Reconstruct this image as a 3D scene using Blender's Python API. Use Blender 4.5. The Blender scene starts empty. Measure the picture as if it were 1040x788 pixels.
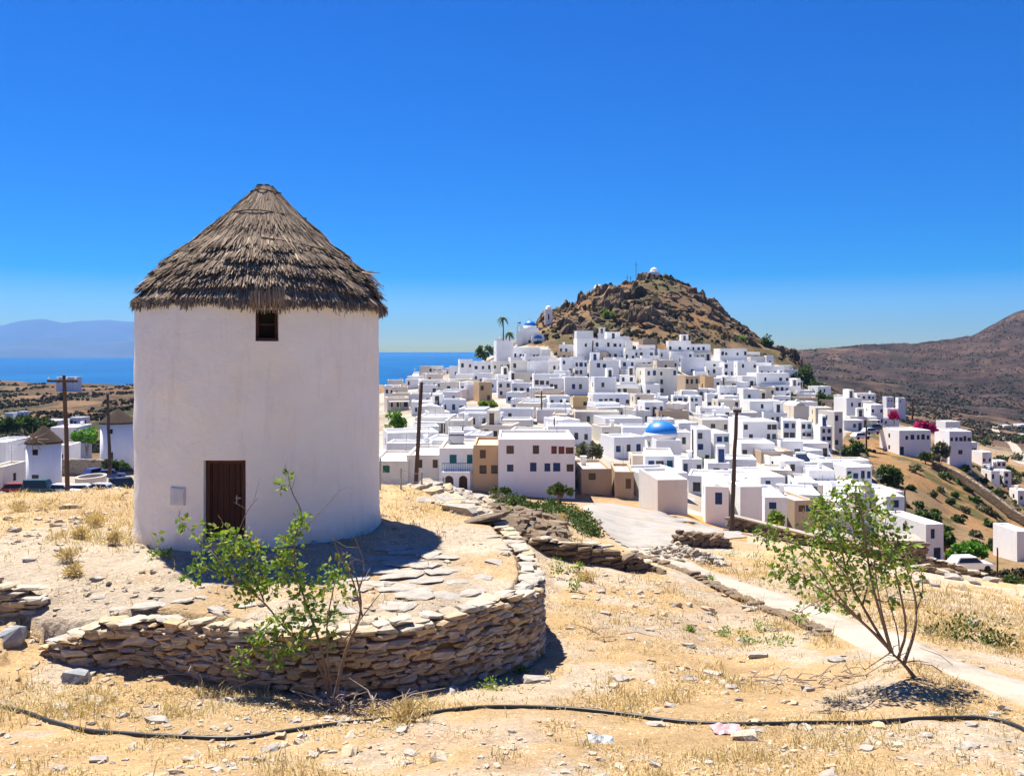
import bpy, math, random
import numpy as np
from mathutils import Vector, Matrix, Euler

random.seed(11)
RNG = np.random.default_rng(11)
scene = bpy.context.scene
COL = scene.collection
F = 900.0            # focal length in photo pixels (photo 1040 wide)
CX, HY = 520.0, 357.0   # principal column, horizon row of the level camera
R = math.radians

# ------------------------------------------------------------------ noise
def _hash(ix, iy, seed):
    h = (ix.astype(np.int64) * 374761393 + iy.astype(np.int64) * 668265263 + seed * 974634777) & 0xffffffff
    h = ((h ^ (h >> 13)) * 1274126177) & 0xffffffff
    h = (h ^ (h >> 16)) & 0xffffffff
    return h / 4294967295.0

def vnoise(x, y, seed=0):
    x = np.asarray(x, float); y = np.asarray(y, float)
    ix = np.floor(x); iy = np.floor(y)
    fx = x - ix; fy = y - iy
    fx = fx * fx * fx * (fx * (fx * 6 - 15) + 10); fy = fy * fy * fy * (fy * (fy * 6 - 15) + 10)
    a = _hash(ix, iy, seed); b = _hash(ix + 1, iy, seed)
    c = _hash(ix, iy + 1, seed); d = _hash(ix + 1, iy + 1, seed)
    return (a + (b - a) * fx) * (1 - fy) + (c + (d - c) * fx) * fy

def fbm(x, y, scale, octaves=4, seed=0, gain=0.5):
    x = np.asarray(x, float) / scale; y = np.asarray(y, float) / scale
    s = 0.0; a = 1.0; t = 0.0
    for k in range(octaves):
        s = s + a * (vnoise(x, y, seed + k * 17) * 2 - 1); t += a
        x, y = x * 2.03 + y * 0.31, y * 2.03 - x * 0.31
        a *= gain
    return s / t

def sstep(a, b, x):
    t = np.clip((np.asarray(x, float) - a) / (b - a), 0, 1)
    return t * t * (3 - 2 * t)

# ------------------------------------------------------------------ terrain profiles: column -> (distance, photo row)
NEAR = [(1.0, 1900), (2.0, 1300), (4.0, 987), (6.5, 842), (8.35, 788), (10.7, 735)]
TL = [(130, 498), (160, 484), (200, 464), (250, 442), (330, 420), (450, 404), (600, 393)]
PROF = {
 -900: NEAR + [(12.5, 695), (15, 625), (20, 560), (26, 510), (40, 545), (90, 525)] + TL + [(750, 388), (950, 400), (1500, 425), (2500, 415)],
 -150: NEAR + [(12.5, 695), (15, 620), (20, 554), (26, 506), (40, 545), (90, 525)] + TL + [(680, 386), (900, 396), (1500, 425), (2500, 415)],
 0:  NEAR + [(12.5, 693), (15, 615), (20, 548), (26, 502), (40, 540), (90, 525)] + TL + [(680, 385), (900, 396), (1500, 425), (2500, 415)],
 60: NEAR + [(12.6, 692), (13.8, 655), (15.2, 605), (20, 545), (26, 502), (40, 540), (90, 525)] + TL + [(690, 389), (900, 397), (1500, 425), (2500, 415)],
 130: NEAR + [(12.8, 695), (14.2, 645), (16, 597), (20, 542), (26, 502), (40, 540), (90, 525)] + TL + [(690, 391), (900, 400), (1500, 425), (2500, 415)],
 262: NEAR + [(12.2, 712), (13.4, 680), (15, 610), (17, 560), (20, 535), (26, 497), (40, 540), (90, 505), (120, 478), (160, 450), (220, 425), (330, 405), (500, 392), (620, 390), (900, 400), (1500, 425), (2500, 415)],
 370: NEAR + [(12.3, 717), (14, 690), (17, 600), (20, 545), (26, 492), (40, 535), (70, 525), (97, 493), (110, 474), (140, 446), (180, 424), (230, 408), (280, 398), (350, 391), (500, 389), (700, 393), (1000, 405), (1500, 425), (2500, 415)],
 430: NEAR + [(12.6, 705), (15, 665), (18, 610), (22, 545), (26, 497), (28, 495), (45, 535), (70, 525), (96, 492), (110, 472), (140, 442), (180, 418), (230, 402), (275, 390), (310, 387), (400, 396), (700, 402), (1000, 410), (1500, 425), (2500, 415)],
 470: NEAR + [(13, 697), (16, 655), (20, 598), (24, 550), (27, 508), (29, 501), (45, 535), (70, 525), (95, 495), (115, 467), (142, 440), (180, 416), (230, 396), (268, 383), (296, 375), (320, 377), (400, 398), (700, 405), (1500, 425), (2500, 415)],
 520: NEAR + [(14.5, 680), (16.5, 643), (20, 592), (24, 550), (28, 522), (32, 509), (45, 535), (70, 525), (93, 500), (130, 456), (170, 426), (215, 398), (260, 372), (300, 352), (325, 346), (350, 350), (420, 385), (700, 410), (1500, 425), (2500, 415)],
 560: NEAR + [(13, 697), (16, 655), (20, 612), (23, 582), (24.2, 574), (25.4, 556), (30, 530), (38, 513), (45, 522), (70, 525), (93, 503), (132, 457), (170, 427), (215, 397), (258, 369), (290, 349), (320, 333), (348, 321), (368, 325), (420, 360), (700, 405), (1500, 425), (2500, 415)],
 600: NEAR + [(13, 697), (16, 655), (20, 614), (24.2, 578), (25.8, 562), (30, 546), (40, 522), (50, 512), (58, 511), (75, 525), (93, 504), (134, 458), (170, 427), (215, 395), (258, 362), (285, 346), (318, 322), (345, 308), (368, 300), (388, 302), (440, 345), (700, 400), (1500, 420), (2500, 412)],
 640: NEAR + [(13, 698), (16, 658), (20, 618), (24.8, 582), (28, 568), (31, 556), (40, 535), (50, 519), (58, 511), (75, 522), (92, 509), (135, 458), (170, 427), (215, 394), (258, 361), (285, 345), (318, 320), (348, 299), (374, 286), (392, 288), (440, 335), (700, 400), (1500, 410), (2500, 405)],
 668: NEAR + [(13, 699), (16, 661), (20, 621), (25, 585), (31, 557), (40, 536), (50, 522), (56, 517), (75, 525), (92, 512), (135, 460), (172, 427), (215, 395), (258, 365), (288, 346), (320, 320), (350, 297), (379, 279.5), (393, 281), (440, 325), (700, 400), (1500, 400), (2500, 395)],
 692: NEAR + [(13, 700), (16, 664), (20, 624), (25, 588), (31, 560), (40, 538), (50, 527), (60, 530), (90, 516), (132, 466), (178, 428), (222, 398), (265, 369), (300, 346), (335, 314), (369, 287), (386, 288), (440, 330), (700, 395), (1500, 390), (2500, 390)],
 724: NEAR + [(13, 702), (16, 669), (20, 630), (25, 597), (31, 567), (36, 551), (42, 537), (47, 538), (62, 545), (90, 524), (132, 472), (185, 430), (232, 400), (270, 374), (300, 354), (336, 327), (364, 310), (382, 310), (430, 345), (700, 395), (1500, 380), (2500, 385)],
 760: NEAR + [(12.5, 710), (15, 683), (19, 643), (24, 606), (29, 580), (36, 556), (42, 540), (47, 541), (62, 555), (90, 530), (132, 476), (190, 434), (240, 402), (290, 371), (328, 351), (358, 338), (376, 338), (430, 362), (700, 395), (1200, 372), (1450, 362), (1900, 372), (2500, 385)],
 800: NEAR + [(12, 718), (14, 690), (17, 657), (22, 616), (28, 583), (38, 552), (43, 550), (60, 570), (90, 532), (130, 482), (190, 441), (240, 413), (290, 387), (328, 365), (346, 358), (362, 361), (420, 384), (700, 400), (1100, 372), (1400, 356), (1900, 368), (2500, 385)],
 830: NEAR + [(12, 716), (14, 690), (17, 655), (22, 618), (28, 587), (38, 558), (43, 556), (60, 580), (90, 538), (130, 493), (180, 460), (230, 430), (280, 404), (320, 391), (350, 390), (420, 400), (700, 402), (1100, 372), (1400, 353), (1900, 366), (2500, 385)],
 862: NEAR + [(12, 712), (14, 688), (17, 655), (22, 620), (28, 592), (39, 564), (44, 562), (60, 590), (92, 545), (130, 507), (160, 484), (195, 455), (215, 440), (245, 427), (285, 413), (330, 404), (420, 408), (700, 407), (1100, 374), (1420, 350), (1900, 366), (2500, 385)],
 925: NEAR + [(12.6, 685), (14.5, 664), (18, 640), (22, 620), (30, 597), (40, 577), (46, 576), (62, 600), (90, 585), (110, 570), (135, 530), (160, 493), (188, 466), (200, 461), (222, 452), (260, 444), (400, 436), (600, 424), (800, 409), (1100, 378), (1450, 349), (1900, 362), (2500, 385)],
 975: NEAR + [(12.4, 695), (14.5, 672), (18, 648), (22, 628), (30, 602), (40, 584), (46, 584), (62, 605), (90, 592), (110, 580), (140, 545), (165, 512), (190, 480), (205, 468), (240, 466), (300, 460), (420, 448), (600, 434), (800, 414), (1150, 376), (1500, 341), (1900, 355), (2500, 380)],
 1040: NEAR + [(12, 705), (14.5, 682), (18, 656), (22, 636), (30, 610), (40, 594), (46, 594), (62, 615), (100, 590), (150, 548), (195, 516), (240, 497), (320, 478), (450, 456), (650, 436), (850, 412), (1150, 370), (1600, 317), (1750, 318), (2100, 345), (2600, 380)],
 1200: NEAR + [(12, 705), (14.5, 682), (18, 656), (22, 636), (30, 614), (40, 600), (62, 615), (100, 590), (150, 550), (195, 522), (240, 500), (320, 480), (450, 456), (650, 432), (850, 402), (1150, 355), (1700, 290), (1850, 292), (2300, 340)],
 1900: NEAR + [(12, 705), (14.5, 682), (18, 656), (22, 640), (30, 620), (40, 605), (62, 610), (100, 590), (150, 550), (195, 522), (240, 500), (320, 480), (450, 450), (650, 420), (850, 390), (1150, 345), (1700, 280), (1850, 282), (2300, 340)],
}
LN0, LN1, NL = math.log(1.0), math.log(30000.0), 1300
LG = np.linspace(LN0, LN1, NL)
US = np.arange(-900, 1901, 4.0)
_k = np.exp(-0.5 * (np.arange(-9, 10) / 2.6) ** 2); _k /= _k.sum()
def _colz(pr):
    pr = pr + [(4000, None), (30000, None)]
    ys = []; zs = []
    for y, p in pr:
        ys.append(math.log(y)); zs.append(-(p - HY) / F * y if p is not None else (-150 if y < 5000 else -230))
    z = np.interp(LG, ys, zs)
    zz = np.convolve(np.pad(z, 9, mode='edge'), _k, mode='valid')
    return zz
_uk = sorted(PROF)
_cz = np.array([_colz(PROF[u]) for u in _uk])
TAB = np.zeros((len(US), NL))
for i, u in enumerate(US):
    j = min(max(int(np.searchsorted(_uk, u, side='right') - 1), 0), len(_uk) - 2)
    t = (u - _uk[j]) / (_uk[j + 1] - _uk[j]); t = 0.5 * t + 0.5 * t * t * (3 - 2 * t)
    TAB[i] = _cz[j] * (1 - t) + _cz[j + 1] * t
_k2 = np.exp(-0.5 * (np.arange(-4, 5) / 2.0) ** 2); _k2 /= _k2.sum()
TAB = np.apply_along_axis(lambda c: np.convolve(np.pad(c, 4, mode='edge'), _k2, mode='valid'), 0, TAB)

def base_h(X, Y):
    X = np.asarray(X, float); Y = np.asarray(Y, float)
    Yc = np.clip(Y, 1.0, 29999.0)
    u = np.clip(CX + F * X / Yc, -899.9, 1895.9)
    fi = (u - US[0]) / 4.0; i = fi.astype(int); fi = fi - i
    lf = (np.log(Yc) - LN0) / (LN1 - LN0) * (NL - 1); j = np.clip(lf.astype(int), 0, NL - 2); lf = lf - j
    a = TAB[i, j] * (1 - fi) + TAB[i + 1, j] * fi
    b = TAB[i, j + 1] * (1 - fi) + TAB[i + 1, j + 1] * fi
    return a * (1 - lf) + b * lf

def P(px, py, Y):
    return ((px - CX) / F * Y, Y, -(py - HY) / F * Y)

# the stone platform the mill stands on: wall line in plan (pixel row of the top, top height)
WALL_TOP = [(48, 656, -4.55), (70, 644, -4.3), (100, 634, -4.12), (138, 627, -4.05), (203, 631, -4.0), (300, 640, -4.0), (373, 638, -4.0), (440, 626, -3.95),
            (500, 609, -3.95), (533, 600, -3.95), (541, 587, -3.95), (537, 571, -3.92), (524, 551, -3.88), (507, 532, -3.86), (482, 514, -3.86), (452, 501, -3.9)]
WALL = []
for px, py, z in WALL_TOP:
    Y = -z * F / (py - HY)
    WALL.append(((px - CX) / F * Y, Y, z))
WALL = np.array(WALL)
def _seg_dist(X, Y, pts, closed=False):
    X = np.asarray(X, float); Y = np.asarray(Y, float)
    d = np.full(X.shape, 1e9)
    n = len(pts)
    for k in range(n if closed else n - 1):
        ax, ay = pts[k][0], pts[k][1]; bx, by = pts[(k + 1) % n][0], pts[(k + 1) % n][1]
        vx, vy = bx - ax, by - ay; L = vx * vx + vy * vy + 1e-12
        t = np.clip(((X - ax) * vx + (Y - ay) * vy) / L, 0, 1)
        d = np.minimum(d, np.hypot(X - ax - t * vx, Y - ay - t * vy))
    return d
def _inside(X, Y, poly):
    X = np.asarray(X, float); Y = np.asarray(Y, float)
    r = np.zeros(X.shape, bool); n = len(poly)
    for k in range(n):
        ax, ay = poly[k][0], poly[k][1]; bx, by = poly[(k + 1) % n][0], poly[(k + 1) % n][1]
        c = ((ay > Y) != (by > Y)) & (X < (bx - ax) * (Y - ay) / (by - ay + 1e-12) + ax)
        r ^= c
    return r
OPENSIDE = [(-2.6, 27.5), (-8, 27), (-15, 25.5), (-15, 17), (-9.5, 15.2)]
PLAT = [tuple(p[:2]) for p in WALL] + OPENSIDE
OPEN = [tuple(WALL[-1][:2])] + OPENSIDE + [tuple(WALL[0][:2])]

def plat_h(X, Y):
    return np.interp(Y, [12.5, 14, 17, 21, 27], [-4.03, -3.97, -3.8, -3.85, -3.95]) + 0.0 * np.asarray(X)

def near_h(X, Y):
    """base terrain plus the platform, without the fine noise"""
    X = np.asarray(X, float); Y = np.asarray(Y, float)
    z = base_h(X, Y)
    m = (Y > 10) & (Y < 30) & (X > -17) & (X < 3)
    if np.any(m):
        x = X[m]; y = Y[m]
        ins = _inside(x, y, PLAT)
        dw = _seg_dist(x, y, WALL); do = _seg_dist(x, y, OPEN)
        w_wall = np.clip(dw / 0.16 - 0.5, 0, 1)      # the step sits just inside the stone face
        w = np.where(ins, np.minimum(w_wall, sstep(-1.6, 1.6, do)), np.where(dw < do, 0, sstep(-1.6, 1.6, -do)) * (dw > 0.6))
        zz = z.copy(); zz[m] = z[m] * (1 - w) + plat_h(x, y) * w
        z = zz
    return z

def Yof(px, py, ymin=1.0, ymax=3000.0):
    ys = np.exp(np.linspace(math.log(ymin), math.log(ymax), 1500))
    z = near_h((px - CX) / F * ys, ys)
    p = HY - F * z / ys
    k = np.nonzero(p <= py)[0]
    if len(k) == 0: return ys[int(np.argmin(p))]
    k = k[0]
    if k == 0: return ys[0]
    t = (p[k - 1] - py) / (p[k - 1] - p[k] + 1e-9)
    return ys[k - 1] + t * (ys[k] - ys[k - 1])

# strips kept smooth: road and path
ROAD_ROWS = [(510.5, 588, 606), (513, 586, 630), (517, 590, 655), (522, 598, 682), (528, 604, 712), (534, 609, 738), (540, 614, 752), (546, 620, 758), (551, 628, 700), (556, 636, 672)]
PATH_C = [(650, 553, 1.05), (676, 566, .85), (705, 578, .75), (740, 592, .7), (785, 608, .62), (835, 627, .6), (880, 645, .6), (937, 666, .62), (990, 684, .66), (1045, 702, .7), (1130, 735, .75)]
PATH = []
for px, py, hw in PATH_C:
    y = Yof(px, py, 7, 60); PATH.append(((px - CX) / F * y, y, hw))

def fine_amp(X, Y):
    a = np.ones_like(np.asarray(X, float))
    d = _seg_dist(X, Y, PATH)
    a = a * (0.10 + 0.90 * sstep(0.95, 1.7, d))
    u = CX + F * X / np.maximum(Y, 1); 
    road = (u > 575) & (u < 765) & (Y > 29) & (Y < 60)
    return np.where(road, 0.12, a)

def H(X, Y):
    X = np.atleast_1d(np.asarray(X, float)); Y = np.atleast_1d(np.asarray(Y, float))
    z = near_h(X, Y)
    fa = fine_amp(X, Y)
    near = 1 - sstep(45, 70, Y)
    z = z + near * fa * (0.075 * fbm(X, Y, 1.7, 4, 3) + 0.035 * fbm(X, Y, 0.45, 3, 9))
    u = CX + F * X / np.maximum(Y, 1)
    mid = sstep(60, 110, Y) * (1 - sstep(450, 800, Y))
    z = z + mid * 0.7 * fbm(X, Y, 22, 4, 21)
    # craggy upper hill
    rk = rock_mask(u, Y)
    n1 = fbm(X, Y, 16, 5, 41, 0.55); 
    st = np.floor((z + 2.0 * n1) / 2.6) * 2.6 - (z + 2.0 * n1)
    z = z + rk * (2.6 * n1 + 0.25 * st)
    far = sstep(450, 900, Y)
    hill = far * sstep(740, 820, u)
    z = z + hill * (11 * fbm(X, Y, 120, 6, 51, 0.58))
    left = sstep(180, 300, Y) * (1 - sstep(300, 420, u)) * (1 - sstep(700, 1200, Y))
    z = z + left * 1.6 * fbm(X, Y, 45, 4, 61)
    return z

RK_U = [500, 545, 556, 575, 600, 640, 668, 690, 724, 760, 785, 800, 815, 825]
RK_Y = [500, 330, 318, 300, 292, 296, 300, 306, 318, 330, 336, 332, 340, 500]
def rock_mask(u, Y):
    y0 = np.interp(u, RK_U, RK_Y)
    return sstep(-8, 10, Y - y0) * (1 - sstep(415, 450, Y)) * sstep(535, 552, u) * (1 - sstep(812, 830, u))

def gh(x, y): return float(H(x, y)[0])
def on_ground(px, py, ymin=1.0, ymax=3000.0):
    y = Yof(px, py, ymin, ymax); x = (px - CX) / F * y
    return Vector((x, y, gh(x, y)))

# ------------------------------------------------------------------ mesh + object helpers
def link(o, parent=None):
    COL.objects.link(o)
    if parent is not None: o.parent = parent
    return o

class MB:
    """collects polygons, becomes ONE mesh object"""
    def __init__(s): s.v = []; s.f = []; s.m = []
    def add(s, verts, faces, mat=0, M=None):
        k = len(s.v)
        if M is not None: verts = [tuple(M @ Vector(p)) for p in verts]
        s.v.extend([tuple(p) for p in verts]); s.f.extend([tuple(i + k for i in f) for f in faces]); s.m.extend([mat] * len(faces)); return s
    def box(s, x0, x1, y0, y1, z0, z1, mat=0, M=None):
        v = [(x0, y0, z0), (x1, y0, z0), (x1, y1, z0), (x0, y1, z0), (x0, y0, z1), (x1, y0, z1), (x1, y1, z1), (x0, y1, z1)]
        return s.add(v, [(3, 2, 1, 0), (4, 5, 6, 7), (0, 1, 5, 4), (1, 2, 6, 5), (2, 3, 7, 6), (3, 0, 4, 7)], mat, M)
    def prism(s, pts, y0, y1, mat=0, M=None):
        """outline in x,z extruded along y"""
        n = len(pts)
        v = [(p[0], y0, p[1]) for p in pts] + [(p[0], y1, p[1]) for p in pts]
        f = [tuple(range(n)), tuple(range(2 * n - 1, n - 1, -1))] + [(i, i + n, (i + 1) % n + n, (i + 1) % n) for i in range(n)]
        return s.add(v, f, mat, M)
    def lathe(s, prof, n=24, mat=0, M=None, cap=True):
        v = []; f = []
        for r, z in prof:
            for k in range(n):
                a = 2 * math.pi * k / n; v.append((r * math.cos(a), r * math.sin(a), z))
        for j in range(len(prof) - 1):
            for k in range(n):
                f.append((j * n + k, j * n + (k + 1) % n, (j + 1) * n + (k + 1) % n, (j + 1) * n + k))
        if cap:
            f.append(tuple(range(n - 1, -1, -1))); f.append(tuple((len(prof) - 1) * n + k for k in range(n)))
        return s.add(v, f, mat, M)
    def tube(s, pts, rads, n=6, mat=0, M=None):
        pts = [Vector(p) for p in pts]; v = []; f = []
        if not hasattr(rads, '__len__'): rads = [rads] * len(pts)
        up = Vector((0.13, 0.31, 0.94))
        for i, p in enumerate(pts):
            d = (pts[min(i + 1, len(pts) - 1)] - pts[max(i - 1, 0)]).normalized()
            a = d.cross(up)
            if a.length < 0.1: a = d.cross(Vector((1, 0, 0)))
            a.normalize(); b = d.cross(a)
            for k in range(n):
                t = 2 * math.pi * k / n; v.append(tuple(p + (a * math.cos(t) + b * math.sin(t)) * rads[i]))
        for j in range(len(pts) - 1):
            for k in range(n):
                f.append((j * n + k, (j + 1) * n + k, (j + 1) * n + (k + 1) % n, j * n + (k + 1) % n))
        f.append(tuple(range(n))); f.append(tuple((len(pts) - 1) * n + k for k in range(n - 1, -1, -1)))
        return s.add(v, f, mat, M)
    def build(s, name, mats, parent=None, smooth=False):
        me = bpy.data.meshes.new(name); me.from_pydata(s.v, [], s.f)
        if not isinstance(mats, (list, tuple)): mats = [mats]
        for m in mats: me.materials.append(m)
        if len(mats) > 1: me.polygons.foreach_set('material_index', np.array(s.m, dtype=np.int32))
        if smooth: me.polygons.foreach_set('use_smooth', np.ones(len(me.polygons), dtype=bool))
        me.update()
        return link(bpy.data.objects.new(name, me), parent)

def np_mesh(name, V, FQ, mat, parent=None, smooth=False, colors=None):
    """arrays: V (n,3), FQ (m,k) polygons of k corners"""
    me = bpy.data.meshes.new(name)
    V = np.asarray(V, np.float32); FQ = np.asarray(FQ, np.int32); k = FQ.shape[1]
    me.vertices.add(len(V)); me.vertices.foreach_set('co', V.ravel())
    me.loops.add(FQ.size); me.loops.foreach_set('vertex_index', FQ.ravel())
    me.polygons.add(len(FQ)); me.polygons.foreach_set('loop_start', np.arange(0, FQ.size, k, dtype=np.int32))
    me.polygons.foreach_set('use_smooth', np.full(len(FQ), smooth))
    me.materials.append(mat)
    if colors is not None:
        at = me.color_attributes.new('Col', 'FLOAT_COLOR', 'POINT')
        c = np.ones((len(V), 4), np.float32); c[:, :colors.shape[1]] = colors
        at.data.foreach_set('color', c.ravel())
    me.update(calc_edges=True); me.validate()
    return link(bpy.data.objects.new(name, me), parent)

def thing(name, label, cat, loc=(0, 0, 0), rotz=0.0, group=None):
    o = bpy.data.objects.new(name, None); o.empty_display_size = 0.3
    o.location = loc; o.rotation_euler = (0, 0, rotz)
    o['label'] = label; o['category'] = cat; o['kind'] = 'thing'
    if group: o['group'] = group
    return link(o)
def tag(o, label, cat, group=None, kind=None):
    o['label'] = label; o['category'] = cat; o['kind'] = 'thing'
    if group: o['group'] = group
    o['kind'] = kind or 'thing'
    return o
def struct(o, kind='structure'):
    o['kind'] = kind; return o

# ------------------------------------------------------------------ materials
def nodemat(name):
    m = bpy.data.materials.new(name); m.use_nodes = True
    nt = m.node_tree; bs = nt.nodes['Principled BSDF']
    return m, nt, bs
def N(nt, typ, **kw):
    n = nt.nodes.new(typ)
    for k, v in kw.items():
        if k in n.inputs: n.inputs[k].default_value = v
        else: setattr(n, k, v)
    return n
def ramp(nt, fac, stops):
    r = nt.nodes.new('ShaderNodeValToRGB'); e = r.color_ramp.elements
    while len(e) < len(stops): e.new(0.5)
    for k, (p, c) in enumerate(stops): e[k].position = p; e[k].color = (*c, 1) if len(c) == 3 else c
    nt.links.new(fac, r.inputs[0]); return r.outputs[0]
def mixc(nt, fac, a, b, mode='MIX'):
    n = nt.nodes.new('ShaderNodeMix'); n.data_type = 'RGBA'; n.blend_type = mode
    for sock, val in ((n.inputs[0], fac), (n.inputs[6], a), (n.inputs[7], b)):
        if isinstance(val, bpy.types.NodeSocket): nt.links.new(val, sock)
        elif isinstance(val, (int, float)): sock.default_value = val
        else: sock.default_value = (*val, 1)
    return n.outputs[2]
def noise(nt, scale, detail=4, rough=0.6, vec=None, dist=0.0):
    n = N(nt, 'ShaderNodeTexNoise'); n.inputs['Scale'].default_value = scale; n.inputs['Detail'].default_value = detail
    n.inputs['Roughness'].default_value = rough; n.inputs['Distortion'].default_value = dist
    if vec is not None: nt.links.new(vec, n.inputs['Vector'])
    return n.outputs[0]
def bump(nt, bs, h, strength, dist):
    b = nt.nodes.new('ShaderNodeBump'); b.inputs['Strength'].default_value = strength; b.inputs['Distance'].default_value = dist
    nt.links.new(h, b.inputs['Height']); nt.links.new(b.outputs[0], bs.inputs['Normal'])
def pos(nt):
    return nt.nodes.new('ShaderNodeNewGeometry').outputs['Position']
def obco(nt):
    return nt.nodes.new('ShaderNodeTexCoord').outputs['Object']

def plain(name, c, rough=0.8, var=0.12, scale=3.0, spec=0.2, metal=0.0, bumpd=0.0):
    """one base colour broken up by a soft procedural mottling"""
    m, nt, bs = nodemat(name)
    n = noise(nt, scale, 5, 0.65, pos(nt))
    dark = tuple(max(0, x * (1 - var * 2.0)) for x in c); lite = tuple(min(0.95, x * (1 + var)) for x in c)
    nt.links.new(ramp(nt, n, [(0.25, dark), (0.75, lite)]), bs.inputs['Base Color'])
    bs.inputs['Roughness'].default_value = rough; bs.inputs['Specular IOR Level'].default_value = spec; bs.inputs['Metallic'].default_value = metal
    if bumpd: bump(nt, bs, noise(nt, scale * 3, 5, 0.6, pos(nt)), 0.6, bumpd)
    return m

def whitewash(name, c, stain=(0.5, 0.45, 0.38), amount=0.25, scale=0.35, big=0.8):
    """limewashed plaster: brushed patches, faint run-off streaks"""
    m, nt, bs = nodemat(name)
    p = pos(nt)
    mp = N(nt, 'ShaderNodeMapping'); mp.inputs['Scale'].default_value = (1, 1, 0.22); nt.links.new(p, mp.inputs[0])
    s = noise(nt, 1.6 / big, 6, 0.7, mp.outputs[0])
    f = ramp(nt, s, [(0.5, (0, 0, 0)), (0.78, (amount,) * 3)])
    base = mixc(nt, f, c, stain)
    n2 = noise(nt, 0.5 / scale, 4, 0.6, p)
    base = mixc(nt, ramp(nt, n2, [(0.3, (0, 0, 0)), (0.8, (0.35,) * 3)]), base, tuple(x * 0.9 for x in c))
    nt.links.new(base, bs.inputs['Base Color'])
    bs.inputs['Roughness'].default_value = 0.9; bs.inputs['Specular IOR Level'].default_value = 0.1
    bump(nt, bs, noise(nt, 2.2 / scale, 5, 0.65, p), 0.35, 0.05 * big)
    return m

def island(name, stops, rough=0.8, spec=0.2, tex=0.0, texscale=8.0, trans=0.0, bumpd=0.0):
    """colour picked per loose piece (stone, leaf, straw) with fine mottling"""
    m, nt, bs = nodemat(name)
    g = nt.nodes.new('ShaderNodeNewGeometry')
    c = ramp(nt, g.outputs['Random Per Island'], stops)
    if tex:
        n = noise(nt, texscale, 5, 0.65, g.outputs['Position'])
        c = mixc(nt, 1.0, c, ramp(nt, n, [(0.25, (1 - tex,) * 3), (0.75, (1.0,) * 3)]), 'MULTIPLY')
    nt.links.new(c, bs.inputs['Base Color'])
    bs.inputs['Roughness'].default_value = rough; bs.inputs['Specular IOR Level'].default_value = spec
    if bumpd: bump(nt, bs, noise(nt, texscale * 2.5, 5, 0.65, g.outputs['Position']), 0.7, bumpd)
    if trans:
        out = nt.nodes['Material Output']
        tr = nt.nodes.new('ShaderNodeBsdfTranslucent'); nt.links.new(mixc(nt, 1.0, c, (1.0, 1.15, 0.5), 'MULTIPLY'), tr.inputs[0])
        mx = nt.nodes.new('ShaderNodeMixShader'); mx.inputs[0].default_value = trans
        nt.links.new(bs.outputs[0], mx.inputs[1]); nt.links.new(tr.outputs[0], mx.inputs[2]); nt.links.new(mx.outputs[0], out.inputs[0])
    return m
# ------------------------------------------------------------------ camera, light, air
SUN_DIR = Vector((-0.26, 0.36, 0.90)).normalized()     # towards the sun: behind the mill, to the left, high
EXPOSURE = 1.15
def setup():
    cam = bpy.data.cameras.new('camera'); co = link(bpy.data.objects.new('camera', cam)); scene.camera = co
    co.location = (0, 0, 0); co.rotation_euler = (R(90), 0, 0)
    cam.sensor_width = 36; cam.sensor_fit = 'HORIZONTAL'; cam.lens = 36 * F / 1040.0
    cam.shift_y = -(394 - HY) / 1040.0
    cam.clip_start = 0.1; cam.clip_end = 120000
    w = bpy.data.worlds.new('World'); scene.world = w; w.use_nodes = True
    nt = w.node_tree; bg = nt.nodes['Background']
    sky = nt.nodes.new('ShaderNodeTexSky'); sky.sky_type = 'NISHITA'; sky.sun_disc = False
    el = math.asin(SUN_DIR.z); sky.sun_elevation = el; sky.sun_rotation = math.atan2(SUN_DIR.x, SUN_DIR.y)
    sky.altitude = 100; sky.air_density = 1.0; sky.dust_density = 0.0; sky.ozone_density = 3.0
    hs = nt.nodes.new('ShaderNodeHueSaturation'); hs.inputs['Saturation'].default_value = 2.7; hs.inputs['Hue'].default_value = 0.515; hs.inputs['Value'].default_value = 0.90
    nt.links.new(sky.outputs[0], hs.inputs['Color']); nt.links.new(mixc(nt, 1.0, hs.outputs[0], (0.80, 0.875, 1.15), 'MULTIPLY'), bg.inputs[0])
    bg.inputs[1].default_value = 0.052
    L = bpy.data.lights.new('sun', 'SUN'); L.energy = 5.0; L.angle = R(0.53); L.color = (1.0, 0.94, 0.84)
    lo = link(bpy.data.objects.new('sun', L)); lo.rotation_euler = (-SUN_DIR).to_track_quat('-Z', 'Y').to_euler(); lo.location = (-30, 40, 120)
    vs = scene.view_settings; scene.display_settings.display_device = 'sRGB'
    vs.view_transform = 'Standard'; vs.look = 'None'; vs.gamma = 1.0; vs.use_curve_mapping = False; vs.exposure = EXPOSURE
    cy = scene.cycles; cy.use_denoising = True; cy.max_bounces = 6; cy.diffuse_bounces = 4; cy.glossy_bounces = 2
    cy.transmission_bounces = 2; cy.volume_bounces = 0; cy.transparent_max_bounces = 4
    cy.use_adaptive_sampling = True; cy.adaptive_threshold = 0.015; cy.caustics_reflective = False; cy.caustics_refractive = False
setup()

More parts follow.
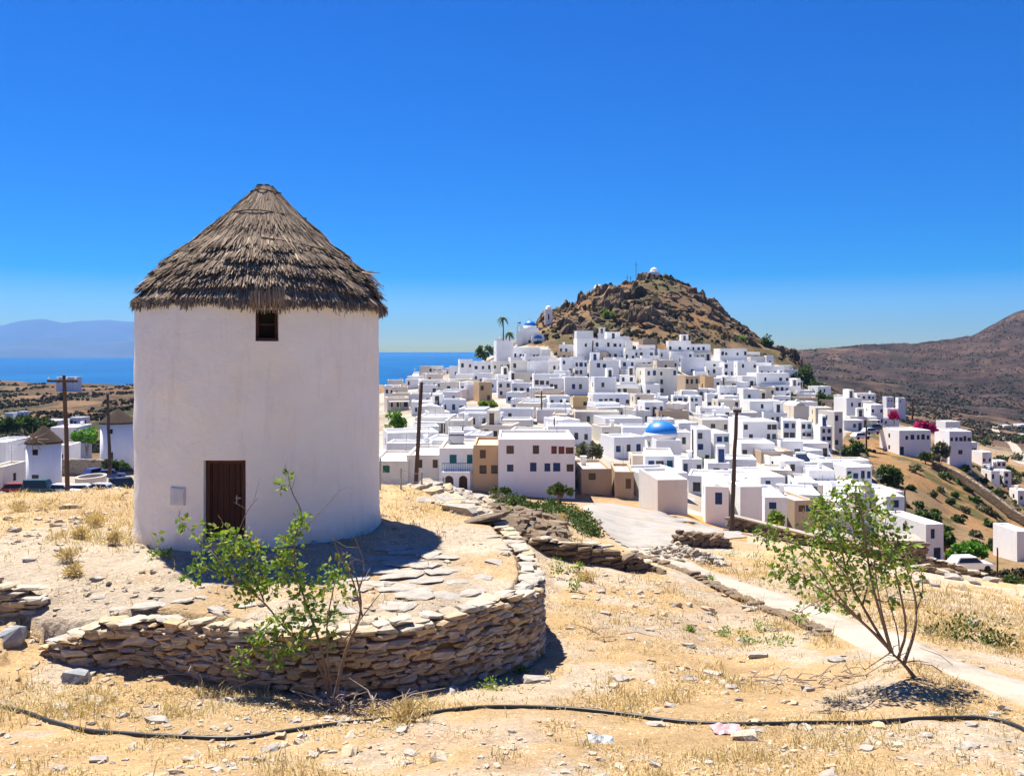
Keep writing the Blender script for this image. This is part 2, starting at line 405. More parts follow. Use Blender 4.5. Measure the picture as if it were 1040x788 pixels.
def build_haze():
    b = MB().box(-17000, 17000, -400, 16500, -400, 1150)
    m = bpy.data.materials.new('haze_air'); m.use_nodes = True; nt = m.node_tree
    for n in list(nt.nodes):
        if n.type == 'BSDF_PRINCIPLED': nt.nodes.remove(n)
    v = nt.nodes.new('ShaderNodeVolumePrincipled'); v.inputs['Density'].default_value = HAZE; v.inputs['Color'].default_value = (0.16, 0.46, 1.0, 1)
    v.inputs['Anisotropy'].default_value = 0.2
    nt.links.new(v.outputs[0], nt.nodes['Material Output'].inputs['Volume'])
    o = b.build('haze', m); struct(o, 'stuff')
HAZE = 5e-5
build_haze()

# ------------------------------------------------------------------ ground
TOWN_POLY = [(386, 400), (432, 386), (460, 366), (500, 350), (520, 350), (556, 352), (566, 363), (600, 344), (645, 347), (690, 362), (725, 360), (760, 362), (803, 378),
             (806, 402), (850, 408), (900, 412), (905, 430), (860, 440), (840, 468), (812, 470), (888, 476), (890, 505), (930, 530), (880, 545), (800, 545), (745, 530), (700, 522), (640, 506), (590, 500), (500, 506), (386, 500)]
def cover(X, Y, u, p):
    """natural ground colours by kind of ground"""
    n = len(X)
    def col(c): return np.tile(np.array(c, float), (n, 1))
    def mix(a, b, t): return a + (b - a) * np.clip(t, 0, 1)[:, None]
    dust = col((0.56, 0.455, 0.335)); straw = col((0.56, 0.40, 0.215)); grey = col((0.56, 0.49, 0.40)); earth = col((0.42, 0.285, 0.165))
    c = mix(dust, straw, sstep(-0.22, 0.12, fbm(X, Y, 2.6, 5, 71)))
    c = mix(c, grey, sstep(0.1, 0.35, fbm(X, Y, 1.3, 5, 73)) * 0.75)
    c = mix(c, earth, sstep(0.22, 0.5, fbm(X, Y, 0.8, 5, 77)) * 0.5)
    onplat = _inside(X, Y, PLAT) & (Y < 30)
    pc = mix(col((0.56, 0.48, 0.375)), straw, sstep(0.05, 0.35, fbm(X, Y, 1.6, 5, 79)) * 0.8)
    back = sstep(18.5, 21, Y)
    c = mix(c, mix(pc, straw, back * 0.85), onplat.astype(float))
    # orange verge between the road and the first houses, dark where the ground drops out of sight
    verge = (Y > 38) & (Y < 85) & (u > 560) & (u < 760)
    c = mix(c, col((0.52, 0.29, 0.09)), verge * 0.85)
    # valley / slope right of town
    sl = sstep(80, 100, Y) * (1 - sstep(300, 420, Y))
    slope = mix(col((0.31, 0.185, 0.085)), col((0.24, 0.17, 0.095)), sstep(-0.1, 0.3, fbm(X, Y, 14, 5, 81)))
    slope = mix(slope, col((0.07, 0.085, 0.03)), sstep(0.16, 0.34, fbm(X, Y, 7, 5, 83)) * 0.8)
    c = mix(c, slope, sl)
    tw = _inside(u, p, TOWN_POLY) & (Y > 84) & (Y < 345)
    c = mix(c, mix(col((0.46, 0.44, 0.40)), col((0.36, 0.31, 0.245)), sstep(0.1, 0.4, fbm(X, Y, 12, 3, 85))), tw.astype(float) * 0.9)
    flank = (sstep(235, 262, Y) * (1 - sstep(430, 460, Y)) * sstep(525, 545, u) * (1 - sstep(840, 880, u))) * (~tw)
    fl = mix(col((0.17, 0.11, 0.06)), col((0.10, 0.085, 0.04)), sstep(-.1, .25, fbm(X, Y, 8, 5, 86)))
    c = mix(c, mix(fl, col((0.30, 0.20, 0.11)), sstep(.12, .35, fbm(X, Y * .5, 9, 4, 88)) * .7), flank)
    # rocky hill
    rk = rock_mask(u, Y)
    t = fbm(X, Y, 9, 5, 87, 0.6)
    rock = mix(col((0.16, 0.10, 0.055)), col((0.25, 0.17, 0.10)), sstep(-0.05, 0.3, t))
    rock = mix(rock, col((0.12, 0.085, 0.05)), sstep(0.05, 0.35, fbm(X, Y, 6, 5, 89, 0.6)) * 0.8)
    rock = mix(rock, col((0.10, 0.11, 0.04)), sstep(0.15, 0.35, fbm(X, Y, 11, 4, 91)) * 0.7)
    rock = mix(rock, col((0.26, 0.15, 0.07)), sstep(0.2, 0.3, fbm(X, Y * 0.4, 22, 3, 93)) * 0.6)
    c = mix(c, rock, rk)
    # far hills
    fr = sstep(330, 480, Y)
    hill = mix(col((0.075, 0.048, 0.038)), col((0.042, 0.031, 0.027)), sstep(-0.15, 0.25, fbm(X, Y, 120, 6, 95, 0.6)))
    hill = mix(hill, col((0.125, 0.082, 0.055)), sstep(0.12, 0.4, fbm(X, Y, 70, 6, 97, 0.6)) * 0.75)
    hill = mix(hill, col((0.17, 0.105, 0.065)), sstep(760, 560, Y) * (0.35 + 0.5 * sstep(-0.1, 0.3, fbm(X, Y, 40, 4, 99))))
    hill = mix(hill, col((0.02, 0.022, 0.015)), sstep(0.05, 0.3, fbm(X, Y, 26, 6, 101, .65)) * 0.75)
    hill = hill * (1 + 1.0 * np.clip(fbm(X, Y, 14, 5, 102, .7), -.6, .6) + .8 * np.clip(fbm(X, Y * .6, 48, 5, 104, .65), -.6, .6))[:, None]
    lv = (u < 330)
    left = mix(col((0.15, 0.09, 0.05)), col((0.08, 0.058, 0.032)), sstep(-0.1, 0.2, fbm(X, Y, 30, 6, 103, 0.6)))
    left = mix(left, col((0.03, 0.042, 0.016)), sstep(0.1, 0.3, fbm(X, Y * 0.5, 16, 5, 105)) * 0.85)
    left = mix(left, col((0.24, 0.16, 0.09)), sstep(0.15, 0.3, fbm(X, Y * 0.35, 20, 5, 107)) * 0.6)
    far_l = sstep(150, 210, Y)
    c = np.where(lv[:, None], mix(c, left, far_l), mix(c, hill, fr))
    park = lv & (Y > 60) & (Y < 175)
    c = mix(c, col((0.38, 0.35, 0.31)), park * 0.85)
    return np.clip(c * (1 + 0.10 * fbm(X, Y, 0.35, 3, 109))[:, None], 0.01, 0.8)

def ground_mat():
    m, nt, bs = nodemat('sunburnt_ground')
    at = N(nt, 'ShaderNodeVertexColor'); at.layer_name = 'Col'
    p = pos(nt)
    c = at.outputs[0]
    for sc, lo, hi in ((60, .55, 1.2), (22, .66, 1.18), (5.5, .78, 1.15), (0.42, .72, 1.18), (0.07, .7, 1.2), (0.016, .8, 1.15)):
        c = mixc(nt, 1.0, c, ramp(nt, noise(nt, sc, 6, 0.7, p), [(0.3, (lo,) * 3), (0.7, (min(hi, 1.0),) * 3)]), 'MULTIPLY')
    # scattered gravel flecks
    vo = N(nt, 'ShaderNodeTexVoronoi'); vo.inputs['Scale'].default_value = 14; nt.links.new(p, vo.inputs['Vector'])
    fl = ramp(nt, vo.outputs['Distance'], [(0.16, (0.75,) * 3), (0.24, (0, 0, 0))])
    gate = ramp(nt, noise(nt, 1.1, 3, 0.6, p), [(0.5, (0, 0, 0)), (0.6, (1, 1, 1))])
    f = mixc(nt, 1.0, fl, gate, 'MULTIPLY')
    c = mixc(nt, f, c, mixc(nt, vo.outputs['Color'], (0.55, 0.49, 0.40), (0.36, 0.29, 0.2)))
    c = mixc(nt, 1.0, c, (2.2, 2.1, 2.0), 'MULTIPLY')
    nt.links.new(c, bs.inputs['Base Color'])
    bs.inputs['Roughness'].default_value = 0.95; bs.inputs['Specular IOR Level'].default_value = 0.08
    h = noise(nt, 9, 8, 0.72, p)
    h2 = noise(nt, 0.35, 8, 0.7, p)
    ad = N(nt, 'ShaderNodeMath', operation='ADD'); nt.links.new(h, ad.inputs[0])
    mu = N(nt, 'ShaderNodeMath', operation='MULTIPLY'); nt.links.new(h2, mu.inputs[0]); mu.inputs[1].default_value = 6; nt.links.new(mu.outputs[0], ad.inputs[1])
    bump(nt, bs, ad.outputs[0], 0.75, 0.09)
    return m

def build_ground():
    us = np.concatenate([np.linspace(-890, -40, 60), np.arange(-30, 1072, 2.0), np.linspace(1085, 1890, 60)])
    ys = np.exp(np.concatenate([np.linspace(math.log(1.2), math.log(7.5), 40)[:-1], np.linspace(math.log(7.5), math.log(45), 330)[:-1],
                                np.linspace(math.log(45), math.log(430), 270)[:-1], np.linspace(math.log(430), math.log(2000), 150)[:-1], np.linspace(math.log(2000), math.log(29000), 25)]))
    U, Yg = np.meshgrid(us, ys)
    X = (U - CX) / F * Yg
    Xf, Yf = X.ravel(), Yg.ravel()
    Z = H(Xf, Yf)
    p = HY - F * Z / Yf
    c = cover(Xf, Yf, U.ravel(), p)
    nu, ny = len(us), len(ys)
    V = np.stack([Xf, Yf, Z], 1)
    i = np.arange(ny - 1)[:, None] * nu + np.arange(nu - 1)[None, :]
    Q = np.stack([i, i + 1, i + nu + 1, i + nu], -1).reshape(-1, 4)
    # the hill crest behind and beside the camera closes the sheet
    zc = float(base_h(np.array([0.0]), np.array([1.2]))[0])
    k = len(V)
    row0 = np.arange(nu)
    back = np.stack([V[:nu, 0] * 12, np.full(nu, -30.0), np.full(nu, zc - 0.6)], 1)
    back2 = np.stack([V[:nu, 0] * 400, np.full(nu, -350.0), np.full(nu, zc - 30.0)], 1)
    V = np.concatenate([V, back, back2]); c = np.concatenate([c, c[:nu], c[:nu]])
    j = np.arange(nu - 1)
    Q = np.concatenate([Q, np.stack([k + j, k + j + 1, j + 1, j], 1), np.stack([k + nu + j, k + nu + j + 1, k + j + 1, k + j], 1)])
    o = np_mesh('ground', V, Q, ground_mat(), smooth=True, colors=c)
    struct(o)
    return o
build_ground()

def cells(x, y, s, seed):
    """nearest and second-nearest cell: random level, tilt and distance to the crack between them"""
    x = x / s; y = y / s; ix = np.floor(x); iy = np.floor(y)
    d1 = np.full(x.shape, 9.0); d2 = np.full(x.shape, 9.0); r = np.zeros(x.shape); tx = np.zeros(x.shape); ty = np.zeros(x.shape)
    for a in (-1, 0, 1):
        for b in (-1, 0, 1):
            jx, jy = ix + a, iy + b; px = jx + _hash(jx, jy, seed); py = jy + _hash(jx, jy, seed + 1); d = np.hypot(x - px, y - py)
            n = d < d1; d2 = np.where(n, d1, np.minimum(d2, d))
            r = np.where(n, _hash(jx, jy, seed + 2), r); tx = np.where(n, (_hash(jx, jy, seed + 3) - .5) * (x - px), tx); ty = np.where(n, (_hash(jx, jy, seed + 4) - .5) * (y - py), ty)
            d1 = np.where(n, d, d1)
    return r - .5 + tx + ty, d2 - d1, r

CHAPELS = [(665, 379), (607.7, 369), (557, 338)]
def build_crag():
    us = np.arange(534, 832, 1.25); ys = np.arange(282, 428, 0.62)
    U, Y = np.meshgrid(us, ys); X = ((U - CX) / F * Y).ravel(); Yf = Y.ravel(); Uf = U.ravel()
    z0 = H(X, Yf); rk = rock_mask(Uf, Yf)
    sx, sy = X * .8 + Yf * .35, (Yf - X * .4) * 1.0
    wx = sx + 2.0 * fbm(X, Yf, 9, 3, 301); wy = sy + 2.0 * fbm(X, Yf, 9, 3, 302)
    b1, e1, r1 = cells(wx * .55, wy, 6.5, 311); b2, e2, r2 = cells(wx * .6, wy, 2.7, 321); b3, e3, r3 = cells(wx * .7, wy, 1.2, 331)
    rid = 1 - np.abs(fbm(X, Yf, 26, 4, 341)) * 2.4
    soft = sstep(-.4, -.02, fbm(X, Yf, 20, 4, 351))          # bare rock against earthy aprons
    d = rk * (1.5 * (rid - .6) * 3.0 + soft * (6.5 * b1 + 2.6 * b2 + .9 * b3 - 1.2 * sstep(.12, 0, e1) - .5 * sstep(.12, 0, e2)) + (1 - soft) * .35 * b3)
    for px, Yc in CHAPELS: d = d * sstep(2.5, 8, np.hypot(X - (px - CX) / F * Yc, Yf - Yc - 1.5))
    edge = np.minimum(np.minimum((Uf - 534) / 10, (831 - Uf) / 10), np.minimum((Yf - 282) / 6, (427 - Yf) / 10)); edge = np.clip(edge, 0, 1)
    Z = z0 + d * edge - .5 * (1 - sstep(0, .3, rk * edge)) - .12
    def col(c): return np.tile(np.array(c, float), (len(X), 1))
    def mix(a, b, t): return a + (b - a) * np.clip(t, 0, 1)[:, None]
    c = mix(col((.10, .066, .04)), col((.30, .22, .14)), r1 * .55 + r2 * .45)
    c = mix(c, col((.05, .036, .024)), sstep(.10, .0, e2) * .7 + sstep(.12, 0, e1) * .5)
    c = mix(c, col((.15, .09, .046)), (1 - soft) * .9)
    c = mix(c, col((.045, .05, .02)), sstep(.08, .3, fbm(X, Yf, 7, 4, 361)) * .7)
    V = np.stack([X, Yf, Z], 1); n = len(us)
    i = np.arange(len(ys) - 1)[:, None] * n + np.arange(n - 1)[None, :]
    Q = np.stack([i, i + 1, i + n + 1, i + n], -1).reshape(-1, 4)
    struct(np_mesh('rocky_hill', V, Q, bpy.data.materials['sunburnt_ground'], smooth=False, colors=c))
build_crag()

def sheet_rows(name, rows, mat, lift=0.02, nu=14, sub=5, thick=0.0):
    pts = []
    for a, b in zip(rows[:-1], rows[1:]):
        for k in range(sub): pts.append([a[i] + (b[i] - a[i]) * k / sub for i in range(3)])
    pts.append(list(rows[-1]))
    V = []
    for py, u0, u1 in pts:
        for k in range(nu + 1):
            u = u0 + (u1 - u0) * k / nu
            w = 1.6 * math.sin(py * 1.7 + (5 if k else 0)) if k in (0, nu) else 0
            y = Yof(u + w, py, 26, 75); V.append(((u + w - CX) / F * y, y))
    V = np.array(V); z = H(V[:, 0], V[:, 1]) + lift
    V = np.column_stack([V, z])
    n = nu + 1; i = np.arange(len(pts) - 1)[:, None] * n + np.arange(nu)[None, :]
    Q = np.stack([i, i + n, i + n + 1, i + 1], -1).reshape(-1, 4)
    return struct(np_mesh(name, V, Q, mat, smooth=True))

def concrete(name, c, crack=True):
    m, nt, bs = nodemat(name); p = pos(nt)
    n = noise(nt, 1.1, 7, 0.7, p)
    b = ramp(nt, n, [(0.28, tuple(x * 0.62 for x in c)), (0.5, c), (0.78, tuple(min(1, x * 1.15) for x in c))])
    b = mixc(nt, 1.0, b, ramp(nt, noise(nt, 18, 6, 0.75, p), [(0.3, (0.72,) * 3), (0.62, (1.0,) * 3)]), 'MULTIPLY')
    n2 = noise(nt, 0.25, 3, 0.6, p, 1.0)
    b = mixc(nt, ramp(nt, n2, [(0.5, (0, 0, 0)), (0.7, (0.5,) * 3)]), b, (c[0] * 0.82, c[1] * 0.70, c[2] * 0.52))
    nt.links.new(b, bs.inputs['Base Color']); bs.inputs['Roughness'].default_value = 0.92; bs.inputs['Specular IOR Level'].default_value = 0.15
    bump(nt, bs, noise(nt, 14, 6, 0.7, p), 0.5, 0.02)
    return m
M_ROAD = concrete('pale_concrete_road', (0.38, 0.35, 0.31)); M_PATH = concrete('dusty_concrete', (0.45, 0.385, 0.31))
sheet_rows('road', ROAD_ROWS, M_ROAD, 0.035)

def build_path():
    P0 = np.array(PATH); n = 90
    t = np.linspace(0, 1, n); tt = np.linspace(0, 1, len(P0))
    c = np.column_stack([np.interp(t, tt, P0[:, k]) for k in range(3)])
    for _ in range(6): c[1:-1] = (c[:-2] + 2 * c[1:-1] + c[2:]) / 4
    d = np.gradient(c[:, :2], axis=0); d /= np.linalg.norm(d, axis=1)[:, None]; nn = np.column_stack([-d[:, 1], d[:, 0]])
    V = []; m = 8
    jl = fbm(t * 40, t * 0, 2.2, 3, 5) * 0.22; jr = fbm(t * 40, t * 0 + 9, 2.2, 3, 6) * 0.22
    for i in range(n):
        for k in range(m + 1):
            s = (k / m * 2 - 1); s = math.copysign(abs(s) ** .7, s); w = c[i, 2] * s + (jl[i] if k == 0 else jr[i] if k == m else 0)
            V.append(c[i, :2] + nn[i] * w)
    V = np.array(V); z = H(V[:, 0], V[:, 1]) + 0.02; z = z.reshape(n, m + 1); z[:, 0] -= .10; z[:, -1] -= .10; z = z.ravel()
    q = np.arange(n - 1)[:, None] * (m + 1) + np.arange(m)[None, :]
    Q = np.stack([q, q + 1, q + m + 2, q + m + 1], -1).reshape(-1, 4)
    struct(np_mesh('path', np.column_stack([V, z]), Q[:, ::-1], M_PATH, smooth=True))
build_path()

def build_sea():
    m, nt, bs = nodemat('deep_blue_sea')
    p = pos(nt); mp = N(nt, 'ShaderNodeMapping'); mp.inputs['Scale'].default_value = (1, 0.25, 1); nt.links.new(p, mp.inputs[0])
    n = noise(nt, 0.0022, 7, 0.65, mp.outputs[0])
    nt.links.new(ramp(nt, n, [(0.32, (0.0, 0.05, 0.17)), (0.68, (0.0, 0.10, 0.25))]), bs.inputs['Base Color'])
    bs.inputs['Roughness'].default_value = 0.45; bs.inputs['Specular IOR Level'].default_value = 0.052
    bump(nt, bs, noise(nt, 0.05, 5, 0.6, mp.outputs[0]), 0.3, 2.0)
    v = [(-60000, -3000, -75), (60000, -3000, -75), (60000, 90000, -75), (-60000, 90000, -75)]
    o = MB().add(v, [(0, 1, 2, 3)]).build('sea', m); struct(o)
build_sea()

def build_island(name, sky, Y, depth, seed, c):
    us = np.linspace(sky[0][0], sky[-1][0], 150); top = np.interp(us, [a for a, b in sky], [b for a, b in sky])
    X = (us - CX) / F * Y; zt = -(top - HY) / F * Y
    zt = zt + 30 * fbm(X, X * 0, 900, 5, seed) * sstep(-75, 60, zt)
    rows = []; ts = np.linspace(-1, 1, 50)
    for t in ts:
        yy = Y + t * depth; k = 1 - abs(t) ** 1.25
        zz = -76 + (zt + 76) * k + 130 * k * (1 - k) * 2 * fbm(X, X * 0 + yy, 1300, 5, seed + 3)
        rows.append(np.stack([X * (yy / Y), np.full_like(X, yy), zz], 1))
    V = np.concatenate(rows); n = len(us)
    i = np.arange(len(ts) - 1)[:, None] * n + np.arange(n - 1)[None, :]
    Q = np.stack([i, i + 1, i + n + 1, i + n], -1).reshape(-1, 4)
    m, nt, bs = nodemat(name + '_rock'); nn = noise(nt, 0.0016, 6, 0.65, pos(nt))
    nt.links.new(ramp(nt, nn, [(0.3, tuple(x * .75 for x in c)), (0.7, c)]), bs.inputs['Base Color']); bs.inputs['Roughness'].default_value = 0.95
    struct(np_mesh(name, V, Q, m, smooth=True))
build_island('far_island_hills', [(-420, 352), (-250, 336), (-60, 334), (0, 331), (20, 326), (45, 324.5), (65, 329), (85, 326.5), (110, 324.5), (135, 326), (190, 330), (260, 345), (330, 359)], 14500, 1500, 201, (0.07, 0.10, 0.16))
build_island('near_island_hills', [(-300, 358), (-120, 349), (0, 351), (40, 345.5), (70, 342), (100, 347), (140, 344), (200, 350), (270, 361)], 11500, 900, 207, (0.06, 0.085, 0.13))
# ------------------------------------------------------------------ shared materials
M_PLASTER = None
def mill_plaster():
    m, nt, bs = nodemat('aged_limewash')
    g = obco(nt)
    sep = N(nt, 'ShaderNodeSeparateXYZ'); nt.links.new(g, sep.inputs[0])
    mp = N(nt, 'ShaderNodeMapping'); mp.inputs['Scale'].default_value = (1, 1, 0.16); nt.links.new(g, mp.inputs[0])
    base = mixc(nt, ramp(nt, noise(nt, 1.3, 6, 0.65, g), [(0.3, (0, 0, 0)), (0.72, (1, 1, 1))]), (0.90, 0.79, 0.655), (0.92, 0.85, 0.755))
    st = ramp(nt, noise(nt, 3.0, 7, 0.72, mp.outputs[0]), [(0.52, (0, 0, 0)), (0.75, (0.5,) * 3)])
    base = mixc(nt, st, base, (0.70, 0.59, 0.49))
    # small grey bruises where the coat has flaked
    br = ramp(nt, noise(nt, 5.5, 5, 0.75, g, 0.6), [(0.66, (0, 0, 0)), (0.74, (0.4,) * 3)])
    base = mixc(nt, br, base, (0.50, 0.455, 0.40))
    # splash-back dirt rising from the foot of the wall
    md = N(nt, 'ShaderNodeMath', operation='MULTIPLY_ADD'); nt.links.new(noise(nt, 2.2, 5, 0.7, g), md.inputs[0]); md.inputs[1].default_value = 0.9; md.inputs[2].default_value = -0.45
    ad = N(nt, 'ShaderNodeMath', operation='ADD'); nt.links.new(sep.outputs[2], ad.inputs[0]); nt.links.new(md.outputs[0], ad.inputs[1])
    dirt = ramp(nt, ad.outputs[0], [(0.05, (0.4,) * 3), (0.35, (0, 0, 0))])
    base = mixc(nt, dirt, base, (0.50, 0.41, 0.31))
    nt.links.new(base, bs.inputs['Base Color']); bs.inputs['Roughness'].default_value = 0.92; bs.inputs['Specular IOR Level'].default_value = 0.1
    h = noise(nt, 2.0, 8, 0.6, g); bump(nt, bs, h, 0.6, 0.08)
    return m
def wood(name, c, scale=(18, 18, 1.2)):
    m, nt, bs = nodemat(name); g = obco(nt)
    mp = N(nt, 'ShaderNodeMapping'); mp.inputs['Scale'].default_value = scale; nt.links.new(g, mp.inputs[0])
    n = noise(nt, 1.5, 6, 0.7, mp.outputs[0])
    nt.links.new(ramp(nt, n, [(0.25, tuple(x * .55 for x in c)), (0.75, tuple(min(1, x * 1.35) for x in c))]), bs.inputs['Base Color'])
    bs.inputs['Roughness'].default_value = 0.75; bs.inputs['Specular IOR Level'].default_value = 0.25
    bump(nt, bs, n, 0.5, 0.02); return m
M_DOORWOOD = wood('dark_brown_boards', (0.060, 0.022, 0.014)); M_POLE = wood('weathered_pole_wood', (0.085, 0.055, 0.04), (6, 6, .5))
M_TWIG = wood('pale_dry_twig', (0.34, 0.27, 0.21), (20, 20, 20)); M_BARK = wood('grey_brown_bark', (0.235, 0.165, 0.115), (14, 14, 14))
M_STONE = island('dry_stone', [(0.0, (0.42, 0.31, 0.20)), (0.2, (0.56, 0.43, 0.275)), (0.4, (0.50, 0.41, 0.30)), (0.55, (0.60, 0.43, 0.24)), (0.8, (0.58, 0.52, 0.43)), (1.0, (0.42, 0.375, 0.31))], 0.92, 0.1, 0.4, 9.0, bumpd=0.03)
M_STONED = island('brown_field_stone', [(0.0, (0.19, 0.14, 0.095)), (0.35, (0.28, 0.20, 0.13)), (0.7, (0.24, 0.185, 0.135)), (1.0, (0.33, 0.26, 0.18))], 0.95, 0.08, 0.45, 5.0, bumpd=0.05)
M_STONEP = island('pale_loose_stone', [(0.0, (0.50, 0.41, 0.29)), (0.3, (0.57, 0.50, 0.40)), (0.6, (0.44, 0.40, 0.35)), (0.8, (0.55, 0.43, 0.27)), (1.0, (0.40, 0.37, 0.33))], 0.92, 0.1, 0.4, 7.0, bumpd=0.03)
M_CRAG = island('weathered_crag', [(0.0, (0.15, 0.095, 0.055)), (0.3, (0.25, 0.17, 0.10)), (0.55, (0.33, 0.24, 0.15)), (0.8, (0.20, 0.135, 0.085)), (1.0, (0.40, 0.31, 0.21))], 0.95, 0.08, 0.6, 0.55, bumpd=0.5)
M_EARTH = plain('packed_earth', (0.17, 0.12, 0.075), 0.95, 0.25, 5.0, 0.05)
M_STRAW = island('dry_straw', [(0.0, (0.52, 0.36, 0.17)), (0.3, (0.64, 0.49, 0.27)), (0.6, (0.46, 0.31, 0.15)), (1.0, (0.72, 0.60, 0.40))], 0.8, 0.15, trans=0.25)
M_THATCH = island('grey_brown_thatch', [(0.0, (0.11, 0.077, 0.055)), (0.3, (0.225, 0.165, 0.12)), (0.55, (0.33, 0.255, 0.185)), (0.8, (0.15, 0.11, 0.08)), (1.0, (0.52, 0.41, 0.29))], 0.9, 0.1)
M_THATCHD = plain('matted_thatch', (0.075, 0.055, 0.042), 0.95, 0.3, 6.0, 0.05)
M_LEAF = island('fresh_green_leaf', [(0.0, (0.09, 0.17, 0.03)), (0.35, (0.155, 0.26, 0.045)), (0.7, (0.235, 0.32, 0.065)), (0.9, (0.33, 0.36, 0.075)), (1.0, (0.47, 0.38, 0.09))], 0.55, 0.3, trans=0.35)
M_LEAFD = island('deep_green_leaf', [(0.0, (0.035, 0.06, 0.016)), (0.4, (0.065, 0.11, 0.025)), (0.8, (0.10, 0.15, 0.035)), (1.0, (0.14, 0.17, 0.05))], 0.6, 0.25, trans=0.2)
M_LEAFO = island('grey_olive_leaf', [(0.0, (0.10, 0.105, 0.06)), (0.5, (0.17, 0.165, 0.095)), (1.0, (0.25, 0.23, 0.15))], 0.65, 0.25, trans=0.2)
M_LEAFB = island('bright_vine_leaf', [(0.0, (0.06, 0.17, 0.015)), (0.5, (0.11, 0.26, 0.03)), (1.0, (0.2, 0.36, 0.05))], 0.55, 0.3, trans=0.3)
M_PINK = island('magenta_bract', [(0.0, (0.35, 0.01, 0.09)), (0.5, (0.52, 0.02, 0.16)), (1.0, (0.62, 0.06, 0.26))], 0.6, 0.2, trans=0.2)
M_SCRUB = island('hillside_scrub', [(0.0, (0.035, 0.040, 0.02)), (0.5, (0.065, 0.06, 0.032)), (1.0, (0.11, 0.09, 0.05))], 0.85, 0.1)
M_HOSE = plain('black_polythene', (0.022, 0.022, 0.024), 0.45, 0.3, 8, 0.4)
M_METAL = plain('grey_painted_metal', (0.28, 0.28, 0.29), 0.5, 0.1, 3, 0.4, 0.4)
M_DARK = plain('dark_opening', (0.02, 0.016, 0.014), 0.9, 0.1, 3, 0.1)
M_ROPE = plain('dark_rope', (0.07, 0.055, 0.04), 0.9, 0.2, 20, 0.1)

# ------------------------------------------------------------------ stones
def stone_shapes(n, seed, e=0.55, jit=0.13):
    """chunky split stones: a 3x3x3 shell pulled between box and ellipsoid, then knocked about"""
    rg = np.random.default_rng(seed); g = [-1, 0, 1]; idx = {}; pts = []
    for a in g:
        for b in g:
            for c in g:
                if a == b == c == 0: continue
                idx[(a, b, c)] = len(pts); pts.append((a, b, c))
    faces = []
    for ax in range(3):
        for s in (-1, 1):
            o = [k for k in range(3) if k != ax]
            for i in (-1, 0):
                for j in (-1, 0):
                    q = []
                    for (di, dj) in ((0, 0), (1, 0), (1, 1), (0, 1)):
                        t = [0, 0, 0]; t[ax] = s; t[o[0]] = i + di; t[o[1]] = j + dj; q.append(idx[tuple(t)])
                    flip = (s == 1) == (ax == 1)
                    faces.append(q[::-1] if flip else q)
    P0 = np.array(pts, float); out = []
    for k in range(n):
        p = P0.copy(); nn = np.linalg.norm(p, axis=1)[:, None]
        r = p / nn
        ee = e + rg.uniform(-0.2, 0.15)
        q = p * (1 - ee) + r * 1.12 * ee
        q += rg.normal(0, jit, q.shape)
        sh = rg.uniform(-0.25, 0.25, 2); q[:, 0] += sh[0] * q[:, 2]; q[:, 1] += sh[1] * q[:, 0] * 0.5
        out.append(q)
    return out, np.array(faces)
SHAPES, SF = stone_shapes(24, 5)
SHAPES_R, _ = stone_shapes(16, 9, 0.35, 0.2)
class Stones:
    def __init__(s, shapes=SHAPES): s.V = []; s.k = 0; s.sh = shapes
    def add(s, c, size, rz=0.0, tilt=(0, 0)):
        p = s.sh[int(RNG.integers(len(s.sh)))] * (np.array(size) / 2)
        if RNG.random() < 0.5: p = p * np.array([-1, -1, 1])
        cx, sx = math.cos(tilt[0]), math.sin(tilt[0]); cy, sy = math.cos(tilt[1]), math.sin(tilt[1])
        y = p[:, 1] * cx - p[:, 2] * sx; z = p[:, 1] * sx + p[:, 2] * cx; x = p[:, 0]
        x2 = x * cy + z * sy; z2 = -x * sy + z * cy
        cz, sz = math.cos(rz), math.sin(rz)
        s.V.append(np.stack([x2 * cz - y * sz, x2 * sz + y * cz, z2], 1) + np.array(c)); s.k += 1
    def build(s, name, mat, parent=None):
        V = np.concatenate(s.V); n = len(SHAPES[0])
        Q = np.concatenate([SF + i * n for i in range(s.k)])
        return np_mesh(name, V, Q, mat, parent)

def resample(pts, step):
    pts = np.asarray(pts, float); d = np.r_[0, np.cumsum(np.linalg.norm(np.diff(pts[:, :2], axis=0), axis=1))]
    s = np.arange(0, d[-1] + step * 0.5, step)
    return np.column_stack([np.interp(s, d, pts[:, k]) for k in range(pts.shape[1])]), d[-1]

def smooth_line(pts, it=2):
    p = np.asarray(pts, float)
    for _ in range(it):
        q = [p[0]]
        for a, b in zip(p[:-1], p[1:]): q += [0.75 * a + 0.25 * b, 0.25 * a + 0.75 * b]
        q.append(p[-1]); p = np.array(q)
    return p

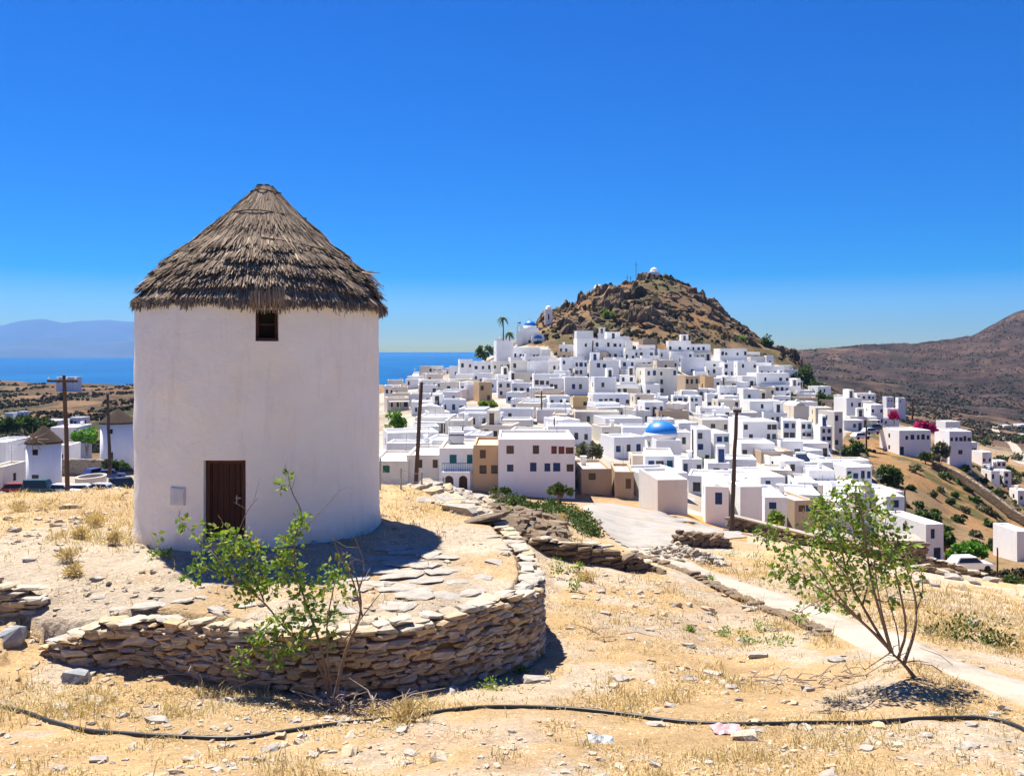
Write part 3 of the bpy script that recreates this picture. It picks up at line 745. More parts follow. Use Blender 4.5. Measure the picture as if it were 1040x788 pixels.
def dry_wall(label, top, course=(0.07, 0.15), length=(0.18, 0.5), cl=1.0, thick=0.36, mat=None, outward=1, name='dry_stone_wall', cat='stone wall', group=None, ground=None, cope=True, both=False, sink=0.12, ragged=0.06):
    """a wall laid stone by stone along a plan line with its top height; faces on the right-hand side of the line when outward=1"""
    mat = mat or M_STONE
    line, L = resample(smooth_line(top, 2), 0.05)
    d = np.gradient(line[:, :2], axis=0); d /= np.linalg.norm(d, axis=1)[:, None] + 1e-9
    nrm = np.column_stack([d[:, 1], -d[:, 0]]) * outward
    gz = ground(line + 0) if ground is not None else H(line[:, 0] + nrm[:, 0] * 0.25, line[:, 1] + nrm[:, 1] * 0.25)
    root = thing(name, label, cat, (float(line[len(line) // 2, 0]), float(line[len(line) // 2, 1]), float(gz[len(line) // 2])), 0, group)
    M = Vector(root.location); off = np.array(M)
    st = Stones(); hmax = float(np.max(line[:, 2] - gz)) + sink
    z0 = -sink
    while z0 < hmax:
        ch = RNG.uniform(*course); s = RNG.uniform(-0.3, 0)
        while s < L:
            ln = RNG.uniform(*length) * (0.7 + 0.6 * ch / course[1])
            i = int(min(max((s + ln / 2) / 0.05, 0), len(line) - 1))
            hgt = line[i, 2] - gz[i]
            zz = z0 + ch * 0.5 + RNG.normal(0, 0.012)
            if zz < hgt + RNG.uniform(-ragged, ragged * 0.6) and RNG.random() > 0.015:
                a = math.atan2(d[i, 1], d[i, 0])
                for side in ((1, -1) if both else (1,)):
                    w = RNG.uniform(0.2, 0.34)
                    q = line[i, :2] + nrm[i] * side * (thick / 2 - w / 2 + RNG.normal(0.02, 0.022))
                    st.add((q[0] - off[0], q[1] - off[1], gz[i] + zz - off[2]), (ln * 1.02, w, ch * RNG.uniform(0.86, 1.12)), a + RNG.normal(0, 0.07), (RNG.normal(0, 0.06), RNG.normal(0, 0.045)))
            s += ln * RNG.uniform(0.9, 1.0)
        z0 += ch * 0.93
    st.build('stone_courses', mat, root)
    # packed core behind the faces
    b = MB(); n = len(line); step = max(1, n // 120)
    ids = list(range(0, n, step));  ids = ids if ids[-1] == n - 1 else ids + [n - 1]
    v = []; f = []
    for i in ids:
        for s_ in (thick / 2 - 0.10, -thick / 2 + (0.10 if both else 0.0)):
            q = line[i, :2] + nrm[i] * s_
            v.append((q[0] - off[0], q[1] - off[1], gz[i] - 0.4 - off[2])); v.append((q[0] - off[0], q[1] - off[1], max(line[i, 2] - 0.10, gz[i] - 0.3) - off[2]))
    for k in range(len(ids) - 1):
        a = k * 4; c = a + 4
        f += [(a, c, c + 1, a + 1), (a + 1, c + 1, c + 3, a + 3), (a + 3, c + 3, c + 2, a + 2)]
    b.add(v, f).build('rubble_core', M_EARTH, root)
    if cope:
        cs = Stones(); s = 0
        while s < L:
            ln = RNG.uniform(0.22, 0.6) * (length[1] / 0.5) * cl; i = int(min((s + ln / 2) / 0.05, len(line) - 1))
            if line[i, 2] - gz[i] > 0.18 and RNG.random() > 0.08:
                q = line[i, :2] + nrm[i] * RNG.normal(0.0, 0.05)
                cs.add((q[0] - off[0], q[1] - off[1], line[i, 2] + RNG.uniform(-0.03, 0.03) - off[2]), (ln, RNG.uniform(0.25, 0.42), RNG.uniform(0.04, 0.085)), math.atan2(d[i, 1], d[i, 0]) + RNG.normal(0, 0.15), (RNG.normal(0, 0.07), RNG.normal(0, 0.07)))
            s += ln * 0.9
        cs.build('coping', M_STONEP, root)
    return root

# ------------------------------------------------------------------ the windmill
def build_mill():
    cx, cy = (264.8 - CX) / F * 19.5, 19.5
    zb = -3.82; Rm = 2.575
    zt = -(309 - HY) / F * 19.5 - 0.04
    root = thing('windmill', 'round whitewashed windmill without sails, shaggy thatched cone roof, brown door, on the stone platform', 'windmill', (cx, cy, zb))
    hT = zt - zb
    def th(px):                                # angle round the tower, 0 = towards the viewer
        a0 = math.atan2(cx, cy)
        # solve for the surface point seen in column px
        best = min((abs(CX + F * (cx + Rm * math.sin(t)) / (cy - Rm * math.cos(t)) - px), t) for t in np.linspace(-1.2, 1.2, 2401))
        return best[1]
    dA, dB = th(206.5), th(249.5); wA, wB = th(259.5), th(283)
    Yf = cy - Rm * math.cos((dA + dB) / 2)
    def zr(py): return -(py - HY) / F * Yf - zb
    dz0, dz1 = zr(549), zr(467.5); wz0, wz1 = zr(346.5), zr(314)
    ths = sorted(set([round(x, 5) for x in np.linspace(-math.pi, math.pi, 121)[:-1]] + [round(x, 5) for x in (dA, dB, wA, wB)]))
    zs = sorted(set([round(x, 4) for x in np.linspace(-0.5, hT, 44)] + [round(x, 4) for x in (dz0, dz1, wz0, wz1)]))
    def rad(t, z):
        lump = 0.028 * float(fbm(np.array([t * 2.5]), np.array([z * 0.9]), 1.0, 4, 31)[0])
        flare = 0.05 * max(0, 1 - max(z, 0) / 0.5) ** 2
        return Rm * (1.0 - 0.006 * z / hT) + lump * 1.2 + flare
    def pt(t, z, dr=0.0): r = rad(t, z) - dr; return (r * math.sin(t), -r * math.cos(t), z)
    b = MB(); n = len(ths); v = [pt(t, z) for z in zs for t in ths]; f = []
    def hole(t, z): return (dA - 1e-4 < t < dB - 1e-4 and dz0 - 1e-4 < z < dz1 - 1e-4) or (wA - 1e-4 < t < wB - 1e-4 and wz0 - 1e-4 < z < wz1 - 1e-4)
    for j in range(len(zs) - 1):
        for k in range(n):
            if hole(ths[k], zs[j]): continue
            f.append((j * n + k, j * n + (k + 1) % n, (j + 1) * n + (k + 1) % n, (j + 1) * n + k))
    b.add(v, f)
    for (A, B, z0, z1, dp) in ((dA, dB, dz0, dz1, 0.24), (wA, wB, wz0, wz1, 0.3)):
        zz = [z for z in zs if z0 - 1e-4 <= z <= z1 + 1e-4]; tt = [t for t in ths if A - 1e-4 <= t <= B + 1e-4]
        for z, z2 in zip(zz[:-1], zz[1:]):
            for t, s in ((A, 1), (B, -1)):
                q = [pt(t, z), pt(t, z2), pt(t, z2, dp), pt(t, z, dp)]; b.add(q, [(0, 1, 2, 3) if s > 0 else (3, 2, 1, 0)])
        for t, t2 in zip(tt[:-1], tt[1:]):
            for z, s in ((z0, 1), (z1, -1)):
                q = [pt(t, z), pt(t2, z), pt(t2, z, dp), pt(t, z, dp)]; b.add(q, [(3, 2, 1, 0) if s > 0 else (0, 1, 2, 3)])
    b.build('wall', mill_plaster(), root, smooth=True)
    # door: upright boards with two ledges and a latch
    a, c = Vector(pt(dA, 0, 0.2)), Vector(pt(dB, 0, 0.2)); dx = (c - a); W = dx.length; ang = math.atan2(dx.y, dx.x)
    door = MB(); h = dz1 - dz0; nb = 7
    for k in range(nb):
        door.box(W * k / nb + 0.004, W * (k + 1) / nb - 0.004, -0.02 + RNG.uniform(0, .006), 0.03, 0, h - 0.02)
    D = door.build('door', M_DOORWOOD, root); D.location = (a.x, a.y, dz0 + 0.01); D.rotation_euler = (0, 0, ang)
    fr = MB(); fr.box(0, 0.07, -0.06, -0.021, 0, h).box(W - 0.07, W, -0.06, -0.021, 0, h).box(0.07, W - 0.07, -0.06, -0.021, h - 0.08, h)
    fr.build('door_frame', wood('door_frame_wood', (0.085, 0.035, 0.02)), D)
    MB().box(-0.05, W + 0.05, -0.30, -0.065, -0.12, -0.012).build('threshold', plain('worn_stone_sill', (.45, .38, .3), .9, .25, 8, .1, bumpd=.02), D)
    lt = MB(); lt.box(W - 0.2, W - 0.1, -0.05, -0.02, h * .5, h * .5 + 0.03).box(W - .18, W - .16, -0.07, -0.05, h * .45, h * .55); lt.build('latch', M_METAL, D)
    a, c = Vector(pt(wA, 0, 0.25)), Vector(pt(wB, 0, 0.25)); dx = c - a; W = dx.length; ang = math.atan2(dx.y, dx.x); h = wz1 - wz0
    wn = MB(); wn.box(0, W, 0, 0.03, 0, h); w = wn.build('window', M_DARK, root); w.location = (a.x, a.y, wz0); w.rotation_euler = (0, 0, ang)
    wf = MB(); wf.box(0, W, -0.19, -0.02, 0, 0.06).box(0, 0.05, -0.1, -0.02, 0.06, h).box(W - .05, W, -0.1, -0.02, .06, h).box(.05, W - .05, -.05, -.02, h * .5, h * .5 + .04)
    wf.build('window_frame', M_DOORWOOD, w)
    # small meter box let into the wall left of the door
    t0 = th(180.5); q = Vector(pt(t0, zr(505.5), -0.01)); pb = MB().box(-0.17, 0.17, -0.02, 0.05, -0.17, 0.17); pb.box(-0.15, 0.15, -0.03, -0.021, -0.15, 0.15)
    o = pb.build('meter_plate', plain('pale_grey_plate', (0.62, 0.585, 0.58), 0.7, 0.1, 6), root); o.location = q; o.rotation_euler = (0, 0, t0)
    # roof: matted cone, tiers of straw, binding ropes
    prof = [(0.0, 2.68), (0.3, 2.51), (0.6, 2.29), (0.95, 2.0), (1.3, 1.67), (1.6, 1.36), (1.9, 1.05), (2.2, 0.74), (2.5, 0.45), (2.7, 0.26), (2.8, 0.17)]
    eave = -(309 - HY) / F * 19.5 - zb
    hs = np.array([p[0] for p in prof]); rs = np.array([p[1] for p in prof])
    core = MB().lathe([(2.1, -0.06), (2.60, -0.06)] + [(r - 0.07, z) for z, r in prof] + [(0.05, 2.82)], 72)
    roof = core.build('thatched_roof', M_THATCHD, root, smooth=True); roof.location = (0.07, 0, eave); roof.rotation_euler = (0, R(0.8), 0); roof.scale = (.955, .955, .93)
    V = []; Q = []
    def straws(h_top, length, count, lift, wid, jit, seed, arc=(0, 2 * math.pi), dark=0):
        count = int(count * 1.7); wid *= .8; jit *= 1.1
        rg = np.random.default_rng(seed)
        t = rg.uniform(arc[0], arc[1], count); clump = fbm(t * 9, t * 0 + seed, 1.0, 4, seed)
        ht = np.minimum(h_top + rg.normal(0, jit, count) + clump * jit * 1.2, 2.76)
        ln = length * rg.uniform(0.65, 1.15, count) * (1 + 0.35 * clump); w = wid * rg.uniform(0.6, 1.5, count)
        sk = rg.normal(0, 0.10, count); roll = rg.uniform(-0.7, 0.7, count); lift = lift * (1 + .7 * clump)
        for k in range(3):
            pass
        pts = []
        for k, (fr_, lf) in enumerate(((0, 0.0), (0.5, 0.5), (1.0, 1.0))):
            hh = ht - ln * fr_ * 0.64
            r0 = np.interp(hh, hs, rs, left=np.nan)
            below = hh < 0
            r0 = np.where(below, 2.77 + hh * -0.12, r0)
            r = r0 - 0.03 + lift * lf * (0.6 + 0.8 * rg.random(count)) + 0.05 * clump
            tt = t + sk * ln * fr_ / np.maximum(r, 0.3)
            hw = w / 2 * (1.0 if k < 2 else 0.55)
            for s in (-1, 1):
                a = tt + s * hw / np.maximum(r, 0.2)
                rr = r + s * roll * hw
                pts.append(np.stack([rr * np.cos(a), rr * np.sin(a), hh], 1))
        P_ = np.stack(pts, 1)                                # count,6,3
        base = sum(len(x) for x in V); V.append(P_.reshape(-1, 3))
        i = base + np.arange(count)[:, None] * 6
        Q.append(np.concatenate([i + np.array([[0, 1, 3, 2]]), i + np.array([[2, 3, 5, 4]])]))
    straws(0.22, 0.58, 3400, 0.02, 0.034, 0.04, 1); straws(0.30, 0.58, 2600, 0.045, 0.034, 0.04, 21)
    straws(0.56, 0.50, 3000, 0.13, 0.034, 0.03, 2)
    straws(0.84, 0.48, 2800, 0.14, 0.033, 0.03, 3)
    straws(1.12, 0.46, 2300, 0.13, 0.032, 0.03, 4)
    straws(1.40, 0.46, 1700, 0.10, 0.032, 0.03, 5)
    straws(1.66, 0.55, 1600, 0.03, 0.030, 0.08, 6)
    straws(1.95, 0.5, 1100, 0.05, 0.030, 0.06, 11)
    straws(2.25, 0.7, 1500, 0.02, 0.028, 0.12, 7)
    straws(2.55, 0.6, 1000, 0.015, 0.026, 0.12, 8)
    straws(2.76, 0.5, 700, 0.01, 0.026, 0.012, 9)
    np_mesh('straw', np.concatenate(V), np.concatenate(Q), M_THATCH, roof)
    for hr, wob in ((2.05, 0.03), (2.64, 0.015)):
        t = np.linspace(0, 2 * math.pi, 60)
        rr = np.interp(hr, hs, rs) + 0.02 + 0.012 * np.sin(t * 7)
        MB().tube([(q * math.cos(a), q * math.sin(a), hr + wob * math.sin(3 * a)) for a, q in zip(t, rr)], 0.013, 5).build('binding_rope', M_ROPE, roof, smooth=True)
    t = np.linspace(-1.35, 0.15, 30); z = np.linspace(1.38, 1.05, 30)
    MB().tube([((np.interp(c_, hs, rs) + 0.05) * math.cos(a), (np.interp(c_, hs, rs) + 0.05) * math.sin(a), c_) for a, c_ in zip(t, z)], 0.014, 5).build('binding_rope', M_ROPE, roof, smooth=True)
    # broken bundle sticking out of the eaves on the right, short capping on the point
    bd = MB()
    for k in range(14):
        s = Vector((2.30 + RNG.normal(0, .06), -0.2 + RNG.normal(0, .1), 0.72 + RNG.normal(0, .1)))
        d = Vector((RNG.uniform(.25, .5), RNG.normal(0, .1), RNG.uniform(-.38, .08)))
        bd.tube([s, s + d * .5, s + d], [0.022, 0.016, 0.006], 4)
    bd.build('loose_bundle', M_THATCH, roof)
    tip = MB()
    for k in range(40):
        a = RNG.uniform(0, 6.28); r = RNG.uniform(.02, .2)
        tip.tube([(r * math.cos(a), r * math.sin(a), 2.70), (r * .8 * math.cos(a), r * .8 * math.sin(a), 2.79 + RNG.uniform(-.03, .03))], [0.045, 0.04], 5)
    tip.build('roof_tip', M_THATCH, roof)
    # straw hood over the little window
    hv = MB()
    for k in range(130):
        t = RNG.uniform(wA - 0.03, wB + 0.03); z = eave + RNG.uniform(0.02, 0.2); r = 2.72 + RNG.uniform(-.03, .06)
        z2 = eave - RNG.uniform(0.12, 0.34)
        hv.tube([(r * math.sin(t), -r * math.cos(t), z), ((r + .04) * math.sin(t), -(r + .04) * math.cos(t), (z + z2) / 2), (r * math.sin(t + RNG.normal(0, .01)), -r * math.cos(t), z2)], [0.014, 0.014, 0.005], 4)
    hv.build('window_hood', M_THATCH, root)
    return root
build_mill()

# ------------------------------------------------------------------ walls round the mill and the road
def wall_ground(line):
    d = np.gradient(line[:, :2], axis=0); d /= np.linalg.norm(d, axis=1)[:, None]
    n = np.column_stack([d[:, 1], -d[:, 0]])
    z = H(line[:, 0] + n[:, 0] * 0.5, line[:, 1] + n[:, 1] * 0.5)
    for _ in range(30): z[1:-1] = (z[:-2] + z[1:-1] * 2 + z[2:]) / 4
    return z
dry_wall('curved dry stone retaining wall holding up the platform in front of the windmill', WALL, (0.045, 0.115), (0.10, 0.36), thick=0.40, cl=.95, ground=wall_ground, name='retaining_wall', ragged=0.05)

def px_line(pts): return [(*P(px, 0, Y)[:2], -(py - HY) / F * Y) for px, py, Y in pts]
dry_wall('low brown terrace wall at the near end of the road', px_line([(520, 543, 25.0), (548, 546, 24.9), (575, 550, 24.9), (606, 552, 25.0), (630, 562, 25.2), (655, 570, 26.0), (672, 577, 25.6)]), (0.08, 0.17), (0.2, 0.6), thick=0.5, mat=M_STONED, name='terrace_wall', ragged=0.08)
kerb = [(x - 0.0, y) for x, y, w in PATH]
def path_edge(side, i0, i1, extra=0.1):
    P0 = np.array(PATH)[:, :2]; d = np.gradient(P0, axis=0); d /= np.linalg.norm(d, axis=1)[:, None]
    e = P0 + np.column_stack([d[:, 1], -d[:, 0]]) * (np.array(PATH)[:, 2] + extra)[:, None] * side
    return e[i0:i1]
e = path_edge(1, 1, 7, 0.22); ez = H(e[:, 0], e[:, 1])
dry_wall('knee-high row of flat stones edging the pale path', np.column_stack([e, ez + 0.11]), (0.05, 0.10), (0.10, 0.32), thick=0.30, mat=M_STONED, name='edging_wall', both=True, cope=False, ragged=0.1)
dry_wall('dark standing block of stone wall beside the pale rubble heap on the road', px_line([(690, 541, 33.5), (706, 541, 34.0), (722, 542, 34.6), (736, 546, 35.2)]), (0.1, 0.2), (0.2, 0.5), thick=0.5, mat=M_STONED, name='broken_wall', cope=False, both=True)

def heap(name, label, pts, n, size, mat, cat, spread, zoff=0.0, layers=3, shapes=SHAPES):
    st = Stones(shapes); c0 = on_ground(*pts[len(pts) // 2])
    root = thing(name, label, cat, tuple(c0))
    for _ in range(n):
        i = RNG.integers(len(pts) - 1) if len(pts) > 1 else 0
        t = RNG.random(); a = on_ground(*pts[i]); b = on_ground(*pts[min(i + 1, len(pts) - 1)]); q = a.lerp(b, t)
        dx, dy = RNG.normal(0, spread, 2); k = max(0, 1 - math.hypot(dx, dy) / (2 * spread))
        x, y = q.x + dx, q.y + dy; s = RNG.uniform(*size)
        z = gh(x, y) + RNG.uniform(0, 1) * k * layers * size[0] + s * 0.15 + zoff
        st.add((x - c0.x, y - c0.y, z - c0.z), (s * RNG.uniform(0.9, 1.6), s * RNG.uniform(.7, 1.1), s * RNG.uniform(.35, .7)), RNG.uniform(0, 6.28), (RNG.normal(0, .3), RNG.normal(0, .3)))
    st.build('rubble', mat, root); return root
heap('rubble_heap', 'pale tumbled heap of stones at the corner of the path and the road', [(676, 566, 20, 50), (690, 560, 20, 50), (706, 567, 20, 50), (722, 571, 20, 50)], 240, (0.08, 0.24), M_STONEP, 'stone heap', 0.42, 0, 4)

# outcrop of bedded slabs behind the platform
def slabs(name, label, cells, mat=M_STONED):
    c0 = on_ground(*cells[0][:2], 15, 45); root = thing(name, label, 'rock outcrop', tuple(c0)); st = Stones()
    for px, py, n, sx, sz in cells:
        for _ in range(n):
            q = on_ground(px + RNG.normal(0, 9), py + RNG.normal(0, 4), 15, 45)
            s = sx * RNG.uniform(.5, 1.2)
            st.add((q.x - c0.x, q.y - c0.y, q.z - c0.z + RNG.uniform(-.05, .5) * sz), (s * 1.5, s * RNG.uniform(.6, 1.1), sz * RNG.uniform(.4, 1.1)), RNG.normal(-0.25, .35), (RNG.normal(0.12, .12), RNG.normal(0.1, .12)))
    st.build('bedded_slabs', mat, root); return root
slabs('rock_outcrop', 'pale layered slabs cropping out on the crest behind the platform', [(436, 497, 16, .55, .2), (455, 503, 18, .6, .22), (470, 509, 18, .62, .22), (448, 510, 8, .5, .12), (483, 516, 12, .55, .2)], M_STONEP)
slabs('rock_outcrop', 'dark brown layered rock ledge between the platform and the green strip', [(508, 524, 24, .55, .24), (522, 532, 28, .6, .28), (538, 540, 30, .6, .28), (552, 546, 20, .55, .25), (530, 520, 12, .5, .18), (556, 530, 12, .55, .18)])

# loose stones: one object each
def loose(label, name, group, spots, mat, flat=0.4):
    for px, py, w in spots:
        q = on_ground(px, py, 6, 60); s = w / F * q.y
        st = Stones(); st.add((0, 0, s * flat * 0.16), (s, s * RNG.uniform(.55, .9), s * flat), RNG.uniform(-.5, .5), (RNG.normal(0, .1 if flat > .06 else .015), RNG.normal(0, .1 if flat > .06 else .015)))
        o = st.build(name, mat); o.location = q; tag(o, label, 'stone', group)
loose('pale flat stone lying loose on the dry ground around the platform', 'loose_stone', 'pale stones lying loose on the dry ground',
      [(631, 688, 14), (640, 650, 9), (541, 690, 20), (553, 689, 12), (660, 640, 9), (700, 655, 12), (615, 625, 10), (580, 640, 8), (300, 735, 12), (160, 735, 22), (418, 768, 12), (100, 770, 18), (62, 778, 12), (250, 770, 10),
       (520, 762, 10), (480, 745, 8), (700, 690, 14), (742, 700, 12), (770, 668, 18), (790, 690, 10), (820, 700, 14), (850, 672, 16), (655, 700, 8), (680, 720, 10), (880, 760, 14), (940, 745, 12), (985, 760, 16), (1010, 725, 12),
       (24, 645, 18), (12, 655, 14), (40, 612, 14), (30, 570, 12), (60, 560, 10), (100, 590, 12), (15, 538, 12), (60, 530, 9), (90, 520, 8), (610, 600, 10), (630, 590, 8), (600, 660, 7), (560, 720, 9), (755, 650, 12), (735, 640, 10), (720, 622, 9), (780, 640, 9)], M_STONEP)
loose('flat paving slab bedded in the ground in the shade beside the windmill', 'paving_slab', 'flat slabs paving the ground beside the windmill',
      [(398, 556, 34), (415, 560, 36), (432, 562, 34), (448, 566, 30), (392, 567, 34), (410, 571, 40), (430, 574, 36), (450, 579, 30), (386, 579, 38), (406, 583, 40), (428, 587, 38), (382, 592, 34), (402, 595, 36), (422, 598, 30), (362, 586, 30), (364, 598, 26)], M_STONEP, 0.055)
loose('large pale slab lying on the platform edge above the curved wall', 'platform_slab', 'large pale slabs on the platform edge',
      [(420, 606, 36), (402, 616, 38), (436, 600, 22), (455, 604, 26), (490, 585, 20), (505, 570, 22), (512, 556, 16), (500, 545, 14), (355, 622, 26), (330, 630, 24), (185, 612, 22), (160, 606, 16), (205, 606, 12), (250, 615, 18), (120, 618, 18), (100, 606, 14), (222, 622, 26), (150, 616, 30), (480, 600, 24), (465, 590, 20)], M_STONEP, 0.11)
for lab, spots in (('grey boulder leaning against the tapering end of the curved wall', [(78, 690, 26)]), ('bluish grey slab at the frame edge below the low ledge', [(6, 650, 34)])):
    loose(lab, 'boulder', None, spots, plain('blue_grey_rock', (0.30, 0.31, 0.32), .9, .2, 5, .1, bumpd=.02), 0.6)
dry_wall('short stub of tumbled wall on the slope away from the curved wall', px_line([(-40, 586, 14.4), (0, 590, 14.4), (20, 594, 14.3), (36, 604, 14.3)]), (0.06, 0.12), (0.15, 0.4), thick=0.4, name='wall_stub')

# gravel too small and many to count
def build_gravel():
    n = 6500
    y = np.exp(RNG.uniform(math.log(8), math.log(32), n)); u = RNG.uniform(-20, 1060, n); x = (u - CX) / F * y
    keep = (vnoise(x * .6, y * .6, 5) > RNG.uniform(0.25, .75, n)) & (_seg_dist(x, y, PATH) > 0.62) & (_seg_dist(x, y, WALL) > .25)
    x, y = x[keep], y[keep]; z = H(x, y); st = Stones(SHAPES_R)
    for a, b, c in zip(x, y, z):
        s = 0.026 * math.exp(RNG.normal(0, .6)) * (0.6 + b / 20)
        st.add((a, b, c + s * .1), (s * 1.5, s, s * .55), RNG.uniform(0, 6.28), (RNG.normal(0, .2), RNG.normal(0, .2)))
    struct(st.build('gravel', M_STONEP), 'stuff')
build_gravel()

# ------------------------------------------------------------------ dry grass
def build_grass():
    n = 300000
    y = np.exp(RNG.uniform(math.log(7.6), math.log(34), n)); u = RNG.uniform(-40, 1080, n); x = (u - CX) / F * y
    dens = sstep(-0.02, 0.30, fbm(x, y, 1.5, 4, 71)) * 0.75 + sstep(0.1, 0.25, fbm(x, y, .5, 3, 75)) * 0.4
    onp = _inside(x, y, PLAT)
    dens = np.where(onp & (y < 19), dens * 0.35, dens)
    footL = np.hypot(x + 8.4, (y - 18.6)) < 1.3
    dens = np.where(footL, 1, dens)
    dens = np.where(onp & (y > 20), np.maximum(dens, 0.55), dens)
    front = (y < 12.6) & (x < -1.0) & (x > -8.5) & (y > 10.8); dens = np.where(front, dens * 1.5 + .3, dens)
    rf = (x > 5.8) & (y > 16.5) & (y < 30); dens = np.where(rf, np.maximum(dens, .85), dens)
    d = _seg_dist(x, y, PATH); dens = dens * sstep(.6, .9, d); dens = dens * (_seg_dist(x, y, WALL) > 0.28)
    rd = (y > 29) & (u > 590) & (u < 765); dens = np.where(rd, 0, dens)
    k = RNG.random(n) < dens * 0.72
    x, y = x[k], y[k]; z = H(x, y); n = len(x)
    tall = 0.6 + 1.4 * sstep(0.05, .4, fbm(x, y, .7, 3, 79)) 
    tall = np.where((x > 5.8) & (y > 16.5), tall * 2.0, tall)
    tall = np.where(np.hypot(x + 8.4, (y - 18.6)) < 1.3, tall * 1.7, tall)
    h = 0.055 * np.exp(RNG.normal(0, .4, n)) * tall; lie = RNG.random(n) < .64; h = np.where(lie, h * .35, h)
    a = RNG.uniform(0, 6.283, n); ln = RNG.uniform(.25, 1.1, n) * h; ln = np.where(lie, RNG.uniform(.05, .16, n), ln); w = 0.0035 * (0.7 + y / 12) * RNG.uniform(.7, 1.4, n)
    dx, dy = np.cos(a), np.sin(a); b = RNG.uniform(0, 6.283, n); wx, wy = np.cos(b) * w, np.sin(b) * w
    p0 = np.stack([x - wx, y - wy, z - .01], 1); p1 = np.stack([x + wx, y + wy, z - .01], 1)
    m0 = np.stack([x + dx * ln * .35 - wx * .7, y + dy * ln * .35 - wy * .7, z + h * .65], 1); m1 = np.stack([x + dx * ln * .35 + wx * .7, y + dy * ln * .35 + wy * .7, z + h * .65], 1)
    t0 = np.stack([x + dx * ln - wx * .12, y + dy * ln - wy * .12, z + h], 1); t1 = np.stack([x + dx * ln + wx * .12, y + dy * ln + wy * .12, z + h], 1)
    V = np.stack([p0, p1, m0, m1, t0, t1], 1).reshape(-1, 3); i = np.arange(n)[:, None] * 6
    Q = np.concatenate([i + np.array([[0, 1, 3, 2]]), i + np.array([[2, 3, 5, 4]])])
    struct(np_mesh('dry_grass', V, Q, M_STRAW), 'stuff')
build_grass()

# ------------------------------------------------------------------ leaves and shrubs
def leaf_cloud(centers, n, size, flat=0.0, droop=0.2, thin=0.42):
    """n leaf blades (two folded faces each) round the given (x,y,z,r) clumps"""
    C_ = np.array(centers, float); wgt = C_[:, 3] ** 2; idx = RNG.choice(len(C_), n, p=wgt / wgt.sum())
    d = RNG.normal(0, 1, (n, 3)); d /= np.linalg.norm(d, axis=1)[:, None]
    r = C_[idx, 3] * RNG.random(n) ** 0.45; p = C_[idx, :3] + d * r[:, None] * np.array([1, 1, 1 - flat])
    ax = RNG.normal(0, 1, (n, 3)) + d * 0.8; ax[:, 2] -= droop; ax /= np.linalg.norm(ax, axis=1)[:, None]
    s = RNG.normal(0, 1, (n, 3)); s -= ax * (s * ax).sum(1)[:, None]; s /= np.linalg.norm(s, axis=1)[:, None]
    nn = np.cross(ax, s); L = size * RNG.uniform(.6, 1.3, n)[:, None]; W = L * thin
    a = p; t = p + ax * L; m = p + ax * L * .45 - nn * W * .25
    V = np.stack([a, m + s * W, t, m - s * W + 0, m - nn * W * 0.0], 1)
    V = np.stack([a, a + ax * L * .45 + s * W + nn * W * .3, t, a + ax * L * .45 - s * W + nn * W * .3], 1).reshape(-1, 3)
    i = np.arange(n)[:, None] * 4
    F3 = np.concatenate([i + np.array([[0, 1, 2]]), i + np.array([[0, 2, 3]])])
    return V, F3
def foliage(name, centers, n, size, mat, parent, off=(0, 0, 0), **kw):
    V, F3 = leaf_cloud(centers, n, size, **kw)
    return np_mesh(name, V - np.array(off), F3, mat, parent)
def wob(pts, k=4, amp=0.03):
    out = []
    for a, b in zip(pts[:-1], pts[1:]):
        a = Vector(a); b = Vector(b)
        for i in range(k): out.append(a.lerp(b, i / k) + (Vector(RNG.normal(0, amp, 3)) if out else Vector((0, 0, 0))))
    out.append(Vector(pts[-1])); return out

def branchy(name, label, cat, base, branches, clumps, nleaf, size, lmat, bmat, r0=0.03, group=None, thin=.42, twigs=2):
    """branches: lists of (px,py,Y) after the base; clumps: (px,py,Y,r metres)"""
    root = thing(name, label, cat, tuple(base), 0, group); b = MB(); o = np.array(base)
    for br in branches:
        w = 1.0
        if isinstance(br[0], (int, float)): w, br = br[0], br[1]
        pts = [Vector(P(*q)) for q in br]
        if (pts[0] - Vector(base)).length < 1.0 and br[0][0] == 'x': pass
        pts = [Vector(q) for q in smooth_line([tuple(q) for q in pts], 2)]; n = len(pts)
        b.tube([p - Vector(base) for p in pts], [r0 * w * (1 - 0.82 * i / (n - 1)) for i in range(n)], 6)
        for _ in range(twigs):
            i = int(RNG.integers(n // 3, n)); d = Vector(RNG.normal(0, 1, 3)); d.z = abs(d.z); d.normalize(); L = RNG.uniform(.15, .4)
            q = pts[i] - Vector(base); b.tube([q, q + d * L * .5 + Vector(RNG.normal(0, .02, 3)), q + d * L], [r0 * w * .3, r0 * w * .22, r0 * w * .1], 4)
    b.build('stems', bmat, root, smooth=True)
    cs = [(*P(px, py, Y), r) for px, py, Y, r in clumps]
    foliage('foliage', cs, nleaf, size, lmat, root, o, thin=thin)
    return root

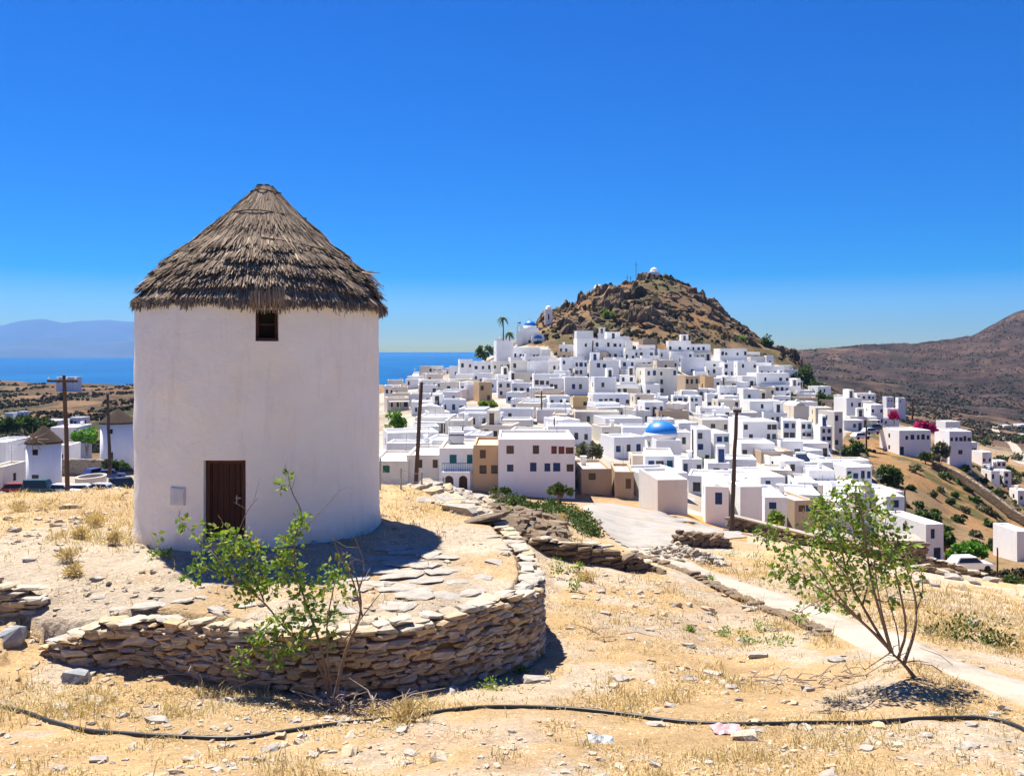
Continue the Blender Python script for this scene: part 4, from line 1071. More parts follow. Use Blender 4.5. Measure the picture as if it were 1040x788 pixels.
# leggy green shrub in front of the curved wall
bs_ = on_ground(338, 700, 9, 14); yb = 12.12; bs_ = Vector(((338 - CX) / F * yb, yb, gh((338 - CX) / F * yb, yb)))
B0 = (338, HY - F * (bs_.z - .05) / yb, yb)
branchy('shrub', 'leggy green shrub growing against the curved wall, its stems reaching up past the mill door', 'shrub', (bs_.x, yb, bs_.z - .05), [
    (1.7, [B0, (326, 655, yb), (310, 610, yb + .3), (298, 575, yb + .5), (300, 545, yb + .5)]),
    (1.0, [(300, 545, yb + .5), (308, 520, yb + .5), (296, 500, yb + .5), (292, 480, yb + .5)]),
    (1.9, [B0, (350, 660, yb), (368, 625, yb + .1), (364, 590, yb + .2), (352, 560, yb + .3)]),
    (.9, [(368, 625, yb + .1), (358, 585, yb), (342, 560, yb), (338, 540, yb)]),
    (1.0, [(364, 600, yb + .1), (372, 575, yb + .2), (360, 545, yb + .2)]), (.8, [(350, 650, yb), (380, 610, yb + .1), (388, 600, yb)]),
    (1.3, [B0, (322, 665, yb + .1), (290, 640, yb + .2), (268, 610, yb + .4), (240, 590, yb + .6), (205, 575, yb + .9)]),
    (.8, [(268, 610, yb + .4), (252, 570, yb + .7), (240, 545, yb + .8), (225, 530, yb + .9)]),
    (.8, [(240, 590, yb + .6), (215, 560, yb + .8), (190, 535, yb + .9), (178, 525, yb + 1)]),
    (.9, [(290, 640, yb + .2), (275, 655, yb), (255, 660, yb - .1), (240, 672, yb - .1)]),
    (.8, [B0, (300, 690, yb - .1), (270, 690, yb - .2), (240, 680, yb - .2)]),
    (1.0, [B0, (330, 640, yb - .1), (338, 600, yb - .1), (345, 570, yb)]),
    (.6, [(240, 545, yb + .8), (250, 520, yb + .8), (262, 505, yb + .8)]), (.5, [(300, 545, yb + .5), (330, 515, yb + .5), (345, 498, yb + .4)])],
    [(292, 484, yb + .5, .10), (285, 492, yb + .5, .10), (300, 540, yb + .5, .17), (294, 555, yb + .5, .2), (306, 528, yb + .5, .13), (300, 580, yb + .5, .22), (285, 570, yb + .5, .2),
     (240, 550, yb + .8, .25), (225, 545, yb + .8, .2), (205, 540, yb + .9, .17), (185, 532, yb + 1, .13), (258, 558, yb + .7, .2), (232, 572, yb + .7, .25), (255, 585, yb + .6, .26), (275, 590, yb + .5, .24), (205, 572, yb + .9, .2), (160, 545, yb + 1, .07), (195, 585, yb + .9, .16),
     (310, 600, yb + .3, .22), (330, 590, yb + .2, .18), (345, 578, yb, .2), (350, 600, yb, .16), (335, 625, yb, .16), (315, 630, yb, .2), (290, 630, yb + .1, .22), (270, 640, yb, .2), (262, 655, yb, .17), (300, 655, yb - .1, .18), (245, 672, yb - .1, .16), (280, 668, yb - .1, .13), (335, 648, yb - .1, .14), (320, 612, yb, .16), (250, 600, yb + .5, .2)],
    1700, 0.088, M_LEAF, M_BARK, 0.016, thin=.36)
# slanting tree beside the path
bt = on_ground(928, 686, 9, 16); yt = bt.y
T0 = (928, 686, yt)
def tree_right():
    nodes = []; root = thing('tree', 'leaning small tree with several bare lower stems and a ragged green crown beside the path', 'tree', tuple(bt)); b = MB(); o = Vector(bt)
    brs = [(1.9, [(930, 689, yt), (918, 674, yt), (905, 662, yt)]),
     (1.5, [(918, 674, yt), (930, 640, yt), (931, 612, yt + .1), (925, 590, yt + .2), (918, 570, yt + .3)]),
     (1.2, [(912, 668, yt), (922, 640, yt - .1), (914, 600, yt - .1), (908, 575, yt), (912, 545, yt)]),
     (1.4, [(905, 662, yt), (890, 640, yt), (876, 615, yt + .1), (862, 590, yt + .1), (855, 560, yt + .2), (850, 530, yt + .2)]),
     (1.3, [(905, 662, yt), (896, 630, yt - .2), (886, 595, yt - .2), (880, 560, yt - .2), (876, 525, yt - .2), (868, 500, yt - .2)]),
     (1.1, [(898, 652, yt), (872, 628, yt), (845, 605, yt), (820, 590, yt), (795, 575, yt + .1)]),
     (.9, [(885, 640, yt), (856, 612, yt - .2), (835, 580, yt - .3), (815, 555, yt - .3), (790, 545, yt - .3), (772, 540, yt - .3)]),
     (.8, [(876, 615, yt), (885, 580, yt + .3), (896, 550, yt + .3), (900, 525, yt + .3)]),
     (.6, [(905, 662, yt), (890, 672, yt - .1), (878, 680, yt - .2)]), (.6, [(845, 605, yt), (825, 612, yt), (812, 622, yt)]), (.6, [(931, 620, yt), (938, 600, yt), (935, 575, yt)]),
     (.7, [(862, 590, yt), (842, 560, yt), (832, 530, yt), (836, 505, yt)]), (.8, [(908, 666, yt), (900, 640, yt + .2), (892, 605, yt + .3), (888, 570, yt + .3), (884, 540, yt + .3)]), (.7, [(914, 668, yt), (912, 640, yt + .2), (902, 610, yt + .2), (898, 585, yt + .2)]), (.7, [(903, 660, yt), (880, 636, yt + .2), (858, 618, yt + .3), (836, 600, yt + .4)])]
    for w, br in brs:
        pts = [Vector(q) for q in smooth_line([P(*q) for q in br], 2)]; n = len(pts); r = 0.019 * w; nodes += pts[2:]
        b.tube([p - o for p in pts], [r * (1 - 0.75 * i / (n - 1)) for i in range(n)], 7)
        for _ in range(4):
            i = int(RNG.integers(n // 2, n)); d = Vector(RNG.normal(0, 1, 3)); d.z = abs(d.z) * .8; d.normalize(); L = RNG.uniform(.15, .45); q = pts[i] - o
            b.tube([q, q + d * L * .5 + Vector(RNG.normal(0, .02, 3)), q + d * L], [r * .25, r * .2, r * .08], 4)
    b.build('trunk', M_BARK, root, smooth=True)
    cl = [(860, 500, .2), (872, 497, .16), (845, 508, .2), (838, 520, .2), (858, 520, .26), (878, 515, .24), (895, 520, .22), (850, 540, .28), (870, 545, .28), (890, 540, .26), (906, 545, .24), (916, 560, .2), (835, 545, .22), (842, 565, .26),
          (862, 570, .26), (885, 568, .26), (905, 575, .2), (850, 590, .24), (870, 595, .22), (890, 590, .18), (830, 585, .22), (812, 560, .2), (795, 548, .18), (778, 542, .16), (768, 540, .1), (800, 575, .2), (785, 580, .14), (815, 590, .16), (840, 612, .16), (862, 615, .14),
          (915, 590, .12), (925, 575, .14), (930, 600, .1), (905, 610, .1), (822, 530, .12), (828, 610, .12), (812, 622, .12), (935, 580, .08)]
    cs = [(*P(px, py, yt + RNG.normal(0, .28)), r * 1.22) for px, py, r in cl]
    tw = MB()
    for x, y, z, r in cs:
        p = Vector((x, y, z)); q = min(nodes, key=lambda t: (t - p).length + .5 * max(0, t.z - p.z))
        for _ in range(3):
            e = p + Vector(RNG.normal(0, r * .6, 3)); m = q.lerp(e, .5) + Vector(RNG.normal(0, .04, 3)); tw.tube([q - o, m - o, e - o], [.009, .007, .003], 4)
    tw.build('twigs', M_BARK, root)
    foliage('crown', cs, 2150, 0.08, M_LEAF, root, np.array(bt), thin=.36)
tree_right()

def brush(name, label, px, py, n, spread, mat, cat='dead branches'):
    q = on_ground(px, py, 8, 40); b = MB()
    for _ in range(n):
        s = Vector((RNG.normal(0, spread), RNG.normal(0, spread * .5), abs(RNG.normal(0.03, .06)))); a = RNG.uniform(0, 6.28); L = RNG.uniform(.2, .75)
        d = Vector((math.cos(a), math.sin(a) * .6, RNG.uniform(-.15, .5))) * L
        z = gh(q.x + s.x, q.y + s.y) - q.z; s.z += z
        b.tube([s, s + d * .5 + Vector(RNG.normal(0, .04, 3)), s + d + Vector((0, 0, -.05))], [0.011, 0.009, 0.004], 5)
    o = b.build(name, mat); o.location = q; tag(o, label, cat); return o
brush('dead_bush', 'grey tangle of dead branches at the foot of the green shrub beside the black hose', 352, 722, 90, .38, M_TWIG)
brush('dead_bush', 'pale dry sticks leaning on the curved wall below the shrub leaves', 220, 690, 26, .45, M_TWIG)
brush('dead_bush', 'dry twigs strewn on the ground in front of the slanting tree', 835, 693, 46, .8, M_TWIG)
brush('dead_bush', 'few dry sticks lying on open ground beyond the curved wall corner', 612, 650, 9, .18, M_TWIG)

def tuft(name, label, cat, px, py, w, h, n, mat, size, group=None, ymin=8, ymax=60, thin=.25):
    q = on_ground(px, py, ymin, ymax); k = q.y / F
    cs = [(RNG.normal(0, w * k * .28), RNG.normal(0, w * k * .22), h * k * RNG.uniform(.15, .6), max(w, h) * k * .22) for _ in range(9)]
    V, F3 = leaf_cloud(cs, n, size, thin=thin, droop=-.6)
    V[:, 2] = np.maximum(V[:, 2], -0.02)
    o = np_mesh(name, V, F3, mat); o.location = q; tag(o, label, cat, group); return o
for px, py, w, h in ((500, 700, 30, 10), (530, 682, 16, 8), (550, 640, 10, 8)):
    tuft('weed_plant', 'low green weeds in the shade at the corner of the curved wall', 'weed', px, py, w, h, 150, M_LEAF, .05, 'green weeds at the corner of the curved wall')
for px, py, w, h in ((566, 585, 12, 30), (538, 540, 14, 18), (516, 528, 10, 14), (583, 600, 10, 16), (585, 580, 10, 14)):
    tuft('weed_plant', 'thin upright green weed between the platform and the terrace wall', 'weed', px, py, w, h, 90, M_LEAF, .09, 'upright weeds beside the terrace wall')
for px, py, w, h in ((775, 640, 26, 12), (740, 645, 24, 9), (790, 658, 30, 10), (760, 655, 24, 8), (720, 590, 16, 8), (770, 575, 26, 14), (745, 568, 18, 12), (700, 640, 12, 6)):
    tuft('weed_plant', 'patch of low green weeds in the dry grass near the path', 'weed', px, py, w, h, 150, M_LEAF, .06, 'patches of green weeds near the path')
for px, py, w, h in ((985, 640, 60, 14), (960, 648, 40, 12), (1010, 655, 40, 14)):
    tuft('weed_plant', 'green weeds growing through the straw field beyond the path', 'weed', px, py, w, h, 260, M_LEAFD, .09, 'weeds in the straw field')
for px, py, w, h in ((120, 552, 14, 16), (70, 572, 16, 16), (75, 585, 14, 14), (80, 545, 12, 12), (95, 530, 14, 12), (55, 515, 34, 9), (20, 518, 20, 8), (100, 535, 12, 14)):
    tuft('dry_tuft', 'straw-coloured dry grass clump on the slope beside the mill', 'dry grass', px, py, w, h, 260, M_STRAW, .13, 'dry grass clumps on the slope beside the mill', thin=.08)
for px, py, w, h in ((585, 565, 22, 26), (410, 735, 34, 20), (572, 530, 14, 10), (595, 590, 16, 10)):
    tuft('dry_tuft', 'round straw-coloured dry bush standing by a stone wall or hose', 'dry grass', px, py, w, h, 320, M_STRAW, .13, 'round dry bushes in the foreground', thin=.08)
tuft('thorn_bush', 'small brown thorn cushion on the rocky crest behind the platform', 'bush', 505, 513, 16, 14, 420, M_TWIG, .12, None, thin=.1)
tuft('weed_plant', 'yellow-green tuft at the left foot of the windmill', 'weed', 160, 566, 20, 14, 130, M_LEAF, .07)

# black hose
def hose():
    px = [(-30, 702), (10, 718), (25, 722), (60, 738), (120, 748), (200, 752), (250, 752), (290, 747), (350, 739), (420, 729), (500, 722), (560, 721), (640, 728), (700, 735), (760, 739), (860, 734), (950, 727), (1000, 728), (1030, 736), (1050, 745)]
    q = np.array([tuple(on_ground(a, b, 7, 16))[:2] for a, b in px])
    l, _ = resample(smooth_line(np.column_stack([q, q[:, 0] * 0]), 2), 0.12); z = H(l[:, 0], l[:, 1])
    for _ in range(6): z[1:-1] = (z[:-2] + z[1:-1] + z[2:]) / 3
    b = MB().tube(np.column_stack([l[:, :2], z + 0.020]), 0.027, 10)
    o = b.build('hose', M_HOSE, smooth=True); tag(o, 'long black irrigation hose lying across the dry ground in front', 'hose')
hose()
def litter(name, label, cat, px, py, w, h, mat):
    q = on_ground(px, py, 8, 16); k = q.y / F; g = 7; v = []; f = []
    for i in range(g):
        for j in range(g):
            v.append(((i / (g - 1) - .5) * w * k, (j / (g - 1) - .5) * w * k * .8, abs(RNG.normal(0, h * k * .45)) + .01))
    for i in range(g - 1):
        for j in range(g - 1): f.append((i * g + j, (i + 1) * g + j, (i + 1) * g + j + 1, i * g + j + 1))
    o = MB().add(v, f).build(name, mat); o.location = q; tag(o, label, cat); return o
litter('plastic_scrap', 'crumpled pinkish plastic scrap lying by the black hose', 'litter', 738, 744, 30, 4, plain('pink_plastic', (0.62, 0.36, 0.36), .5, .2, 9))
litter('plastic_scrap', 'crumpled bluish white plastic bag caught in the dead branches', 'litter', 343, 712, 16, 14, plain('white_plastic', (0.62, 0.66, 0.72), .45, .1, 9))
litter('plastic_scrap', 'small flat grey-blue plastic sheet on open ground in front of the black hose', 'litter', 610, 752, 26, 4, plain('grey_plastic', (0.40, 0.44, 0.46), .5, .2, 9))
# ------------------------------------------------------------------ hill rocks and scrub
def build_hill_rocks():
    n = 1500; st = Stones(SHAPES_R)
    y = RNG.uniform(288, 420, n); u = RNG.uniform(540, 826, n); x = (u - CX) / F * y
    k = (rock_mask(u, y) > 0.5) & np.all([np.hypot(x - (a - CX) / F * b, y - b - 1.5) > 6 for a, b in CHAPELS], axis=0) & (fbm(x, y, 18, 4, 43) > RNG.uniform(-.5, .25, n))
    x, y, u = x[k], y[k], u[k]; z = H(x, y)
    for a, b, c in zip(x, y, z):
        s = 0.75 * math.exp(abs(RNG.normal(0, .62)))
        if s > 2.2: s = 1.2 + .5 * RNG.random()
        st.add((a, b, c + s * RNG.uniform(-.3, .08)), (s * RNG.uniform(1.3, 2.6), s * RNG.uniform(.9, 1.3), s * RNG.uniform(.5, 1.0)), RNG.normal(0.1, .4), (RNG.normal(.15, .2), RNG.normal(.2, .18)))
    struct(st.build('hill_rocks', M_CRAG), 'stuff')
build_hill_rocks()

def build_scrub():
    cs = []
    def put(n, ur, yr, smin, smax, mask, gate=0.1, sc=20, seed=1):
        u = RNG.uniform(*ur, n); y = np.exp(RNG.uniform(math.log(yr[0]), math.log(yr[1]), n)); x = (u - CX) / F * y; z = H(x, y); p = HY - F * z / y
        k = mask(u, y, p) & (fbm(x, y, sc, 4, seed) > gate)
        for a, b, c in zip(x[k], y[k], z[k]): s = RNG.uniform(smin, smax); cs.append((a, b, c + s * .25, s))
    put(3000, (540, 850), (262, 415), .4, 1.2, lambda u, y, p: (rock_mask(u, y) > .4) | ~_inside(u, p, TOWN_POLY), 0.02, 12, 3)
    put(1500, (860, 1075), (98, 300), .25, .8, lambda u, y, p: ~_inside(u, p, TOWN_POLY), .12, 9, 5)
    put(14000, (780, 1080), (430, 1650), .4, 1.5, lambda u, y, p: y > 300, -.06, 45, 7)
    put(4200, (-40, 150), (190, 660), .4, 1.4, lambda u, y, p: y > 190, 0.02, 22, 9)
    C_ = np.array(cs); m = 14; n = len(C_)
    idx = np.repeat(np.arange(n), m); d = RNG.normal(0, 1, (n * m, 3)); d /= np.linalg.norm(d, axis=1)[:, None]; d[:, 2] = np.abs(d[:, 2]) * .75
    p = C_[idx, :3] + d * C_[idx, 3:4] * RNG.uniform(.35, .8, (n * m, 1))
    t = np.cross(d, RNG.normal(0, 1, d.shape)); t /= np.linalg.norm(t, axis=1)[:, None]; b = np.cross(d, t); s = C_[idx, 3:4] * RNG.uniform(.3, .6, (n * m, 1))
    V = np.stack([p - t * s - b * s * .6, p + t * s * 1.1 - b * s * .5 + d * s * .2, p + t * s * .7 + b * s + d * s * .3, p - t * s * .8 + b * s * .9], 1).reshape(-1, 3)
    Q = np.arange(n * m * 4).reshape(-1, 4)
    struct(np_mesh('hillside_scrub', V, Q, M_SCRUB), 'stuff')
build_scrub()

# ------------------------------------------------------------------ houses
WALLC = {}
def wallmat(key):
    c = {'w': (0.84, 0.835, 0.82), 'v': (0.80, 0.805, 0.82), 'c': (0.72, 0.64, 0.52), 'p': (0.74, 0.69, 0.60), 'o': (0.56, 0.38, 0.215), 'y': (0.66, 0.47, 0.22), 't': (0.42, 0.315, 0.215), 'g': (0.62, 0.61, 0.58), 's': (0.30, 0.235, 0.17), 'd': (0.50, 0.39, 0.28)}[key]
    if key not in WALLC:
        WALLC[key] = whitewash('limewash_' + {'w': 'white', 'v': 'cool_white', 'c': 'cream', 'p': 'ivory', 'o': 'ochre', 'y': 'yellow', 't': 'bare_tan', 'g': 'grey', 's': 'stone', 'd': 'sand'}[key], c, tuple(x * .7 for x in c), 0.45, 0.8, 1.6)
    return WALLC[key]
TONE = {'w': 'white', 'v': 'white', 'c': 'cream', 'p': 'ivory', 'o': 'ochre', 'y': 'yellow', 't': 'tan', 'g': 'pale grey', 's': 'stone', 'd': 'sand-coloured'}
ROOFM = {'w': whitewash('roof_white', (0.80, 0.78, 0.74), (.55, .5, .42), .5, .9, 1.5), 'c': whitewash('roof_cream', (0.70, 0.61, 0.48), (.5, .4, .3), .5, .9, 1.5), 'g': whitewash('roof_grey', (0.62, 0.60, 0.57), (.4, .37, .33), .5, .9, 1.5), 't': whitewash('roof_tan', (.55, .43, .3), (.4, .3, .2), .5, .9, 1.5)}
M_GLASS, _nt, _bs = nodemat('window_glass'); _bs.inputs['Base Color'].default_value = (0.02, 0.024, 0.03, 1); _bs.inputs['Roughness'].default_value = 0.18
FRAME = {'d': plain('dark_wood_frame', (0.075, 0.055, 0.05), .7), 'b': plain('blue_paint', (0.022, 0.055, 0.17), .5), 'r': plain('red_brown_paint', (0.17, 0.055, 0.05), .6), 'g': plain('green_paint', (0.03, 0.13, 0.085), .6), 't': plain('teal_paint', (0.02, 0.14, 0.17), .55), 'k': plain('brown_paint', (.13, .085, .06), .7)}
M_BLUEDOME = plain('blue_dome_paint', (0.015, 0.19, 0.62), .45, .08, 1.5, .4); M_AWN = plain('faded_awning', (0.13, 0.13, 0.14), .85); M_WATER = plain('white_tank', (.75, .76, .78), .4)
M_PANEL = plain('solar_panel', (0.02, 0.03, 0.06), .25, .1, 3, .5)
CN = {'d': 'dark', 'b': 'blue', 'r': 'red-brown', 'g': 'green', 't': 'teal', 'k': 'brown'}
NUM = ['no', 'one', 'two', 'three', 'four', 'five', 'six', 'seven', 'eight', 'nine', 'ten', 'eleven', 'twelve']

ZDOWN = -3.0
def wall_face(mb, org, ux, L, Ht, holes, dp=0.18, zb=None):
    """upright rectangle from org along unit ux; inside is to the left of ux; holes (x0,x1,z0,z1) are sunk by dp"""
    inn = Vector((-ux.y, ux.x, 0)); zb = ZDOWN if zb is None else zb
    xs = sorted({0.0, L} | {h[0] for h in holes} | {h[1] for h in holes}); zs = sorted({zb, Ht} | {h[2] for h in holes} | {h[3] for h in holes})
    def q(x, z, d=0.0): v = org + ux * x + inn * d; return (v.x, v.y, z)
    for i in range(len(xs) - 1):
        for j in range(len(zs) - 1):
            mx, mz = (xs[i] + xs[i + 1]) / 2, (zs[j] + zs[j + 1]) / 2
            if any(h[0] < mx < h[1] and h[2] < mz < h[3] for h in holes): continue
            mb.add([q(xs[i], zs[j]), q(xs[i + 1], zs[j]), q(xs[i + 1], zs[j + 1]), q(xs[i], zs[j + 1])], [(0, 1, 2, 3)])
    for x0, x1, z0, z1 in holes:
        for a, b in (((x0, z0), (x0, z1)), ((x0, z1), (x1, z1)), ((x1, z1), (x1, z0)), ((x1, z0), (x0, z0))):
            mb.add([q(*a), q(*b), q(*b, dp), q(*a, dp)], [(0, 1, 2, 3)])

HOUSES = []      # dict records, for labels and overlap tests
def house_geo(rec):
    global ZDOWN
    ZDOWN = min(-3.0, float(np.min(H(rec['loc'][0] + np.array([-.5, .5, -.5, .5]) * rec['W'], rec['loc'][1] + np.array([-.5, -.5, .5, .5]) * rec['D']))) - rec['loc'][2] - .8)
    W, D, Ht = rec['W'], rec['D'], rec['H']; wc = rec['wall']; rg = random.Random(rec['seed'])
    root = thing(rec.get('name', 'house'), 'pending', 'house', rec['loc'], rec['rot'], 'houses of the hillside town')
    rec['root'] = root
    holes = []; wins = []
    rows = rec['rows']; nst = len(rows)
    sh = (Ht - 0.35) / max(nst, 1)
    for r, row in enumerate(rows):                 # rows from the top storey down
        if not row: continue
        z0 = Ht - 0.35 - sh * (r + 1)
        if isinstance(row, str):
            n = len(row); items = []
            for k, ch in enumerate(row):
                if ch in '. ': continue
                items.append(((k + .5 + rg.uniform(-.12, .12)) / n, ch))
        else: items = row
        for fx, ch in items:
            door = ch.isupper(); c = ch.lower()
            w = (rec.get('ww', 0.72)) * rg.uniform(.75, 1.25); h = rec.get('wh', 1.0) * rg.uniform(.8, 1.2)
            if door: w, h = 0.95, 2.05
            w = min(w, W * .8 / max(1, len(items))); h = min(h, sh * (.84 if door else .55))
            zc = z0 + (0.04 if door else sh * .36)
            x = min(max(fx * W, w / 2 + .15), W - w / 2 - .15)
            holes.append((x - w / 2, x + w / 2, zc, zc + h)); wins.append((x, w, zc, h, c, door))
    # drop overlaps
    ok = []; okw = []
    for h, w in zip(holes, wins):
        if all(h[1] < o[0] - .05 or h[0] > o[1] + .05 or h[3] < o[2] or h[2] > o[3] for o in ok): ok.append(h); okw.append(w)
    mb = MB(); jit = 0.05
    fl = Vector((-W / 2, -D / 2, 0)); fr = Vector((W / 2, -D / 2, 0)); br = Vector((W / 2, D / 2, 0)); bl = Vector((-W / 2, D / 2, 0))
    wall_face(mb, fl, Vector((1, 0, 0)), W, Ht, ok)
    sideh = []
    if rec.get('side', True) and D > 3 and wc not in 's':
        for k in range(nst): sideh.append((D * .5 - .4, D * .5 + .4, Ht - .35 - sh * (k + 1) + sh * .36, Ht - .35 - sh * (k + 1) + sh * .36 + min(1.0, sh * .5)))
    wall_face(mb, fr, Vector((0, 1, 0)), D, Ht, sideh if rec['sidew'] & 1 else []); wall_face(mb, br, Vector((-1, 0, 0)), W, Ht, []); wall_face(mb, bl, Vector((0, -1, 0)), D, Ht, sideh if rec['sidew'] & 2 else [])
    # parapet ring and its inner faces
    t = 0.22; ph = rec.get('par', 0.28); o = [fl, fr, br, bl]; i4 = [Vector((v.x - math.copysign(t, v.x), v.y - math.copysign(t, v.y), 0)) for v in o]
    for k in range(4):
        a, b = o[k], o[(k + 1) % 4]; c, d = i4[(k + 1) % 4], i4[k]
        mb.add([(a.x, a.y, Ht), (b.x, b.y, Ht), (c.x, c.y, Ht), (d.x, d.y, Ht)], [(0, 1, 2, 3)])
        mb.add([(d.x, d.y, Ht), (c.x, c.y, Ht), (c.x, c.y, Ht - ph), (d.x, d.y, Ht - ph)], [(0, 1, 2, 3)])
    mb.build('wall', wallmat(wc), root)
    rf = MB(); x, y = W / 2 - t, D / 2 - t; z = Ht - ph
    rise = rec.get('vault', 0)
    if rise:
        n = 9; pts = [(-x, z)] + [(-x + 2 * x * k / (n - 1), z + rise * math.sin(math.pi * k / (n - 1))) for k in range(1, n - 1)] + [(x, z)]
        rf.prism(pts, -y, y)
    else: rf.add([(-x, -y, z), (x, -y, z), (x, y, z), (-x, y, z)], [(0, 1, 2, 3)])
    ro = rf.build('roof', ROOFM[rec.get('roof', 'w')], root)
    for x, w, z, h, c, door in okw:
        b = MB(); x0, x1 = x - w / 2, x + w / 2; y = -D / 2
        f0 = -W / 2
        if door:
            b.box(f0 + x0, f0 + x1, y + .10, y + .16, z, z + h, 0); b.box(f0 + x0 + .12, f0 + x1 - .12, y + .085, y + .10, z + h * .58, z + h - .15, 1)
            b.build('door', [FRAME[c], M_GLASS], root); continue
        th = 0.075
        b.box(f0 + x0, f0 + x1, y + .13, y + .16, z, z + h, 1)
        b.box(f0 + x0, f0 + x0 + th, y + .07, y + .13, z, z + h, 0).box(f0 + x1 - th, f0 + x1, y + .07, y + .13, z, z + h, 0)
        b.box(f0 + x0 + th, f0 + x1 - th, y + .07, y + .13, z, z + th, 0).box(f0 + x0 + th, f0 + x1 - th, y + .07, y + .13, z + h - th, z + h, 0).box(f0 + x - .03, f0 + x + .03, y + .07, y + .13, z + th, z + h - th, 0)
        if c in 'brgtk' and rec.get('shut', True):
            for s0 in ((x0 + th, x - .03) if c != 'd' else ()): pass
            b.box(f0 + x0 + th + .01, f0 + x - .04, y + .05, y + .068, z + th, z + h - th, 0)
            if rg.random() < .75: b.box(f0 + x + .04, f0 + x1 - th - .01, y + .05, y + .068, z + th, z + h - th, 0)
        b.build('window', [FRAME[c], M_GLASS], root)
    for h in sideh:
        for bit, X, s in ((1, W / 2, -1), (2, -W / 2, 1)):
            if rec['sidew'] & bit:
                b = MB(); a0, a1 = (h[0] - D / 2, h[1] - D / 2)
                if bit == 2: a0, a1 = -a1, -a0
                xa, xb = sorted((X + s * .12, X + s * .17)); b.box(xa, xb, a0, a1, h[2], h[3], 1)
                xa, xb = sorted((X + s * .06, X + s * .119)); b.box(xa, xb, a0, a0 + .08, h[2], h[3], 0).box(xa, xb, a1 - .08, a1, h[2], h[3], 0).box(xa, xb, (a0 + a1) / 2 - .035, (a0 + a1) / 2 + .035, h[2], h[3], 0)
                b.build('window', [FRAME[rec.get('sc', 'd')], M_GLASS], root)
    ex = rec.get('extra', '')
    zr = Ht - ph
    def at(o, x, y, z): o.location = (x, y, z); return o
    if 'c' in ex:        # chimney
        s = rg.choice((-1, 1)); c = MB().box(-.28, .28, -.28, .28, 0, .95).box(-.36, .36, -.36, .36, .95, 1.05); at(c.build('chimney', wallmat('w'), root), s * (W / 2 - .9), D * .15, zr)
    if 's' in ex:        # solar water heater
        c = MB().add([(-.9, -.8, .15), (.9, -.8, .15), (.9, .6, 1.0), (-.9, .6, 1.0), (-.9, -.74, .1), (.9, -.74, .1), (.9, .66, .95), (-.9, .66, .95)], [(0, 1, 2, 3), (7, 6, 5, 4), (0, 4, 5, 1), (2, 6, 7, 3), (1, 5, 6, 2), (0, 3, 7, 4)])
        c.box(-.85, -.78, .5, .57, 0, 1.0).box(.78, .85, .5, .57, 0, 1.0)
        h = c.build('solar_heater', M_PANEL, root); at(h, rg.uniform(-.2, .2) * W, D * .2, zr)
        MB().lathe([(.26, -.85), (.28, -.8), (.28, .8), (.26, .85)], 10).build('tank', M_WATER, h).matrix_local = Matrix.Translation((0, .78, 1.12)) @ Matrix.Rotation(R(90), 4, 'Y')
    if 'a' in ex:        # aerial
        c = MB().tube([(0, 0, 0), (0, 0, 2.6)], .03, 4)
        for k in range(4): c.tube([(-.45 + .05 * k, 0, 2.5 - .2 * k), (.45 - .05 * k, 0, 2.5 - .2 * k)], .015, 4)
        at(c.build('aerial', M_METAL, root), rg.uniform(-.35, .35) * W, rg.uniform(0, .3) * D, zr)
    if 'p' in ex:        # shaded veranda on the front
        c = MB(); n = 3
        for k in range(n): c.box(-W * .42 + k * W * .42 - .06, -W * .42 + k * W * .42 + .06, -D / 2 - 2.0, -D / 2 - 1.88, -2.5, min(2.5, Ht * .7))
        c.build('veranda_post', wallmat('w'), root); MB().box(-W * .46, W * .46, -D / 2 - 2.15, -D / 2 - .01, min(2.5, Ht * .7), min(2.5, Ht * .7) + .16).build('veranda_roof', rec.get('awn', wallmat('p')), root)
    if 'u' in ex:        # small roof-top room
        w2, d2 = W * rg.uniform(.28, .42), D * .45; x2 = rg.choice((-1, 1)) * (W / 2 - w2 / 2 - .25); c = MB(); mb2 = MB()
        for a, ux, l in ((Vector((x2 - w2 / 2, D / 2 - .3 - d2, 0)), Vector((1, 0, 0)), w2), (Vector((x2 + w2 / 2, D / 2 - .3 - d2, 0)), Vector((0, 1, 0)), d2), (Vector((x2 + w2 / 2, D / 2 - .3, 0)), Vector((-1, 0, 0)), w2), (Vector((x2 - w2 / 2, D / 2 - .3, 0)), Vector((0, -1, 0)), d2)):
            wall_face(mb2, a, ux, l, zr + 2.3, [(w2 / 2 - .4, w2 / 2 + .4, zr + .01, zr + 1.9)] if ux.x > 0 else [], zb=zr)
        mb2.add([(x2 - w2 / 2, D / 2 - .3 - d2, zr + 2.3), (x2 + w2 / 2, D / 2 - .3 - d2, zr + 2.3), (x2 + w2 / 2, D / 2 - .3, zr + 2.3), (x2 - w2 / 2, D / 2 - .3, zr + 2.3)], [(0, 1, 2, 3)])
        h = mb2.build('roof_room', wallmat(wc), root)
        MB().box(x2 - .4, x2 + .4, D / 2 - .3 - d2 + .1, D / 2 - .3 - d2 + .16, zr + .01, zr + 1.9).build('door', FRAME[rg.choice('bdk')], h)
    if 'b' in ex:        # balcony with rail
        zb = (Ht - .35) * .5; c = MB().box(-W * .4, W * .4, -D / 2 - 1.1, -D / 2 - .005, zb - .14, zb); h = c.build('balcony', wallmat('w'), root)
        r_ = MB()
        for k in range(13): xx = -W * .39 + k * W * .065; r_.box(xx - .015, xx + .015, -D / 2 - 1.06, -D / 2 - 1.03, zb, zb + .85)
        r_.box(-W * .4, W * .4, -D / 2 - 1.07, -D / 2 - 1.02, zb + .85, zb + .92); r_.build('rail', FRAME[rec.get('sc', 'b')], h)
